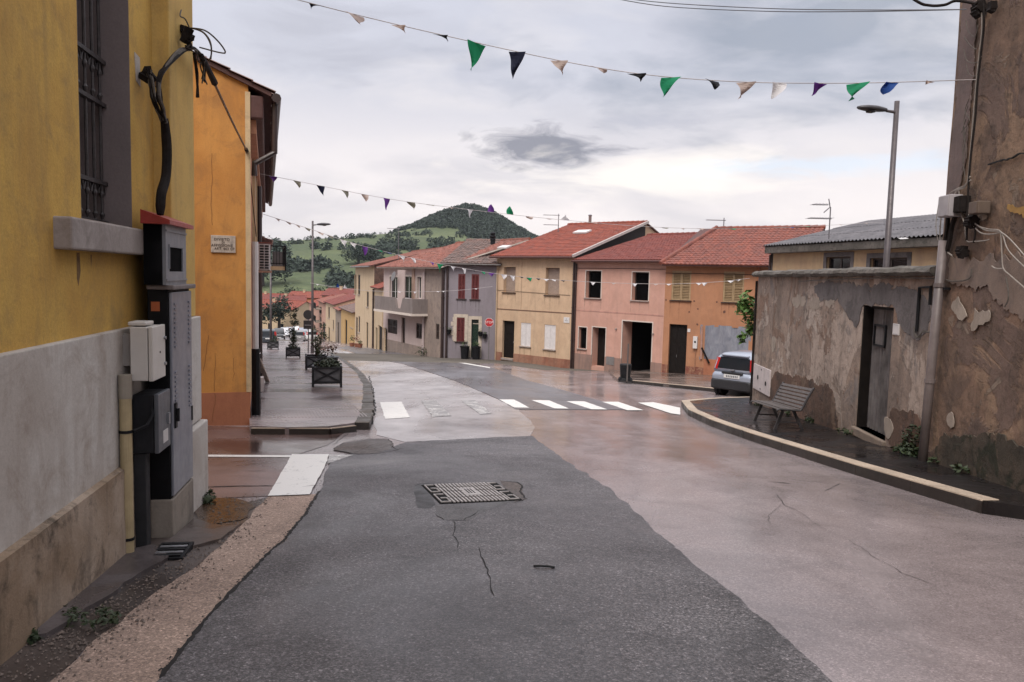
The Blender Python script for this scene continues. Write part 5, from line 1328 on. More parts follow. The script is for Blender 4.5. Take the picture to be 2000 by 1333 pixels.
# chimneys, skylight
def chimney(root, x, y, z0, z1, w_, mat, cap=True):
    o = MB().box(x - w_, x + w_, y - w_, y + w_, z0, z1).build('chimney', mat, root)
    if cap: MB().box(x - w_ * 1.3, x + w_ * 1.3, y - w_ * 1.3, y + w_ * 1.3, z1, z1 + .08).build('chimney_cap', mat, o)
    return o
xz = fc.at(1152, 443, rd_); mb = MB(); o = MB().tube([(xz[0], rd_, zr_ - .1), (xz[0], rd_, fc.at(1152, 422, rd_)[1])], .11, 10).build('chimney', plain('dull metal flue', (.17, .12, .11), .6), ch)
MB().lathe([(.13, 0), (.15, .05), (.02, .12)], 10, Matrix.Translation((xz[0], rd_, fc.at(1152, 422, rd_)[1]))).build('chimney_cap', M_galv, o)
def rooflight(root, fr, px, py, ez, k, w_=.8, l=.5, mat=None):
    e = fr.i @ EYE; r = fr.i3 @ ray(px, py); t = (ez + .2 - e.z + k * e.y) / (r.z - k * r.y); p = e + r * t
    M = Matrix.Translation(p) @ Matrix.Rotation(math.atan(k), 4, 'X')
    return MB().box(-w_ / 2, w_ / 2, -l / 2, l / 2, -.05, .06, M).build('rooflight', mat or M_white_p, root, bevel=.01)
rooflight(ch, fc, 985, 483, ez, k_, .8, .6); rooflight(ch, fc, 1137, 453, ez, k_, 1.1, .7)
# street name plate
r = fc.rect(1101.5, 620, 1112.5, 631)
sp_ = thing('street_name_plate', 'small white street name plate at the right end of the cream facade', 'street sign', fc.w((r[0] + r[1]) / 2, 0, (r[2] + r[3]) / 2), fc.a)
a, b = (r[1] - r[0]) / 2, (r[3] - r[2]) / 2
MB().box(-a, a, -.03, 0, -b, b).build('plate', M_white_p, sp_); MB().box(-a * .55, a * .45, -.034, -.0295, -b * .35, -b * .18).box(-a * .2, a * .15, -.034, -.0295, b * .25, b * .45).build('worn_lettering', M_grey_m, sp_, kind='stuff')
# ---- pink house
fp = Fr(Q2, Q3, z=min(fz(Q2), fz(Q3)) - .1)
M_pinkw = plaster('salmon pink facade', (.54, .31, .245), (.47, .265, .205), dirt=(.36, .22, .18), patch=.7, streak=.3, grime=.3, fine=.05)
M_brpl = plaster('brown rose plinth', (.30, .19, .155), (.26, .165, .135), patch=.4, grime=.2)
ez = (fp.at(1140, 508)[1] + fp.at(1285, 508)[1]) / 2
ph = thing('pink_house', 'salmon pink house with two open black windows and a dark garage mouth', 'house', fp.o, fp.a, GRP)
hp_ = [H(fp, (1144, 529.5, 1174, 582.5), .35), H(fp, (1234.5, 532, 1267, 587.5), .35), H(fp, (1130, 639.5, 1145.5, 681.5), .25), H(fp, (1156, 640, 1182, 715), .55, .05), H(fp, (1214.5, 629, 1272.5, 725), .9, .25)]
zr_, rd_ = ez + 1.75, 7.0
mb = MB(); wall_front(mb, 0, fp.L, -.8, ez, hp_); shell(mb, fp.L, -.8, ez, 13, rd_, zr_); mb.build('wall', M_pinkw, ph)
for h in hp_[:3]:
    surround(ph, h, .05, M_trimw, .012, bottom=False); sill(ph, h, mat=M_sill)
    a, b, e, f, r_ = h; wn = MB().box(a, a + .06, r_ - .06, r_, e, f).box(b - .06, b, r_ - .06, r_, e, f).box(a + .06, b - .06, r_ - .06, r_, f - .06, f).build('window', M_frame_d, ph)
    MB().box(a, b, r_, r_ + .03, e, f).build('pane', M_dark, wn)  # black sheet paints the unlit room behind the open window
a, b, e, f, r_ = hp_[3]; MB().box(a, b, r_, r_ + .05, e, f).build('door', M_wood_d, ph); surround(ph, hp_[3], .05, M_trimw, .012)
a, b, e, f, r_ = hp_[4]; surround(ph, hp_[4], .06, M_trimw, .012)
MB().box(a - .1, b + .1, 4.6, 4.7, e - .4, f + .3).build('garage_wall', M_dark, ph); MB().box(a - .1, b + .1, r_, 4.6, f + .003, f + .1).build('garage_ceiling', M_dark, ph)
MB().box(a - .1, a - .03, r_ + .003, 4.6, e - .4, f).build('garage_wall', M_dark, ph); MB().box(b + .03, b + .1, r_ + .003, 4.6, e - .4, f).build('garage_wall', M_dark, ph); MB().box(a - .02, b + .02, .3, 4.6, e - .1, e + .02).build('garage_floor', M_cem, ph)
zp1 = fp.at(1200, 699)[1]
plinth(ph, gaps(.02, fp.L - .02, hp_[3:]), -.8, zp1, M_brpl)
r = fp.rect(1185, 697, 1200, 713); MB().box(r[0], r[1], -.05, -.03, r[2], r[3]).build('vent_panel', plain('grey vent panel', (.17, .155, .15), .6), ph)
zb1 = fp.at(1200, 611)[1]; MB().box(.02, fp.L - .02, -.012, .01, zb1 - .03, zb1 + .03).build('string_course', plaster('pink string course', (.48, .26, .21)), ph)
tiled_roof(ph, .12, fp.L, ez, rd_, zr_, 13, ez, over=.35, mat=M_tred2, deck=M_soff, gut=M_soff, course=.34, tw=.2)
for px_, py_ in ((1204, 643.5), (1276, 653)):
    q = fp.at(px_, py_); wl = MB().tube([(q[0], -.10, q[1]), (q[0], 0, q[1] + .03)], .05, 8).build('wall_lamp', M_sill, ph)
# ---- terracotta house
ft = Fr(Q3, Q4, z=min(fz(Q3), fz(Q4)) - .1)
M_terr = plaster('terracotta facade', (.42, .205, .115), (.355, .17, .095), dirt=(.27, .145, .09), patch=.7, streak=.25, grime=.3, fine=.06)
ez = (ft.at(1310, 513)[1] + ft.at(1490, 515)[1]) / 2
th_ = thing('terracotta_house', 'terracotta house with two tan louvred shutters and a plastic sheeted opening', 'house', ft.o, ft.a, GRP)
ht = [H(ft, (1312, 529.5, 1349.5, 587), .12), H(ft, (1412.5, 531, 1453, 591), .12), H(ft, (1305.5, 634, 1340.5, 733), .22, .05), H(ft, (1376, 640, 1462, 705), .30)]
zr_, rd_ = ez + 2.1, 6.0
mb = MB(); wall_front(mb, 0, ft.L, -.8, ez, ht); shell(mb, ft.L, -.8, ez, 11, rd_, zr_); mb.build('wall', M_terr, th_)
for h in ht[:2]: leaf_shutters(th_, h, M_tan, d=.02, slat=.085); sill(th_, h, mat=M_frame_d)
door(th_, ht[2], leaves=2); zp1 = ft.at(1370, 718)[1]
M_redpl2 = plaster('peeling red plinth', (.20, .07, .05), (.15, .05, .04), dirt=(.42, .26, .16), patch=.6, grime=.7, scale=2)
plinth(th_, gaps(.02, ft.L - .02, ht[2:3]), -.8, zp1, M_redpl2)
a, b, e, f, r_ = ht[3]
# plastic sheet with folds
M_sheet, t_, b_ = newmat('cloudy plastic sheet')
oc = t_.new('ShaderNodeTexCoord').outputs['Object']
t_.l.new(t_.mix(t_.ramp(t_.noise(t_.mapv(oc, (2, 2, .8)), 2.2, 6, .6, 1.0), [(.35, 0), (.65, 1)]), (.165, .175, .215), (.25, .255, .29)), b_.inputs['Base Color']); b_.inputs['Roughness'].default_value = .22
mb = MB(); n = 36
def fold(u, v): return .12 + .05 * noise.noise(Vector((u * 1.6, v * 1.2, 3))) + .035 * math.sin(u * 5 + 3 * noise.noise(Vector((u, v * 1.5, 1)))) * (1 - abs(2 * v - 1) * .5)
mb.grid(lambda u, v: (lerp(a - .25, b + .1, u) + .05 * noise.noise(Vector((v * 3, u, 1))), fold(u * 4, v) - .13, lerp(e - .05, f + .08, v) + .06 * noise.noise(Vector((u * 4, 9, v))) ), [i / n for i in range(n + 1)], [i / 24 for i in range(25)])
mb.build('plastic_sheet', M_sheet, th_, smooth=True)
MB().box(a, b, r_, r_ + .05, e, f).build('shop_opening', M_dark, th_)
mb = MB(); mb.bar((a - .1, -.14, lerp(e, f, .35)), (a + .35, -.16, e - .2), .09, .03, up=(0, 1, 0)); mb.build('loose_plank', M_wood_d, th_)
MB().bar((a - .12, -.10, e), (a - .16, -.08, f), .10, .03, up=(0, 1, 0)).build('batten', plain('broken rose jamb', (.34, .20, .16), .8), th_)
q0 = ft.rect(1375, 702, 1400, 733); MB().box(q0[0], q0[0] + 1.0, -.07, -.03, -.3, q0[3]).build('infill_panel', M_orb, th_)
r = ft.rect(1355, 657.5, 1364.5, 681)
mt = thing('gas_meter_box', 'small white meter box with a thin pipe on the terracotta facade', 'meter box', ft.w((r[0] + r[1]) / 2, 0, r[2]), ft.a)
a2 = (r[1] - r[0]) / 2; MB().box(-a2, a2 * .7, -.16, 0, 0, r[3] - r[2]).build('casing', M_white_p, mt, bevel=.01); MB().tube([(-a2 * .1, -.165, (r[3] - r[2]) * .55), (-a2 * .1, -.158, (r[3] - r[2]) * .55)], .06, 10).build('dial', M_black, mt)
MB().tube([(0, -.06, 0), (0, -.06, -1.2)], .02, 6).build('feed_pipe', plain('feed pipe', (.30, .15, .09), .7), mt)
r = ft.rect(1343, 642.5, 1348.5, 649); hn = thing('house_number_plate', 'tiny white number plate right of the terracotta house door', 'number plate', ft.w(r[0], 0, r[2]), ft.a)
MB().box(0, r[1] - r[0], -.02, 0, 0, r[3] - r[2]).build('plate', M_white_p, hn)
for px_, py_, w_ in ((1301, 586.5, 3), (1356, 588.5, 3), (1399.5, 590.5, 3), (1346, 610, 4), (1363, 604, 3), (1414.5, 610, 5), (1361.5, 634, 3.5)):
    irregular(MB(), ft, [(px_ - w_ / 2, py_ - w_ * .5), (px_ + w_ * .5, py_ - w_ * .6), (px_ + w_ * .5, py_ + w_ * .5), (px_ - w_ * .4, py_ + w_ * .6)], .006, amp=.03, step=.03).build('bare_spot', plain('bare masonry spot', (.12, .055, .04), .9), th_)
uh = 5.2
tiled_roof(th_, -.05, ft.L + 1.0, ez, rd_, zr_, 11, ez, over=.55, mat=M_tmix, deck=M_soff, vr=lambda u: (0, 6.9 * clamp((u + .15) / 1.0)), tw=.24, course=.36, amp=.042, ridge=False)
# hip ridge between the two roofs
k_ = (zr_ - ez) / rd_; mb = MB()
for i in range(17):
    t0, t1 = i / 17, (i + 1.08) / 17; A_ = Vector((-.12 + 1.0 * t0, -.58 + 6.58 * t0, ez + k_ * (-.58 + 6.58 * t0) + .15)); B_ = Vector((-.12 + 1.0 * t1, -.58 + 6.58 * t1, ez + k_ * (-.58 + 6.58 * t1) + .17))
    mb.tube([A_, B_], [.10, .125], 8)
x = 1.0
while x < ft.L + .9: mb.tube([(x, rd_, zr_ + .12), (x + .42, rd_, zr_ + .135)], [.10, .12], 8); x += .40
mb.build('ridge_tile', M_tmix, th_, kind='stuff')
downpipe(th_, ft.at(1482, 540)[0], 2.0, ez - .15, M_orb, r=.05)
# ---- grey house
fg = Fr(Q0, Q1, z=min(fz(Q0), fz(Q1)) - .1)
M_greyh = plaster('lavender grey facade', (.235, .205, .225), (.205, .18, .195), dirt=(.14, .12, .125), patch=.5, streak=.2, grime=.15, fine=.05)
ez = (fg.at(890, 514)[1] + fg.at(955, 516)[1]) / 2
gh = thing('grey_house', 'lavender grey house with dark red shutters and a pale stone door surround', 'house', fg.o, fg.a, GRP)
hg = [H(fg, (895, 535.5, 908.5, 584), .12), H(fg, (921, 536, 935.5, 585), .12), H(fg, (892, 620.5, 907.5, 667.5), .14), H(fg, (920.5, 624.5, 934.5, 696), .25, .1)]
zr_, rd_ = ez + 1.75, 7.0
mb = MB(); wall_front(mb, 0, fg.L, -.8, ez, hg); shell(mb, fg.L, -.8, ez, 13, rd_, zr_); mb.build('wall', M_greyh, gh)
for h in hg[:3]: leaf_shutters(gh, h, M_redwood, d=-.01); sill(gh, h, mat=M_frame_d, over=.12)
surround(gh, hg[2], .22, M_stonew, .03); surround(gh, hg[3], .22, M_stonew, .03)
door(gh, hg[3], plain('dark green door', (.012, .03, .02), .3)); a, b, e, f, r_ = hg[3]
MB().box(a + .05, b - .05, r_ - .08, r_ - .05, f - .32, f - .25).build('transom', M_stonew, gh)
for i in range(5):
    for sgn in (0,): z_ = lerp(hg[2][2], hg[2][3], (i + .2) / 5); MB().box(hg[2][0] - .22 - (.18 if i % 2 else .06), hg[2][0] - .225, -.03, .03, z_, z_ + .28).build('quoin', M_stonew, gh)
MB().box(0, fg.L, -.02, .01, -.8, .15).build('plinth', plain('dark base', (.06, .055, .058), .8), gh)
tiled_roof(gh, -.25, fg.L + .35, ez, rd_, zr_, 13, ez, over=.32, mat=M_tgrey, deck=M_frame_d, gut=M_pipe, jit=.018)
downpipe(gh, fg.at(873.5, 600)[0], -.2, ez - .2, M_pipe, r=.075); downpipe(gh, -.1, -.3, ez - .3, M_pipe, r=.10)
xz = fg.at(962.5, 470, 5.6); o = MB().tube([(xz[0], 5.6, ez + 1.2), (xz[0], 5.6, xz[1] + .05)], .17, 10).build('chimney', M_black, gh)
MB().lathe([(.20, 0), (.20, .12), (.14, .16), (.22, .24), (.22, .34), (.14, .38), (.20, .46), (.20, .56), (.05, .62)], 12, Matrix.Translation((xz[0], 5.6, xz[1] + .0))).build('chimney_cap', M_black, o)
# pots on the wall and tubs by the door
M_flow = leafmat('pot leaves', (.05, .08, .03), (.09, .12, .05)); M_flw = plain('pale blossom', (.55, .45, .42), .7)
for i, (px_, py_, lb) in enumerate(((877, 649, 'dark wall pot between the downpipe and the lower red shutter'), (938, 653, 'dark wall pot next to the green door of the grey house'), (947, 657.5, 'dark wall pot nearest the red stop sign'))):
    q = fg.at(px_, py_, -.15); o = thing('flower_pot', lb, 'flower pot', fg.w(q[0], -.16, q[1] - .15), fg.a, 'wall pots on the grey house')
    MB().lathe([(.10, 0), (.16, .28), (.18, .30)], 10).build('pot', M_black, o); bunch(26, .20, (0, 0, .36), leaf=.06, seed=i).build('foliage', M_flow, o)
for i, (px_, lb) in enumerate(((908, 'dark tub with a plant left of the green door'), (930, 'dark tub with white flowers right of the green door'))):
    q = fg.at(px_, 690, -.4); p_ = fg.w(q[0], -.45, 0); o = thing('plant_tub', lb, 'plant tub', (p_.x, p_.y, gz(p_.x, p_.y) + .1), fg.a, 'tubs at the door of the grey house')
    MB().lathe([(.24, 0), (.30, .75), (.33, .78), (.33, .84)], 14).build('tub', M_black, o); bunch(60, .34, (0, 0, 1.0), leaf=.07, seed=20 + i).build('foliage', M_flow, o)
# ---- pale balcony house
QA = P(748, 682, 60.0); f5 = Fr(QA, Q0 + Vector((-.12, .0, 0)), z=min(fz(QA), fz(Q0)) - .2)
M_paleh = plaster('pale rose facade', (.50, .40, .375), (.45, .35, .325), dirt=(.28, .22, .20), patch=.5, streak=.2, grime=.15)
M_rough = plaster('rough grey brown facade', (.30, .235, .20), (.24, .19, .165), dirt=(.14, .11, .10), patch=.8, streak=.3, grime=.5)
pb_ = thing('pale_balcony_house', 'pale rose house with a grey solid balcony notched by a white fin', 'house', f5.o, f5.a, GRP)
ez = (f5.at(765, 520)[1] + f5.at(850, 522)[1]) / 2
hb_ = [H(f5, (761, 541, 777, 584), .2), H(f5, (786, 540, 805, 584), .2), H(f5, (815, 541, 823, 584), .2), H(f5, (757, 624, 776, 652), .15), H(f5, (784, 621, 791, 684), .2, .2), H(f5, (812.5, 632, 824, 662), .15), H(f5, (851, 633, 858, 663), .15)]
sm_ = f5.at(829, 600)[0]
mb = MB(); wall_front(mb, 0, sm_, -1.2, ez, [h for h in hb_ if h[0] < sm_]); shell(mb, f5.L, -1.2, ez, 13, 6.5, ez + 2.0); mb.build('wall', M_paleh, pb_)
mb = MB(); wall_front(mb, sm_, f5.L, -1.2, ez, [h for h in hb_ if h[0] > sm_]); mb.build('rough_wall', M_rough, pb_)
for h in hb_[:3]: glazed(pb_, h, M_white); surround(pb_, h, .08, M_trimw, .02)
leaf_shutters(pb_, hb_[3], M_frame_d); door(pb_, hb_[4], M_frame_d); leaf_shutters(pb_, hb_[5], M_frame_d); leaf_shutters(pb_, hb_[6], M_frame_d)
zt_, zb_ = f5.at(790, 583, -1.0)[1], f5.at(790, 611, -1.0)[1]
s0_ = f5.at(735, 590, -1.0)[0]; s1_ = f5.at(822.5, 597, -.5)[0]; sf = f5.at(796, 597, -1.1)[0]
M_balc = plaster('grey balcony front', (.215, .18, .17), (.19, .16, .15), grime=.15)
sw = s1_ - .15
mb = MB(); nt = f5.at(779.5, 590, -1.1)[0]
mb.prism([(s0_, zb_), (sw, zb_), (sw, zt_), (nt + .75, zt_), (nt + .35, zt_ - .75), (nt - .35, zt_ - .75), (nt - .75, zt_), (s0_, zt_)], -1.15, -1.0); o = mb.build('balcony_front', M_balc, pb_)
MB().box(sw, sw + .15, -1.15, -.005, zb_, zt_).build('balcony_side', M_balc, pb_)
MB().box(s0_, sw + .2, -1.22, -.005, zb_ - .16, zb_ - .003).build('balcony_slab', M_trimw, pb_)
MB().prism([(nt - .62, zt_ + 2.0), (nt - .62, zt_ + .05), (nt - .2, zt_ - .72), (nt + .2, zt_ - .72), (nt + .62, zt_ + .05), (nt + .62, zt_ + 2.0)], -.995, -.90).build('balcony_fin', M_paleh, pb_)
dsh = MB().lathe([(.05, .0), (.30, .10), (.36, .16)], 14, Matrix.Translation((nt - .3, -1.3, zt_ + 1.5)) @ Matrix.Rotation(PI / 2.4, 4, 'X')).build('satellite_dish', M_pipeg, pb_)
MB().box(f5.at(808, 560)[0] - .25, f5.at(808, 560)[0] + .2, -.06, .01, zb_, ez).build('pilaster', plain('ochre rose pilaster', (.42, .28, .22), .85), pb_)
MB().box(0, sm_, -.02, .01, -1.2, f5.at(780, 668)[1]).build('plinth', M_rough, pb_)
downpipe(pb_, f5.at(829.5, 600)[0], -.2, ez - .4, plain('pale downpipe', (.42, .34, .33), .6), r=.09)
tiled_roof(pb_, -.4, f5.L + .35, ez, 6.5, ez + 2.0, 13, ez, over=.45, mat=M_trust, deck=M_trimw, jit=.015)
bunch(70, .5, f5.w(f5.at(832, 690)[0], -.35, f5.at(832, 688)[1]), leaf=.09, seed=77).build('wall_shrub', M_leafd); tag(bpy.data.objects['wall_shrub'], 'dark ragged shrub at the foot of the no waiting sign', 'shrub')

# thin cables strung along the facades
for root, fr, y0 in ((ph, fp, .35), (th_, ft, .6)):
    e = root.children[0]
    z_ = fr.at(1200 if fr is fp else 1400, 513)[1] - y0
    pts = [Vector((fr.L * k / 10, -.03, z_ + .05 * noise.noise(Vector((k * 1.7, 3, 1))))) for k in range(11)]
    MB().tube(pts, .014, 5).build('facade_cable', M_pipe, root)
x_ = fp.at(1120, 600)[0]; downpipe(ph, .16, -.6, fp.at(1130, 512)[1] - .1, M_pipe, r=.06)

# rain stains that have run down below the sills
def sill_stains(root, fr, holes, col):
    m = plain('sill stain ' + root.name, col, .9, var=.25, scale=9)
    for h in holes:
        for s_ in (h[0] - .04, h[1] + .03, lerp(h[0], h[1], rnd(.3, .7))):
            L_ = rnd(.4, 1.1); w_ = rnd(.03, .07); z_ = h[2] - .07; n = 6
            a = [(s_ - w_ * (1 - .8 * k / n) * rnd(.7, 1.2), z_ - L_ * k / n) for k in range(n + 1)]; b = [(s_ + w_ * (1 - .8 * k / n) * rnd(.7, 1.2), z_ - L_ * k / n) for k in range(n, -1, -1)]
            MB().poly([(x, -.0025, z) for x, z in a + b]).build('stain', m, root)
sill_stains(ch, fc, hs_[:2] + hs_[3:], (.40, .275, .18)); sill_stains(ph, fp, hp_[:3], (.40, .235, .185)); sill_stains(th_, ft, ht[:2], (.30, .14, .075)); sill_stains(gh, fg, hg[:3], (.165, .145, .155))
# ================================================================ DOWN THE STREET
GF = 'houses down the street'
M_cr2 = plaster('pale cream render', (.56, .43, .29), (.50, .37, .24), dirt=(.33, .25, .18), patch=.5, streak=.3, grime=.2)
M_oc2 = plaster('warm ochre render', (.50, .33, .15), (.44, .28, .12), dirt=(.30, .19, .09), patch=.5, streak=.3, grime=.2)
M_gr2 = plaster('dull stone render', (.30, .24, .195), (.24, .19, .155), dirt=(.12, .10, .085), patch=.7, streak=.3, grime=.5)
M_stone = plaster('dark rubble gable', (.085, .055, .045), (.14, .09, .07), dirt=(.03, .022, .02), patch=.8, grime=.7, scale=3, bump=1.2)
M_brk = plaster('orange brick render', (.50, .20, .09), (.42, .16, .075), patch=.4)
M_rosf = plaster('rose render', (.50, .30, .23), (.44, .25, .19), patch=.4)
def row_house(name, label, A_, B_, eave_px, ops, mat, tile, rd=4.5, rise=1.3, dp=9, group=GF, gable=None, over=.3, eave=None, gut=None, cat='house'):
    fr = Fr(A_, B_, z=min(fz(A_), fz(B_)) - .2)
    e = fr.at(*eave_px)[1] if eave is None else eave
    o = thing(name, label, cat, fr.o, fr.a, group)
    hs = []
    for q in ops:
        r = fr.rect(*q[1]); hs.append((q[0], (r[0], r[1], r[2] - (.4 if q[0] == 'door' else 0), r[3], .18)))
    mb = MB(); wall_front(mb, 0, fr.L, -1.6, e, [h for _, h in hs if h[3] < e]); shell(mb, fr.L, -1.6, e, dp, rd, e + rise); mb.build('wall', mat, o)
    for k, h in hs:
        if k == 'door': door(o, h)
        elif k == 'glass': glazed(o, h); sill(o, h)
        else: leaf_shutters(o, h, M_frame_d if k == 'shut' else M_redwood); sill(o, h)
    if gable:
        MB().poly([(fr.L + .005, 0, -1.6), (fr.L + .005, dp, -1.6), (fr.L + .005, dp, e), (fr.L + .005, rd, e + rise), (fr.L + .005, 0, e)]).build('gable', gable, o)
    tiled_roof(o, -.15, fr.L + .15, e, rd, e + rise, dp, e, over=over, mat=tile, deck=M_soff, gut=gut)
    return o, fr, e
# the row on the right hand side going down
R1 = P(729.5, 680, 67.0); R0 = QA
o, fr, e = row_house('red_roofed_house', 'low cream house with a red lean-to roof beside the balcony house', R1, R0 + Vector((-.1, .1, 0)), (735, 561), [('door', (733, 640, 737, 680)), ('door', (738.5, 638, 749, 679))], M_cr2, M_tred, rd=3.2, rise=1.2, dp=8)
downpipe(o, .25, 0, e - .2, M_pipe, r=.09)
R2 = P(693, 671, 80.0)
o, fr, e = row_house('tall_cream_house', 'tall cream house with narrow dark windows and a dark rubble gable', R2, R1, (705, 520), [('shut', (692, 537, 696, 575)), ('shut', (699, 537, 703.5, 576)), ('shut', (716, 570, 720, 600)), ('shut', (684, 613, 690, 640)), ('shut', (695, 620, 698.5, 660)), ('shut', (700, 618, 703, 650)), ('door', (715, 630, 719, 678))], M_cr2, M_trust, rd=6, rise=1.6, dp=10, gable=M_stone, over=.4, gut=M_pipeg)
R3 = P(666, 668.5, 92.0); o, fr, e = row_house('ochre_house', 'small ochre house with a tall arched door beyond the tall cream house', R3, R2, (680, 606), [('door', (673.5, 625, 678, 668))], M_oc2, M_tgrey, rd=4, rise=1.0, dp=8)
R4 = P(655, 667, 99.0); o, fr, e = row_house('grey_stone_house', 'narrow dull stone house between the ochre and the pale house', R4, R3, (660, 604), [('door', (659, 630, 662, 667))], M_gr2, M_trust, rd=4, rise=1.0, dp=8)
R5 = P(636, 665.5, 110.0); o, fr, e = row_house('pale_house', 'pale house with a red roof further down the street', R5, R4, (645, 592), [('shut', (641, 600, 644, 622)), ('door', (641, 640, 644, 666)), ('shut', (650, 625, 652, 645))], M_cr2, M_tred2, rd=4, rise=1.2, dp=9)
R6 = P(622, 664, 122.0); o, fr, e = row_house('dark_balcony_house', 'rose house with dark upper balconies down the street', R6, R5, (628, 589), [('shut', (624, 600, 628, 612)), ('door', (630, 630, 635, 664)), ('shut', (625, 620, 628, 640))], M_rosf, M_trust, rd=4, rise=1.0, dp=9)
for zz in (4.9, 2.9):
    MB().box(1.0, 6.0, -.9, 0, zz, zz + .15).build('balcony_slab', M_gr2, o); mb = MB()
    for i in range(18): mb.bar((1 + i * .28, -.88, zz), (1 + i * .28, -.88, zz + 1), .04, .04)
    mb.bar((1, -.88, zz + 1), (6, -.88, zz + 1), .06, .06); mb.build('balcony_rail', M_black, o)
R7 = P(604, 662.5, 138.0); row_house('end_house', 'last rose house at the foot of the right hand row', R7, R6, (612, 594), [('shut', (607, 605, 610, 620)), ('door', (612, 635, 616, 662))], M_rosf, M_tred, rd=4, rise=1.2, dp=9)
# pots before the cream houses
for i, (px_, D, lb) in enumerate(((706, 71, 'dark leafy potted shrub against the tall cream house'), (716, 69, 'rusty potted plant by the downpipe of the red roofed house'), (722, 68, 'low clay pot at the foot of the downpipe'))):
    p_ = atY(px_, 672, D); o = thing('potted_plant', lb, 'potted plant', (p_.x - .7, p_.y - .9, gz(p_.x, p_.y) + .05), 0, 'pots along the foot of the row')
    MB().lathe([(.18, 0), (.26, .34), (.29, .36)], 10).build('pot', plain('clay pot', (.26, .10, .06), .8), o)
    bunch(50, .42 if i < 2 else .25, (0, 0, .75 if i < 2 else .5), leaf=.09, seed=30 + i).build('foliage', [M_leafd, plain('rusty leaves', (.16, .05, .03), .8), M_flow][i], o)
# town roofs at the bottom of the street: (px, base y, eave y, D, width, yaw, wall, roof)
town = [(560, 640, 612, 185, 15, .5, M_brk, M_tred, 'orange town house with a red roof left of the round sign'), (533, 642, 603, 178, 12, .35, M_cr2, M_tred, 'cream town house with a red roof by the round green tree'),
        (575, 645, 590, 235, 26, .25, M_rosf, M_tred2, 'broad rose roofed town house high behind the orange one'), (588, 650, 618, 205, 11, .7, M_rosf, M_trust, 'rose town house close to the signpost at the street foot'),
        (545, 635, 588, 265, 16, .1, M_cr2, M_tred2, 'pale town house with a chimney furthest back among the roofs'), (520, 640, 585, 250, 14, .3, M_cr2, M_tred, 'pale town house half hidden behind the downpipes'),
        (602, 640, 580, 290, 18, .2, M_rosf, M_tred, 'rose town house behind the tall lamp post'), (648, 640, 583, 215, 15, .15, M_brk, M_tred, 'red roofed house rising behind the pale house of the row'), (672, 640, 578, 205, 13, .2, M_rosf, M_tred2, 'red roofed house rising behind the ochre house of the row')]
for (px_, yb_, ye_, D, wd, yaw, wm, tm, lb) in town:
    c_ = atY(px_, yb_, D); top_ = atY(px_, ye_, D).z; base_z = terrain(c_.x, c_.y) - .5
    fr = Fr(Vector((c_.x - wd / 2 * math.cos(yaw), c_.y + wd / 2 * math.sin(yaw), base_z)), Vector((c_.x + wd / 2 * math.cos(yaw), c_.y - wd / 2 * math.sin(yaw), base_z)), z=base_z)
    e = top_ - base_z; o = thing('town_house', lb, 'house', fr.o, fr.a, 'town houses at the foot of the street')
    hs = []
    for k in range(int(wd / 3.5)):
        x = 1.2 + k * 3.4
        if e > 4: hs.append((x, x + 1.0, e - 2.3, e - .8, .15))
        hs.append((x, x + 1.0, e - 5.2, e - 3.5, .15))
    hs = [h for h in hs if h[1] < wd - .3]
    mb = MB(); wall_front(mb, 0, wd, -3, e, hs); shell(mb, wd, -3, e, 9, 4.5, e + 1.7); mb.build('wall', wm, o)
    for h in hs: MB().box(h[0], h[1], .1, .14, h[2], h[3]).build('window', M_glass, o)
    tiled_roof(o, -.3, wd + .3, e, 4.5, e + 1.7, 9, e, over=.4, mat=tm, deck=M_soff, tw=.5, course=.7, amp=.05, sub=3)
    chimney(o, wd * .3, 3.8, e + 1, e + 2.4, .35, M_cr2)
# ================================================================ STREET FURNITURE
M_pole = plain('grey brown lamp pole', (.085, .07, .072), .45, .3, var=.2)
M_lamp = plain('dark lamp head', (.05, .045, .048), .45, .2, var=.2); M_lens = plain('lamp glass', (.02, .02, .024), .15)
def lamp(label, base, top_z, head_dir, r=.06, hl=.75, grp='street lamps'):
    b_ = Vector(base); H_ = top_z - b_.z; hd_ = Vector((*head_dir, 0)).normalized()
    o = thing('street_lamp', label, 'street lamp', b_, math.atan2(hd_.y, hd_.x), grp)
    MB().tube([(0, 0, -.2), (0, 0, H_ * .3), (0, 0, H_)], [r * 1.25, r * 1.15, r * .85], 12).build('pole', M_pole, o, smooth=True)
    MB().tube([(0, 0, .0), (0, 0, .5)], r * 1.6, 12).build('pole_base', M_pole, o)
    MB().tube([(0, 0, H_ - .28), (.28, 0, H_ - .26)], [.042, .036], 8).build('arm', M_pole, o)
    vs = []; sec = [(.22, .05, .05), (.34, .09, .07), (.50, .15, .085), (.72, .16, .08), (.90, .10, .055), (.98, .03, .03)]
    k = hl / .75; n = 10; mb = MB()
    for (x, w_, h_) in sec:
        for j in range(n):
            a = 2 * PI * j / n; vs.append((.05 + x * k, w_ * k * math.cos(a), H_ - .25 + (h_ if math.sin(a) > 0 else h_ * .7) * k * math.sin(a) + .03 * x))
    fs = [(i * n + j, i * n + (j + 1) % n, (i + 1) * n + (j + 1) % n, (i + 1) * n + j) for i in range(len(sec) - 1) for j in range(n)] + [tuple(range(n - 1, -1, -1)), tuple(range((len(sec) - 1) * n, len(sec) * n))]
    hd = mb.mesh(vs, fs).build('lamp_head', M_lamp, o, smooth=True)
    MB().lathe([(.12 * k, -.02), (.11 * k, -.05), (.03, -.07)], 12, Matrix.Translation((.05 + .62 * k, 0, H_ - .27))).build('lamp_glass', M_lens, hd)
    return o
lt_ = atY(1748, 198, 20.0); lb_ = atY(1731, 516, 20.0)
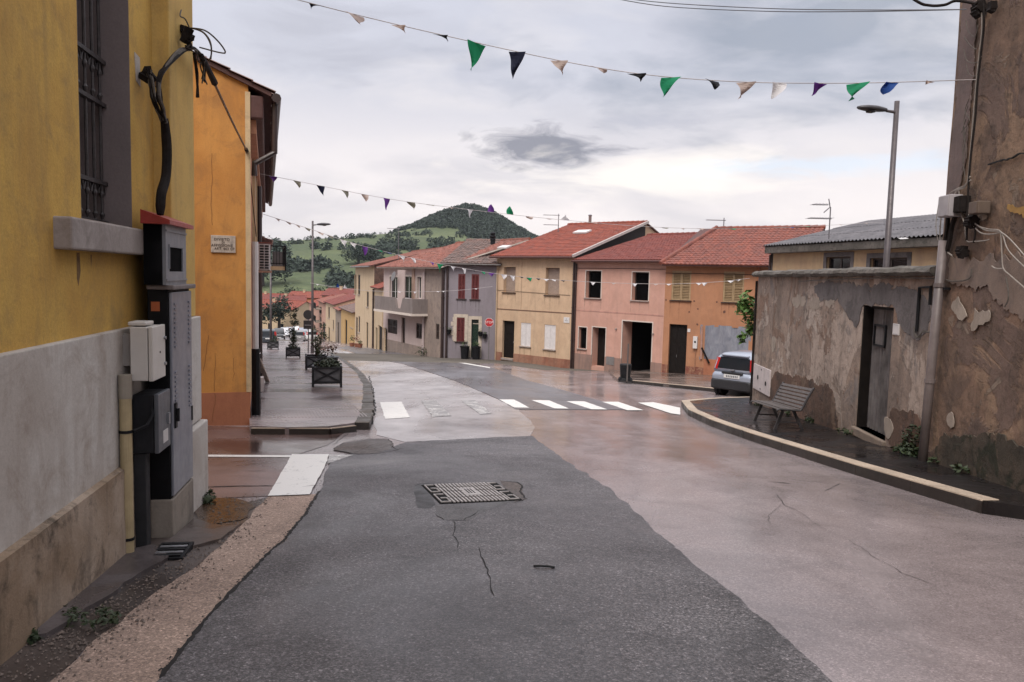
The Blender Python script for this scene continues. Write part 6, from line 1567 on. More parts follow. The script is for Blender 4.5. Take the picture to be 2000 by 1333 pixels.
lamp('grey street lamp standing behind the low yard building', (lb_.x, lb_.y, gz(lb_.x, lb_.y)), lt_.z, (-1, -.15), r=.075, hl=.80)
p_ = gp(610, 690, PH); tp = atY(614, 432, p_.y)
lamp('tall thin street lamp on the planter pavement', p_, tp.z, (1, -.3), r=.075, hl=1.0)
p_ = gp(529, 681, PH); lamp('far thin street lamp by the farthest planter', p_, atY(529, 507, p_.y).z, (1, -.3), r=.075, hl=1.0)
# round sign seen from behind
p_ = gp(602, 689, PH); o = thing('no_entry_sign_back', 'round road sign and plate seen from the back in front of the tall lamp', 'road sign', p_, 0)
D = p_.y; zc_ = atY(602, 615, D).z - p_.z; rr = 9.3 / FOC * D; z2 = atY(602, 632, D).z - p_.z
M_sback = plain('dark sign back', (.030, .028, .030), .55, .3)
MB().tube([(0, 0, -.1), (0, 0, zc_ + rr * .9)], .04, 8).build('pole', M_pole, o)
MB().lathe([(rr, 0), (rr, .02)], 28, Matrix.Translation((0, -.05, zc_)) @ Matrix.Rotation(PI / 2, 4, 'X')).build('disc', M_sback, o)
zt1, zt2 = atY(602, 626.5, D).z - p_.z, atY(602, 643, D).z - p_.z
MB().box(-rr * .95, rr * .9, -.07, -.05, zt2, zt1).build('plate', M_sback, o)
for z_ in (zt1 + .02, (zt1 + zt2) / 2 - .05): MB().box(-rr * .7, rr * .7, -.09, -.07, z_, z_ + .05).build('clamp', M_galv, o)
# stop sign and no waiting sign
def post_sign(name, label, px, ypx, ybase, D, rpx, sides, parts):
    c_ = atY(px, ypx, D); g = gz(c_.x, c_.y); rr = rpx / FOC * D
    o = thing(name, label, 'road sign', (c_.x, c_.y, g + .05), math.atan2(-c_.x, c_.y) * -1 * 0)
    h = c_.z - g - .05
    MB().tube([(0, 0, -.1), (0, 0, h + rr * .8)], .03, 8).build('pole', M_pipeg, o)
    return o, h, rr
M_sred = plain('sign red', (.42, .022, .025), .35, var=.06); M_swh = plain('sign white', (.72, .68, .66), .35, var=.05); M_sbl = plain('sign blue', (.035, .07, .24), .35, var=.06)
o, h, rr = post_sign('stop_sign', 'red octagonal stop sign on a thin post before the grey house', 955.5, 630, 703, 48.6, 9.0, 8, 0)
def ngon(n, r, y0, y1, z, rot=0): return MB().prism([(r * math.cos(2 * PI * k / n + rot), z + r * math.sin(2 * PI * k / n + rot)) for k in range(n)], y0, y1)
ngon(8, rr, -.07, -.04, h, PI / 8).build('rim', M_swh, o); ngon(8, rr * .94, -.076, -.0705, h, PI / 8).build('face', M_sred, o)
add_text('STOP', rr * .72, M_swh, o, Matrix.Translation((0, -.078, h)) @ Matrix.Rotation(PI / 2, 4, 'X'), depth=.003)
o, h, rr = post_sign('no_waiting_sign', 'round red rimmed no waiting sign on a pale post before the balcony house', 830.5, 630, 684, 54.5, 7.5, 24, 0)
ngon(24, rr, -.07, -.04, h).build('rim', M_sred, o); ngon(24, rr * .78, -.076, -.0705, h).build('face', M_sbl, o)
MB().bar((-rr * .55, -.079, h + rr * .55), (rr * .55, -.079, h - rr * .55), .14, .006, up=(0, 1, 0)).build('slash', M_sred, o)
# ================================================================ PLANTERS
M_plf = plain('black planter frame', (.018, .018, .020), .4, .3, var=.3); M_plp = plain('grey planter panel', (.10, .10, .105), .6, var=.2); M_soil = plain('planter soil', (.03, .02, .015), .95)
GP_ = 'black crossed planters along the pavement'
def make_planter(label, loc, rz, w_=.74, h_=.61, dp=.74):
    o = thing('planter', label, 'planter', loc, rz, GP_)
    z0_, z1_ = .16, h_ - .05
    for sx_ in (-1, 1):
        for sy in (-1, 1): MB().box(sx_ * w_ / 2 - .03, sx_ * w_ / 2 + .03, sy * dp / 2 - .03, sy * dp / 2 + .03, 0, h_).build('leg', M_plf, o, bevel=.005)
    for s_ in (-1, 1):
        y = s_ * dp / 2
        a = MB().box(-w_ / 2 + .03, w_ / 2 - .03, min(y, y - s_ * .02), max(y, y - s_ * .02), z0_, z1_).build('panel', M_plp, o)
        b = MB(); b.box(-w_ / 2 + .03, w_ / 2 - .03, y - .022, y + .022, z0_ - .03, z0_ + .03).build('rail', M_plf, a)
        MB().box(-w_ / 2 + .03, w_ / 2 - .03, y - .022, y + .022, z1_ - .03, z1_ + .02).build('rail', M_plf, a)
        for q in (-1, 1): MB().bar((q * (-w_ / 2 + .04), y + s_ * (.012 + .003 * q), z0_ + .03), (q * (w_ / 2 - .04), y + s_ * (.012 + .003 * q), z1_ - .03), .05, .02, up=(0, 1, 0)).build('brace', M_plf, a)
        x = s_ * w_ / 2
        a = MB().box(min(x, x - s_ * .02), max(x, x - s_ * .02), -dp / 2 + .03, dp / 2 - .03, z0_, z1_).build('panel', M_plp, o)
        MB().box(x - .022, x + .022, -dp / 2 + .03, dp / 2 - .03, z0_ - .03, z0_ + .03).build('rail', M_plf, a); MB().box(x - .022, x + .022, -dp / 2 + .03, dp / 2 - .03, z1_ - .03, z1_ + .02).build('rail', M_plf, a)
        for q in (-1, 1): MB().bar((x + s_ * (.012 + .003 * q), q * (-dp / 2 + .04), z0_ + .03), (x + s_ * (.012 + .003 * q), q * (dp / 2 - .04), z1_ - .03), .05, .02, up=(1, 0, 0)).build('brace', M_plf, a)
    MB().box(-w_ / 2 + .02, w_ / 2 - .02, -dp / 2 + .02, dp / 2 - .02, z0_ + .05, z1_ - .06).build('soil', M_soil, o)
    return o
plp = [(632, 757, 0.24, 'nearest black planter on the pavement with low dark plants'), (612, 724, .3, 'black planter right behind the nearest one with the pale flowering pot'), (568.5, 700, .28, 'black planter with a tall twiggy shrub under the far roofs'), (530, 683, .3, 'farthest black planter at the foot of the thin street lamp')]
pr0 = None; spots = []
for i, (px_, py_, rz, lb) in enumerate(plp):
    p_ = gp(px_, py_, PH); p_.y += .38; p_.z = gz(p_.x, p_.y) + PH
    if i == 0: o = pr0 = make_planter(lb, p_, rz)
    else: o = copy_tree(pr0); o.location = p_; o.rotation_euler.z = rz; o['label'] = lb
    spots.append(p_)
def shrub(name, label, p_, clusters, mat, stems=3, cat='shrub'):
    o = thing(name, label, cat, p_); mb = MB()
    for i, (x, y, z, r, n, lf) in enumerate(clusters): bunch(n, r, (x, y, z), leaf=lf, seed=int(p_.y * 10) + i, mb=mb)
    mb.build('foliage', mat, o); sb = MB()
    for k in range(stems):
        c_ = clusters[k % len(clusters)]; sb.tube([(rnd(-.1, .1), rnd(-.1, .1), 0), (c_[0] * .6, c_[1] * .6, c_[2] * .6), (c_[0], c_[1], c_[2])], [.02, .014, .006], 5)
    sb.build('stem', M_frame_d, o); return o
M_pl1 = leafmat('planter leaves', (.022, .032, .014), (.045, .055, .028)); M_pl2 = leafmat('planter mid leaves', (.05, .065, .03), (.09, .10, .05)); M_pl3 = leafmat('russet leaves', (.085, .04, .035), (.13, .075, .055))
up_ = Vector((0, 0, .50))
shrub('planter_plant', 'low dark plants filling the nearest planter', spots[0] + up_, [(-.2, 0, .08, .24, 150, .055), (.2, 0, .08, .24, 150, .055), (0, .1, .12, .26, 150, .055), (0, -.2, .08, .22, 120, .055)], M_pl1)
o = shrub('planter_plant', 'loose green shrub with pale flowers in the second planter', spots[1] + up_, [(.15, 0, .30, .30, 200, .06), (.05, 0, .62, .28, 170, .055), (.25, .0, .85, .28, 150, .055), (-.05, 0, 1.05, .20, 80, .05), (.3, 0, 1.25, .16, 50, .05)], M_pl2, 5)
bunch(60, .34, (.28, -.05, .42), leaf=.06, seed=91, squash=.5).build('blossom', plain('cream blossom', (.50, .36, .32), .8), o)
q = gp(634, 722, PH); q.y += .9; q.z = gz(q.x, q.y) + PH
o = thing('clay_flower_pot', 'round rusty bush of pale flowers rising behind the nearest planter', 'flower pot', q); MB().lathe([(.22, 0), (.34, .45), (.40, .50)], 14).build('pot', M_plf, o); bunch(110, .44, (0, 0, .78), leaf=.07, seed=55, squash=.7).build('foliage', M_pl3, o); bunch(36, .44, (.05, 0, 1.02), leaf=.06, seed=56, squash=.4).build('blossom', M_flw, o)
shrub('planter_plant', 'tall twiggy russet shrub in the third planter', spots[2] + up_, [(0, 0, .2, .32, 200, .07), (.05, 0, .6, .30, 180, .07), (-.05, 0, 1.0, .34, 200, .07), (.1, 0, 1.5, .32, 180, .07), (-.0, 0, 1.9, .28, 120, .07), (.15, 0, 2.25, .2, 70, .06)], M_pl1, 6)
shrub('planter_plant', 'small dark plant in the farthest planter', spots[3] + up_, [(0, 0, .15, .3, 50, .08), (.1, 0, .4, .25, 40, .08)], M_pl1)
# bin before the garage
p_ = gp(1224, 744, .12); p_.y += .4; p_.z = gz(p_.x, p_.y) + .12
o = thing('litter_bin', 'dark litter bin and thin post at the tip of the forecourt kerb', 'litter bin', p_)
MB().lathe([(.20, .12), (.22, .40), (.24, .62), (.22, .66)], 14).build('basket', M_black, o); MB().lathe([(.30, .0), (.26, .12)], 14).build('foot', M_black, o)
MB().tube([(.02, -.36, 0), (.02, -.34, 1.5)], .03, 8).build('post', plain('dull post', (.10, .085, .08), .6), o)
# ================================================================ CARS
M_tyre = plain('tyre', (.014, .014, .015), .8); M_rim = plain('wheel rim', (.30, .30, .32), .4, .6); M_cglass = plain('car glass', (.015, .018, .022), .05); M_tail = plain('tail lamp', (.48, .02, .018), .18, var=.1)
M_bump = plain('black bumper', (.022, .022, .025), .6); M_plate = plain('number plate', (.62, .61, .60), .4, var=.05)
def carpaint(name, col):
    m, t, b = newmat(name); b.inputs['Base Color'].default_value = (*col, 1); b.inputs['Roughness'].default_value = .28; b.inputs['Metallic'].default_value = .25
    b.inputs['Coat Weight'].default_value = .6; b.inputs['Coat Roughness'].default_value = .08; return m
def loft(secs, n=None):
    """closed rings -> skin"""
    mb = MB(); m = len(secs[0]); vs = [p for s_ in secs for p in s_]
    fs = [(i * m + j, i * m + (j + 1) % m, (i + 1) * m + (j + 1) % m, (i + 1) * m + j) for i in range(len(secs) - 1) for j in range(m)]
    fs += [tuple(range(m - 1, -1, -1)), tuple(range((len(secs) - 1) * m, len(secs) * m))]
    return mb.mesh(vs, fs)
def make_car(name, label, cat, loc, rz, paint, L_=3.65, W_=1.62, Hh=1.52, group=None, detail=False):
    """small hatchback, nose towards local +x, base at its centre"""
    o = thing(name, label, cat, loc, rz, group)
    def ring(x, z0, z1, hw, rd=.10):
        pts = []
        for (sy, sz) in ((-1, -1), (1, -1), (1, 1), (-1, 1)):
            cy, cz = sy * (hw - rd), (z0 + rd if sz < 0 else z1 - rd); a0 = {(-1, -1): PI, (1, -1): 1.5 * PI, (1, 1): 0, (-1, 1): .5 * PI}[(sy, sz)]
            for k in range(4): a = a0 + k * PI / 6; pts.append((x, cy + rd * math.cos(a), cz + rd * math.sin(a)))
        return pts
    h2 = W_ / 2; r_ = L_ / 2; bz = .90 * Hh / 1.52
    body = loft([ring(-r_, .34, bz - .12, h2 - .16), ring(-r_ + .05, .30, bz - .02, h2 - .06, .14), ring(-r_ + .25, .26, bz + .02, h2 - .01, .12), ring(-r_ * .3, .24, bz + .02, h2, .12), ring(r_ * .35, .24, bz + .0, h2, .12), ring(r_ * .55, .25, bz - .03, h2 - .01, .14), ring(r_ - .25, .27, bz - .16, h2 - .04, .14), ring(r_ - .03, .32, bz - .28, h2 - .14, .14), ring(r_, .38, bz - .36, h2 - .22, .10)])
    bd = body.build('body', paint, o, smooth=True); 
    cab_ = loft([ring(-r_ + .07, bz - .02, bz + .10, h2 - .10, .05), ring(-r_ + .16, bz - .02, Hh - .10, h2 - .15, .10), ring(-r_ + .34, bz - .02, Hh - .015, h2 - .17, .13), ring(-r_ * .2, bz - .02, Hh, h2 - .15, .14), ring(r_ * .12, bz - .02, Hh - .03, h2 - .16, .14), ring(r_ * .40, bz - .02, bz + .28, h2 - .12, .10), ring(r_ * .58, bz - .05, bz + .02, h2 - .08, .03)])
    cab_.build('cabin', paint, o, smooth=True)
    # glass let into the cabin, a few millimetres proud
    def panel(nm, pts, mat, parent=o, th=.012):
        p = [Vector(q) for q in pts]; n_ = (p[1] - p[0]).cross(p[2] - p[0]).normalized(); m = len(p)
        vs = [q + n_ * th for q in p] + [q - n_ * .05 for q in p]
        return MB().mesh(vs, [tuple(range(m)), tuple(range(2 * m - 1, m - 1, -1))] + [(i, m + i, m + (i + 1) % m, (i + 1) % m) for i in range(m)]).build(nm, mat, parent)
    zr = bz + .09; zt = Hh - .13
    xa, xb = -r_ + .075, -r_ + .165
    panel('rear_window', [(xa, h2 - .22, zr), (xa, -h2 + .22, zr), (xb, -h2 + .27, zt), (xb, h2 - .27, zt)], M_cglass)
    panel('windscreen', [(r_ * .545, -h2 + .2, bz + .06), (r_ * .545, h2 - .2, bz + .06), (r_ * .15, h2 - .28, Hh - .09), (r_ * .15, -h2 + .28, Hh - .09)], M_cglass)
    for sy in (-1, 1):
        y0, y1 = sy * (h2 - .115), sy * (h2 - .165)
        for (x0, x1, x2, x3) in ((-r_ + .42, -.18, -.18, -r_ + .50), (-.08, r_ * .42, r_ * .16, -.08)):
            q = [(x0, y0, bz + .06), (x1, y0, bz + .06), (x2, y1, Hh - .15), (x3, y1, Hh - .15)]
            panel('side_window', q if sy < 0 else q[::-1], M_cglass)
        # tail lamps high on the pillars, head lamps
        tl = [(-r_ + .055, sy * (h2 - .21), bz + .06), (-r_ + .20, sy * (h2 - .085), bz + .06), (-r_ + .26, sy * (h2 - .135), Hh - .16), (-r_ + .14, sy * (h2 - .26), Hh - .16)]
        panel('tail_lamp', tl if sy > 0 else tl[::-1], M_tail, th=.02)
        hl = [(r_ - .06, sy * (h2 - .26), bz - .34), (r_ - .24, sy * (h2 - .035), bz - .30), (r_ - .30, sy * (h2 - .06), bz - .17), (r_ - .12, sy * (h2 - .28), bz - .24)]
        panel('headlight', hl if sy < 0 else hl[::-1], M_plate, th=.02)
        for x in (-r_ + .62, r_ - .68):
            wv = MB().lathe([(.20, -.09), (.28, -.09), (.295, -.07), (.295, .07), (.28, .09), (.20, .09)], 20, Matrix.Translation((x, sy * (h2 - .10), .295)) @ Matrix.Rotation(PI / 2, 4, 'X')).build('wheel', M_tyre, o)
            MB().lathe([(.04, -.085), (.19, -.075), (.20, .075), (.04, .085)], 14, Matrix.Translation((x, sy * (h2 - .085), .295)) @ Matrix.Rotation(PI / 2, 4, 'X')).build('rim', M_rim, wv)
            MB().lathe([(.345, -.04), (.345, .04)], 20, Matrix.Translation((x, sy * (h2 - .036), .31)) @ Matrix.Rotation(PI / 2, 4, 'X')).build('wheel_arch', M_bump, o)
        MB().box(r_ * .36, r_ * .44, sy * (h2 + .07) - .07, sy * (h2 + .07) + .07, bz + .04, bz + .17).build('mirror', paint, o, bevel=.02)
    loft([ring(-r_ - .045, .33, .56, h2 - .16, .06), ring(-r_ + .02, .28, .60, h2 - .05, .08), ring(-r_ + .3, .26, .58, h2 + .006, .06)]).build('rear_bumper', M_bump if detail else paint, o)
    loft([ring(r_ - .3, .24, .46, h2 - .02, .06), ring(r_ - .05, .26, .46, h2 - .14, .06), ring(r_ + .02, .30, .42, h2 - .24, .05)]).build('front_bumper', M_bump, o)
    pz = .66
    if detail:
        MB().box(-r_ - .022, -r_ + .05, -.34, .34, .775, .825).build('tailgate_handle', M_bump, o, bevel=.01)
        p_ = MB().box(-r_ - .016, -r_ + .05, -.26, .26, .645, .755).build('number_plate', M_plate, o)
        mb = MB(); 
        for k in range(7): mb.box(-r_ - .019, -r_ - .0165, -.20 + k * .058, -.165 + k * .058, .67, .73)
        mb.build('plate_mark', M_grey_m, p_, kind='stuff')
        for sy in (-1, 1): MB().lathe([(.055, 0), (.055, .03)], 12, Matrix.Translation((-r_ - .03, sy * .52, .46)) @ Matrix.Rotation(PI / 2, 4, 'Y')).build('fog_lamp', M_plate, o)
        MB().box(-r_ + .10, -r_ + .22, -.45, .45, Hh - .09, Hh - .045).build('roof_spoiler', paint, o, bevel=.015)
        MB().box(-r_ - .02, -r_ + .1, -.06, .06, .865, .90).build('badge', M_galv, o)
        MB().bar((-r_ + .085, .12, zr + .03), (-r_ + .11, -.22, zr + .12), .02, .02).build('rear_wiper', M_black, o)
    else:
        MB().box(-r_ - .016, -r_ + .05, -.26, .26, .62, .73).build('number_plate', M_plate, o)
        MB().box(r_ - .06, r_ + .03, -.26, .26, .30, .40).build('number_plate', M_plate, o)
    return o
P_sil = carpaint('silver grey paint', (.31, .34, .41)); 
q = gp(1429, 774); cz_ = gz(q.x, q.y)
cx_ = q.x + .72 * 1.45 + .12; cy_ = q.y + .69 * 1.45
car = make_car('parked_car', 'silver grey hatchback parked past the end of the low yard building', 'car', (cx_, cy_, gz(cx_, cy_)), math.atan2(.69, .72), P_sil, L_=3.45, W_=1.50, detail=True, Hh=1.38)
car.rotation_euler.x = 0
CG = 'cars parked at the foot of the street'
cars = [(524, 676.5, 72, 1.88, (.035, .042, .052), 'dark blue grey car behind the farthest planter'), (545, 664, 108, -1.25, (.02, .02, .022), 'black car just past the dark blue grey one'), (556, 661, 118, -1.3, (.55, .55, .57), 'white car beyond the black one'), (566, 660, 124, -1.3, (.50, .50, .53), 'pale car left of the tall russet shrub'),
        (582, 668, 98, 1.9, (.26, .25, .25), 'grey car right of the tall russet shrub facing away'), (592, 659, 122, -1.25, (.30, .32, .37), 'blue grey car just left of the round sign post'), (606, 657, 135, -1.25, (.48, .48, .50), 'pale car between the sign post and the tall lamp'), (578, 652, 150, -1.3, (.60, .60, .60), 'small white car farthest down the street'), (608, 668, 104, 1.9, (.60, .59, .58), 'white car half hidden by the tall lamp post')]
for (px_, py_, D, rz, col, lb) in cars:
    p_ = atY(px_, py_, D); p_.z = gz(p_.x, p_.y); make_car('parked_car', lb, 'car', p_, rz, carpaint('car paint', col), group=CG, Hh=1.46)
# ================================================================ MANHOLE COVER
mc = [gp(*p) for p in ((838, 952), (973, 944), (1004, 978), (853, 990))]
ctr = sum(mc, Vector()) / 4; ux = ((mc[1] - mc[0]) + (mc[2] - mc[3])) / 2; uy = ((mc[0] - mc[3]) + (mc[1] - mc[2])) / 2
WM, HM = ux.length, uy.length
an = math.atan2(ux.y, ux.x); n_ = Vector((0, .0798, 1)).normalized()
mh = thing('manhole_cover', 'ribbed rectangular iron manhole cover sunk in the dark asphalt patch', 'manhole cover', ctr + Vector((0, 0, .0145)), 0)
ay_ = math.atan2(uy.y, uy.x) - PI / 2; ux = Vector((math.cos((an + ay_) / 2), math.sin((an + ay_) / 2), 0)); ux.z = -.08 * ux.y; xa_ = ux.normalized(); xa_ = (xa_ - n_ * xa_.dot(n_)).normalized(); ya_ = n_.cross(xa_)
mh.rotation_euler = Matrix((xa_, ya_, n_)).transposed().to_euler()
M_ci = plain('worn cast iron', (.36, .33, .32), .5, .0, var=.3, scale=30); M_cid = plain('dark cast iron gap', (.006, .0055, .0055), .8, spec=.15)
MB().box(-WM / 2 - .015, WM / 2 + .015, -HM / 2 - .015, HM / 2 + .015, -.05, .001).build('frame', M_cid, mh)
cv = MB().box(-WM / 2, WM / 2, -HM / 2, HM / 2, -.03, .003).build('cover', M_cid, mh)
nr = 21; mb = MB()
for i in range(nr):
    x = -WM / 2 + WM * (i + .5) / nr; w_ = WM / nr * .27
    segs = [(-HM / 2 + .01, -HM * .28), (-HM * .25, HM * .05 if abs(x) > .07 else -HM * .2), (HM * .08 if abs(x) > .07 else HM * .22, HM * .27), (HM * .30, HM / 2 - .01)]
    if i < 3 or i > nr - 4: segs = []
    for a, b in segs: mb.box(x - w_, x + w_, a, b, .003, .011)
mb.build('rib', M_ci, cv, kind='stuff')
MB().box(-.065, .065, -HM * .19, HM * .21, .003, .012).build('emblem_plate', M_ci, mh)
mb = MB()
for k in (-.03, 0, .03): mb.box(k - .006, k + .006, -HM * .10, HM * .14, .012, .0135)
mb.build('emblem_slot', M_cid, mh, kind='stuff')
e3_ = WM / nr * 3
for sx_ in (-1, 1):
    for sy in (-1, 1):
        x0 = sx_ * (WM / 2 - e3_ / 2); y0 = sy * HM * .26; c = e3_ * .44; hh_ = HM * .2; t = .012; b = MB()
        b.box(x0 - c, x0 + c, y0 - hh_, y0 - hh_ + t * 1.6, .003, .012).box(x0 - c, x0 + c, y0 + hh_ - t * 1.6, y0 + hh_, .003, .012).box(x0 - c, x0 - c + t, y0 - hh_ + t * 1.6, y0 + hh_ - t * 1.6, .003, .012).box(x0 + c - t, x0 + c, y0 - hh_ + t * 1.6, y0, .003, .012).box(x0 - c * .3, x0 + c - t, y0 - t, y0 + t, .003, .0118)
        b.build('key_corner', M_ci, mh)
M_cemp = asphalt('manhole mortar', (.045, .042, .045), (.03, .028, .03), speck=.3, wet=(.35, .7), wscale=1.5, bump=.6, grain=60)
sheet('mortar_patch', jag(lay([(811, 950), (838, 946), (850, 990), (840, 996), (816, 996), (808, 965)]), .02, .08), .0140, M_cemp, road)
sheet('mortar_patch', jag(lay([(975, 941), (1012, 946), (1021, 960), (1028, 978), (1005, 985), (1001, 975)]), .03, .08), .0140, M_dirtp, road)
sheet('mortar_patch', jag(lay([(850, 992), (1003, 981), (950, 1000), (915, 1020), (870, 1019), (850, 1008)]), .02, .08), .0137, asphalt('manhole skirt', (.10, .093, .095), (.07, .065, .066), speck=.6, wet=(.35, .7), wscale=1.5, bump=.7, grain=90), road)
# drain grate, twig
p_ = gp(336, 1084); o = thing('drain_grate', 'small dark drain grate on the verge below the meter boxes', 'drain grate', p_ + Vector((0, 0, .03)), b1.a)
MB().box(-.16, .16, -.11, .11, -.06, .006).build('pit', M_black, o)
for i in range(5): MB().box(-.135 + i * .058, -.105 + i * .058, -.09, .09, .010, .016).build('bar', M_galv if i in (1, 3) else M_black, o)
p_ = gp(1062, 1113); o = thing('twig', 'short black twig lying on the asphalt patch', 'twig', p_ + Vector((0, 0, .02))); MB().tube([(-.07, .01, 0), (-.03, 0, .006), (.03, .004, .004), (.075, -.004, 0)], .008, 6).build('stick', M_black, o)
# weeds by the yellow building
mb = MB()
for i in range(26): p_ = gp(rnd(388, 412), rnd(966, 990)); bunch(10, rnd(.04, .09), p_ + Vector((0, 0, .04)), leaf=.03, seed=600 + i, mb=mb)
for i in range(30): p_ = gp(rnd(130, 245), rnd(1205, 1240)); bunch(8, rnd(.02, .05), p_ + Vector((0, 0, .05)), leaf=.018, seed=650 + i, mb=mb)
for i in range(30): p_ = gp(rnd(0, 70), rnd(1228, 1262)); bunch(9, rnd(.03, .06), p_ + Vector((0, 0, .03)), leaf=.022, seed=700 + i, mb=mb)
mb.build('weeds', M_leafd, kind='stuff')
# pebbles and grit along the broken edge of the verge
mb = MB(); rg = random.Random(4)
edge = [gp(x, y).to_2d() for x, y in ((520, 975), (470, 1015), (440, 1055), (370, 1115), (290, 1168), (235, 1218), (170, 1262), (100, 1330))]
for i in range(1500):
    k = rg.random() * (len(edge) - 1); a = edge[int(k)].lerp(edge[int(k) + 1], k % 1); a = a + Vector((rg.gauss(-.10, .13), rg.gauss(0, .10)))
    r = rg.uniform(.003, .009) * (1.6 if rg.random() < .08 else 1); z = gz(a.x, a.y) + .010
    M = Matrix.Translation((a.x, a.y, z + r * .3)) @ Matrix.Rotation(rg.uniform(0, 3), 4, 'Z')
    v = [(r * rg.uniform(.7, 1.3), 0, 0), (0, r, 0), (-r * rg.uniform(.7, 1.3), 0, 0), (0, -r, 0), (0, 0, r * .8), (0, 0, -r * .5)]
    mb.mesh(v, [(0, 1, 4), (1, 2, 4), (2, 3, 4), (3, 0, 4), (1, 0, 5), (2, 1, 5), (3, 2, 5), (0, 3, 5)], M)
mb.build('gravel', plain('grit', (.17, .135, .115), .85, var=.5, scale=30), kind='stuff')
# ================================================================ BUNTING, WIRES, AERIALS
def flagcloth(name, col):
    m, t, b = newmat(name); out = [n for n in t.n if n.type == 'OUTPUT_MATERIAL'][0]
    b.inputs['Base Color'].default_value = (*col, 1); b.inputs['Roughness'].default_value = .75
    tr = t.new('ShaderNodeBsdfTranslucent', {'Color': (*col, 1)}); mx_ = t.new('ShaderNodeMixShader', {0: .5, 1: b.outputs[0], 2: tr.outputs[0]}); t.l.new(mx_.outputs[0], out.inputs[0]); return m
FC = {'g': flagcloth('flag green', (.010, .30, .14)), 'n': flagcloth('flag navy', (.008, .012, .045)), 'k': flagcloth('flag black', (.008, .008, .012)), 'b': flagcloth('flag blue', (.015, .075, .32)),
      'p': flagcloth('flag purple', (.18, .05, .32)), 'e': flagcloth('flag beige', (.56, .46, .42)), 'w': flagcloth('flag white', (.78, .76, .77)), 't': flagcloth('flag dull green', (.24, .22, .17))}
M_cord = plain('bunting cord', (.42, .38, .38), .7); M_wire = plain('overhead wire', (.10, .10, .115), .6)
def bunting(label, pts, flags, fw=.21, fh=.33, r=.004, ext=None):
    """pts: (px, py, distance) along the cord; flags: (px, colour, flutter, width scale)"""
    P_ = smooth_path([atY(x, y, D) for x, y, D in pts], 8)
    o = thing('bunting', label, 'bunting', P_[0], 0, 'strings of pennants across the street'); O = P_[0]
    MB().tube([p - O for p in P_], r, 5).build('cord', M_cord, o)
    X = [pxof(p)[0] for p in P_]
    for (px_, c_, fl) in flags:
        for i in range(len(X) - 1):
            if X[i] <= px_ <= X[i + 1]:
                t = (px_ - X[i]) / (X[i + 1] - X[i]); c0 = P_[i].lerp(P_[i + 1], t) - O; tv = (P_[i + 1] - P_[i]).normalized(); break
        else: continue
        a = c0 - tv * fw / 2; b = c0 + tv * fw / 2; wind = Vector((-tv.y, tv.x, 0)).normalized()
        # fl: tip position (along, sideways out of plane, drop)
        al, sd_, dr = fl; sd_ *= -.45; tip = c0 + tv * fw * al + wind * sd_ * fh + Vector((0, 0, -dr * fh))
        n = 7; mb = MB(); vs = []
        for j in range(n + 1):
            v = j / n
            for k in range(4):
                u = k / 3; top = a.lerp(b, u); q = top.lerp(tip, v) + wind * .03 * fh * math.sin(3 * v + 4 * u) * (1 if v < 1 else 0) + wind * .45 * fh * math.sin(PI * v * .9 + px_) * (u - .5) + tv * .10 * fw * math.sin(2.6 * v + px_ * 1.7) * v * (1 - v) * 4
                vs.append(q)
        th = wind * .0012
        m = len(vs); fs = []
        for j in range(n):
            for k in range(3):
                A_ = j * 4 + k; fs.append((A_, A_ + 1, A_ + 5, A_ + 4)); fs.append((m + A_, m + A_ + 4, m + A_ + 5, m + A_ + 1))
        mb.mesh([v + th for v in vs] + [v - th for v in vs], fs); mb.build('pennant', FC[c_], o, smooth=False)
    return o
D_ = (0, 0, 1.0)
near = [(619, 'n', (-.1, .9, .30)), (692, 'e', (.45, .5, .35)), (778, 'e', (.45, .5, .25)), (860, 'k', (.45, .6, .20)), (931, 'g', (-.30, .05, 1.0)), (1010, 'n', (-.22, .1, .95)), (1092, 'e', (.22, .4, .48)), (1169, 'e', (.30, .5, .22)), (1243, 'k', (.25, .5, .28)), (1311, 'g', (-.42, .1, .72)), (1390, 'k', (.22, .4, .32)), (1457, 'e', (-.38, .2, .60)), (1523, 'w', (-.36, .2, .55)), (1603, 'p', (-.50, .2, .45)), (1676, 'g', (-.42, .2, .62)), (1743, 'b', (-.48, .3, .42)), (1817, 'e', (-.4, .6, .14))]
bunting('nearest string of pennants high across the street to the tall brown building', [(380, -58, 8.6), (585, 1, 8.45), (860, 68, 8.35), (1170, 133, 8.3), (1400, 158, 8.3), (1650, 163, 8.4), (1906, 156, 8.6)], near, fw=.19, fh=.30, r=.0045)
mid_ = [(533, 'p', (.1, .5, .5)), (580, 't', (.3, .4, .55)), (626, 'n', (.4, .2, .8)), (673, 't', (.35, .4, .6)), (713, 'e', (.1, .4, .6)), (755, 'p', (-.05, .1, 1.0)), (802, 't', (.4, .4, .6)), (840, 't', (.3, .7, .1)), (880, 'e', (0, .5, .2)), (918, 'w', (0, .1, .75)), (958, 'p', (.0, .1, -.7)), (996, 'g', (-.1, .1, -.75)), (1034, 'e', (.1, .5, .3)), (1070, 'e', (.2, .8, .1)), (1104, 'w', (-.1, .3, -.5)), (1160, 'e', (.1, .9, .1)), (1298, 't', (.1, .8, .15)), (1332, 'e', (.1, .8, .2)), (1368, 'e', (.1, .8, .2)), (1430, 'g', (.1, .8, .15)), (1545, 'b', (.1, .8, .15)), (1577, 'g', (.1, .8, .15)), (1640, 'e', (.1, .8, .15)), (1690, 'e', (.1, .8, .12))]
bunting('second string of pennants running from the orange house eave past the hill top', [(508, 340, 19.0), (580, 354, 19.3), (755, 388, 20.0), (918, 410, 21.0), (1100, 430, 22.5), (1300, 445, 24.0), (1500, 446, 25.0), (1725, 434, 25.5)], mid_, fw=.20, fh=.30, r=.006)
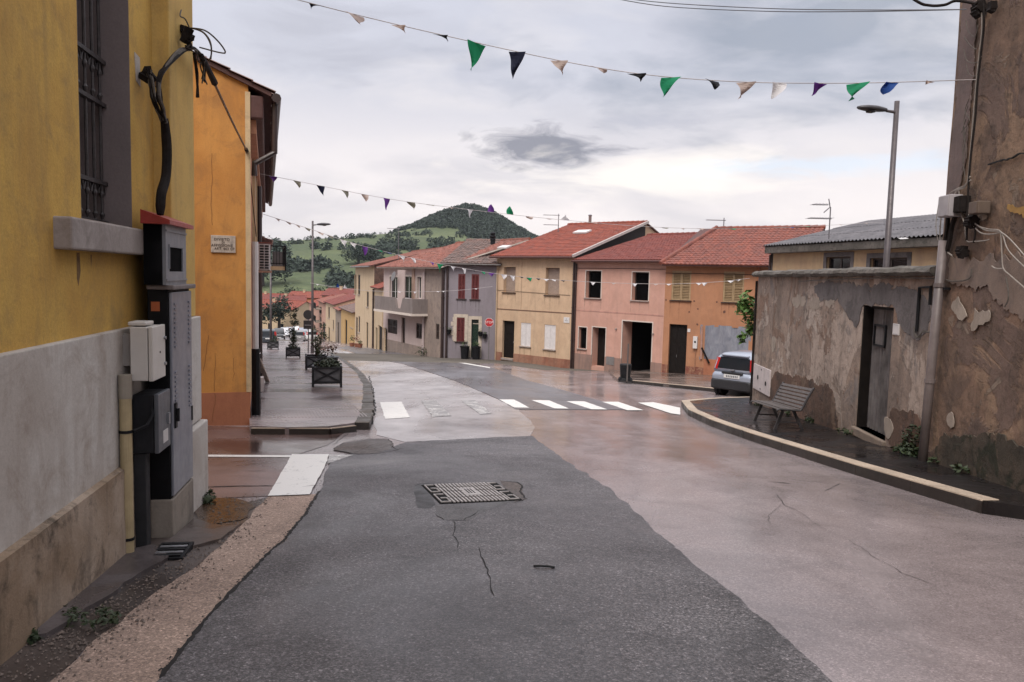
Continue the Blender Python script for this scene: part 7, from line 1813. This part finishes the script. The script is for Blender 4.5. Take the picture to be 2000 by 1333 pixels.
third = [(541, 'e', (.3, .9, .3)), (562, 'e', (.3, .9, .25)), (580, 'e', (.3, .9, .25)), (600, 't', (.3, .9, .3)), (626, 'e', (.3, .9, .3)), (645, 't', (.3, .9, .3)), (671, 'w', (.3, .3, .8)), (690, 'w', (.3, .3, .6)), (713, 'p', (-.05, .1, 1.0)), (740, 'g', (.5, .8, .2)), (760, 'b', (.3, .8, .2)), (784, 'w', (.4, .3, .6)), (806, 'w', (.4, .3, .5)), (843, 'p', (.1, .6, .3)), (860, 'g', (-.1, .1, .95)), (886, 'w', (-.1, .3, .6)), (906, 'w', (.1, .3, .6)), (924, 'k', (.1, .8, .2)), (944, 'g', (.1, .8, .3)), (960, 'p', (0, .3, .5)), (984, 'w', (.1, .3, .6)), (1001, 'w', (.1, .3, .6)), (1018, 'k', (.2, .8, .2)), (1034, 'g', (.1, .5, .5)), (1051, 'k', (.1, .8, .2)), (1067, 'w', (.1, .6, .3)), (1082, 'w', (.1, .8, .2)), (1100, 'k', (.1, .8, .2)), (1158, 'w', (0, .5, .4)), (1199, 'e', (0, .8, .2)), (1240, 'w', (0, .5, .4)), (1280, 'e', (.1, .8, .2)), (1306, 'w', (.1, .8, .2)), (1365, 'w', (.1, .6, .3)), (1376, 'w', (.1, .6, .4)), (1427, 'w', (.1, .6, .3)), (1442, 'w', (.1, .6, .3))]
bunting('long string of small pennants crossing low before the terraced houses', [(512, 418, 24.0), (600, 446, 24.6), (713, 482, 25.5), (860, 516, 26.6), (1000, 539, 27.5), (1150, 551, 27.8), (1300, 555, 27.6), (1400, 551, 27.0), (1464, 544, 26.3)], third, fw=.20, fh=.30, r=.007)
low_ = [(620, 'w', (.1, .9, .2)), (660, 'b', (0, .2, -.8)), (674, 'w', (0, .2, -.8)), (780, 'w', (.1, .8, .2)), (810, 'w', (.1, .5, .4)), (856, 'w', (.1, .8, .2)), (865, 'w', (.1, .8, .2)), (930, 'w', (.1, .8, .2))]
bunting('faint far string of pennants below the pale balcony house roof', [(606, 553, 47.0), (660, 562, 47.0), (735, 569, 47.0), (830, 570, 47.2), (900, 567, 47.4), (962, 560, 47.8)], low_, fw=.22, fh=.32, r=.011)
wv = thing('overhead_wires', 'two overhead wires crossing the top of the sky to the tall brown building', 'wires')
for dy in (0, 7):
    MB().tube(smooth_path([atY(1180, -8 + dy * .2, 11), atY(1300, 6 + dy, 10.6), (atY(1500, 17 + dy * .8, 9.8)), atY(1700, 20 + dy * .4, 9.0), atY(1888, 19, 8.5)]), .006, 5).build('wire', M_wire, wv)
MB().tube(smooth_path([atY(1700, -60, 9.2), atY(1786, 0, 8.8), atY(1815, 11, 8.75), atY(1845, 10, 8.65), atY(1868, 2, 8.6), atY(1908, 8, 8.4)]), .016, 6).build('cable', M_cable, wv)
# television aerials
M_ant = plain('aerial metal', (.16, .15, .16), .5, .4)
def aerial(label, px, ytop, ybot, D, bars, r=.028):
    b_ = atY(px, ybot, D); t_ = atY(px, ytop, D); o = thing('tv_aerial', label, 'aerial', b_, 0, 'television aerials on the roofs'); H_ = t_.z - b_.z
    MB().tube([(0, 0, -.4), (0, 0, H_)], r, 6).build('mast', M_ant, o)
    for (x0, x1, y, n) in bars:
        z_ = atY(px, y, D).z - b_.z; a = (x0 - px) / FOC * D; b = (x1 - px) / FOC * D
        k = MB().tube([(a, -.04, z_), (b, -.04, z_)], r * .8, 5).build('boom', M_ant, o)
        if n:
            mb = MB()
            for i in range(n): x = lerp(a, b, (i + .5) / n); mb.tube([(x, -.35, z_ + .01), (x, .27, z_ + .01)], .008, 4)
            mb.build('rod', M_ant, k, kind='stuff')
    return o
aerial('aerial with two booms standing behind the cream house roof', 1090, 418, 460, 54, [(1060, 1092, 421, 8), (1061, 1091, 440, 8)])
aerial('aerial with one long boom where the pink and terracotta roofs meet', 1413, 426, 452, 46, [(1378, 1416, 431, 9)])
o = aerial('forked aerial with a grid boom on the ochre building roof', 1620, 405, 444, 26, [(1576, 1622, 428, 9), (1583, 1614, 401, 5)], r=.02)
z_ = atY(1618, 405, 26).z - o.location.z; MB().tube([(-.02, 0, z_), (-.10, -.05, z_ + .27)], .018, 5).build('reflector', M_ant, o); MB().tube([(-.02, 0, z_), (-.24, -.05, z_ - .19)], .018, 5).build('reflector', M_ant, o)
aerial('thin aerial mast rising behind the pale balcony house roof', 778, 445, 505, 64, [(756, 780, 447, 6)])
# ================================================================ COUNTRY: trees and hedges
M_tree = [leafmat('far tree dark', (.026, .040, .033), (.042, .058, .040), .9), leafmat('far tree mid', (.042, .060, .036), (.062, .080, .044), .9)]
def far_tree(label, px, py, D, r, h, m=0, n=1500):
    p_ = atY(px, py, D); z0 = terrain(p_.x, p_.y); o = thing('tree', label, 'tree', (p_.x, p_.y, z0), 0, 'trees beyond the village'); mb = MB(); rg = random.Random(int(px * 7 + py))
    for k in range(6): bunch(n // 6, r * rg.uniform(.45, .7), (rg.uniform(-.55, .55) * r, rg.uniform(-.55, .55) * r, h * rg.uniform(.45, .85)), leaf=r * .075, seed=k + int(px), mb=mb)
    mb.build('crown', M_tree[m], o); MB().tube([(0, 0, -.5), (.1, 0, h * .6)], [r * .09, r * .05], 6).build('trunk', M_frame_d, o)
for a in ((546, 480, 470, 14, 15, 0, 'round dark tree on the skyline above the balcony'), (512, 500, 400, 16, 17, 0, 'broad dark tree half hidden behind the railed balcony'), (670, 595, 300, 11, 13, 0, 'big dark tree behind the roofs of the row'), (650, 597, 290, 8, 10, 1, 'mid green tree left of the big dark tree'), (690, 590, 310, 9, 13, 0, 'dark tree touching the tall cream house roof'),
          (545, 622, 172, 5.2, 8, 0, 'round green tree among the town roofs'), (551, 605, 245, 7, 8, 0, 'dark tree above the orange town house'), (612, 600, 300, 8, 8, 1, 'mid green tree behind the tall lamp post'), (575, 590, 330, 9, 8, 1, 'low green tree left of the tall lamp post'), (700, 520, 480, 11, 11, 0, 'dark tree beside the purple pennant'), (722, 503, 500, 9, 9, 0, 'dark tree to the right of the purple pennant'), (640, 585, 330, 9, 9, 1, 'green tree above the pale house of the row')):
    far_tree(a[6], *a[:6])
def wood(name, label_mat, gen, n, seed, rr=(2.2, 4.6), leafn=34):
    """far scrub and wood: leaf clumps on the hill, past counting"""
    mb = MB(); rg = random.Random(seed); c_ = 0; k = 0
    while c_ < n and k < n * 40:
        k += 1; x, y, ok = gen(rg)
        if not ok: continue
        r = rg.uniform(*rr); z = terrain(x, y); c_ += 1
        for q in range(leafn):
            while True:
                p = Vector((rg.uniform(-1, 1), rg.uniform(-1, 1), rg.uniform(-.5, 1)))
                if .35 < p.length < 1: break
            c = Vector((x, y, z + r * .45)) + p * r
            a = Vector((rg.uniform(-1, 1), rg.uniform(-1, 1), rg.uniform(-.7, .7))).normalized() * r * .30; b = Vector((rg.uniform(-1, 1), rg.uniform(-1, 1), rg.uniform(-1, 1))).normalized() * r * .26
            mb.poly([c - a, c + b, c + a, c - b])
    return mb.build(name, label_mat, kind='stuff')
ccx, ccy = (912 - 1000) / FOC * 850, 850.0
def g_cone(rg):
    px = rg.uniform(770, 1075); D = rg.uniform(670, 862); x = (px - 1000) / FOC * D; nn = noise.noise(Vector((x * .03, D * .02, 3)))
    lim = table([(770, 800), (820, 745), (860, 710), (910, 690), (960, 690), (1020, 700), (1075, 740)], px)
    return x, D, D > lim + 45 * nn
wood('woodland', M_tree[0], g_cone, 3000, 5, (1.7, 3.8), 40)
def g_belt(rg):
    px = rg.uniform(470, 1180); D = rg.uniform(430, 860); x = (px - 1000) / FOC * D; nn = noise.noise(Vector((x * .012, D * .035, 11))); pz = table([(470, .0), (690, .02), (760, .22), (1000, .34), (1180, .30)], px)
    return x, D, nn > .34 - pz * (1 if D > 520 else .55)
wood('scrub', M_tree[0], g_belt, 200, 6, (1.2, 3.0), 34)
def hedge(pts, n, seed, rr=(1.5, 3.2), spread=4, m=0):
    def g(rg):
        t = rg.random() * (len(pts) - 1); i = int(t); a, b = pts[i], pts[i + 1]; f = t - i; px = lerp(a[0], b[0], f); D = lerp(a[1], b[1], f) + rg.gauss(0, spread); x = (px - 1000) / FOC * D
        return x, D, noise.noise(Vector((x * .05, D * .05, seed))) > -.35
    wood('hedge', M_tree[m], g, n, seed, rr, 44)
hedge([(535, 455), (575, 462), (640, 470)], 70, 21, (2.5, 5), 8); hedge([(600, 560), (690, 545), (800, 560)], 50, 22, (2, 4), 6); hedge([(480, 590), (600, 610), (760, 640), (850, 680)], 70, 23, (1.5, 3.2), 8)
hedge([(470, 300), (560, 310), (660, 318), (720, 330)], 90, 24, (2.0, 4.5), 16, 0); hedge([(480, 262), (560, 275), (620, 285)], 50, 25, (1.6, 3.2), 14, 1); hedge([(640, 420), (690, 400), (730, 430)], 70, 26, (2.5, 4.5), 14); hedge([(480, 335), (600, 350), (690, 355)], 60, 27, (1.5, 3), 6, 1)
hedge([(700, 520), (780, 560), (900, 600), (1050, 640)], 140, 28, (2, 4.2), 18)
# ================================================================ AIR
hz = MB().box(-1500, 1500, -1500, 1500, -68, 120).build('haze', [], kind='stuff')
m = bpy.data.materials.new('thin air'); m.use_nodes = True; t = NT(m.node_tree); t.n.clear()
pv = t.new('ShaderNodeVolumePrincipled', {'Color': (.80, .86, .95, 1), 'Density': 0.00008, 'Anisotropy': 0.1})
t.new('ShaderNodeOutputMaterial', {1: pv.outputs[0]})
hz.data.materials.append(m)
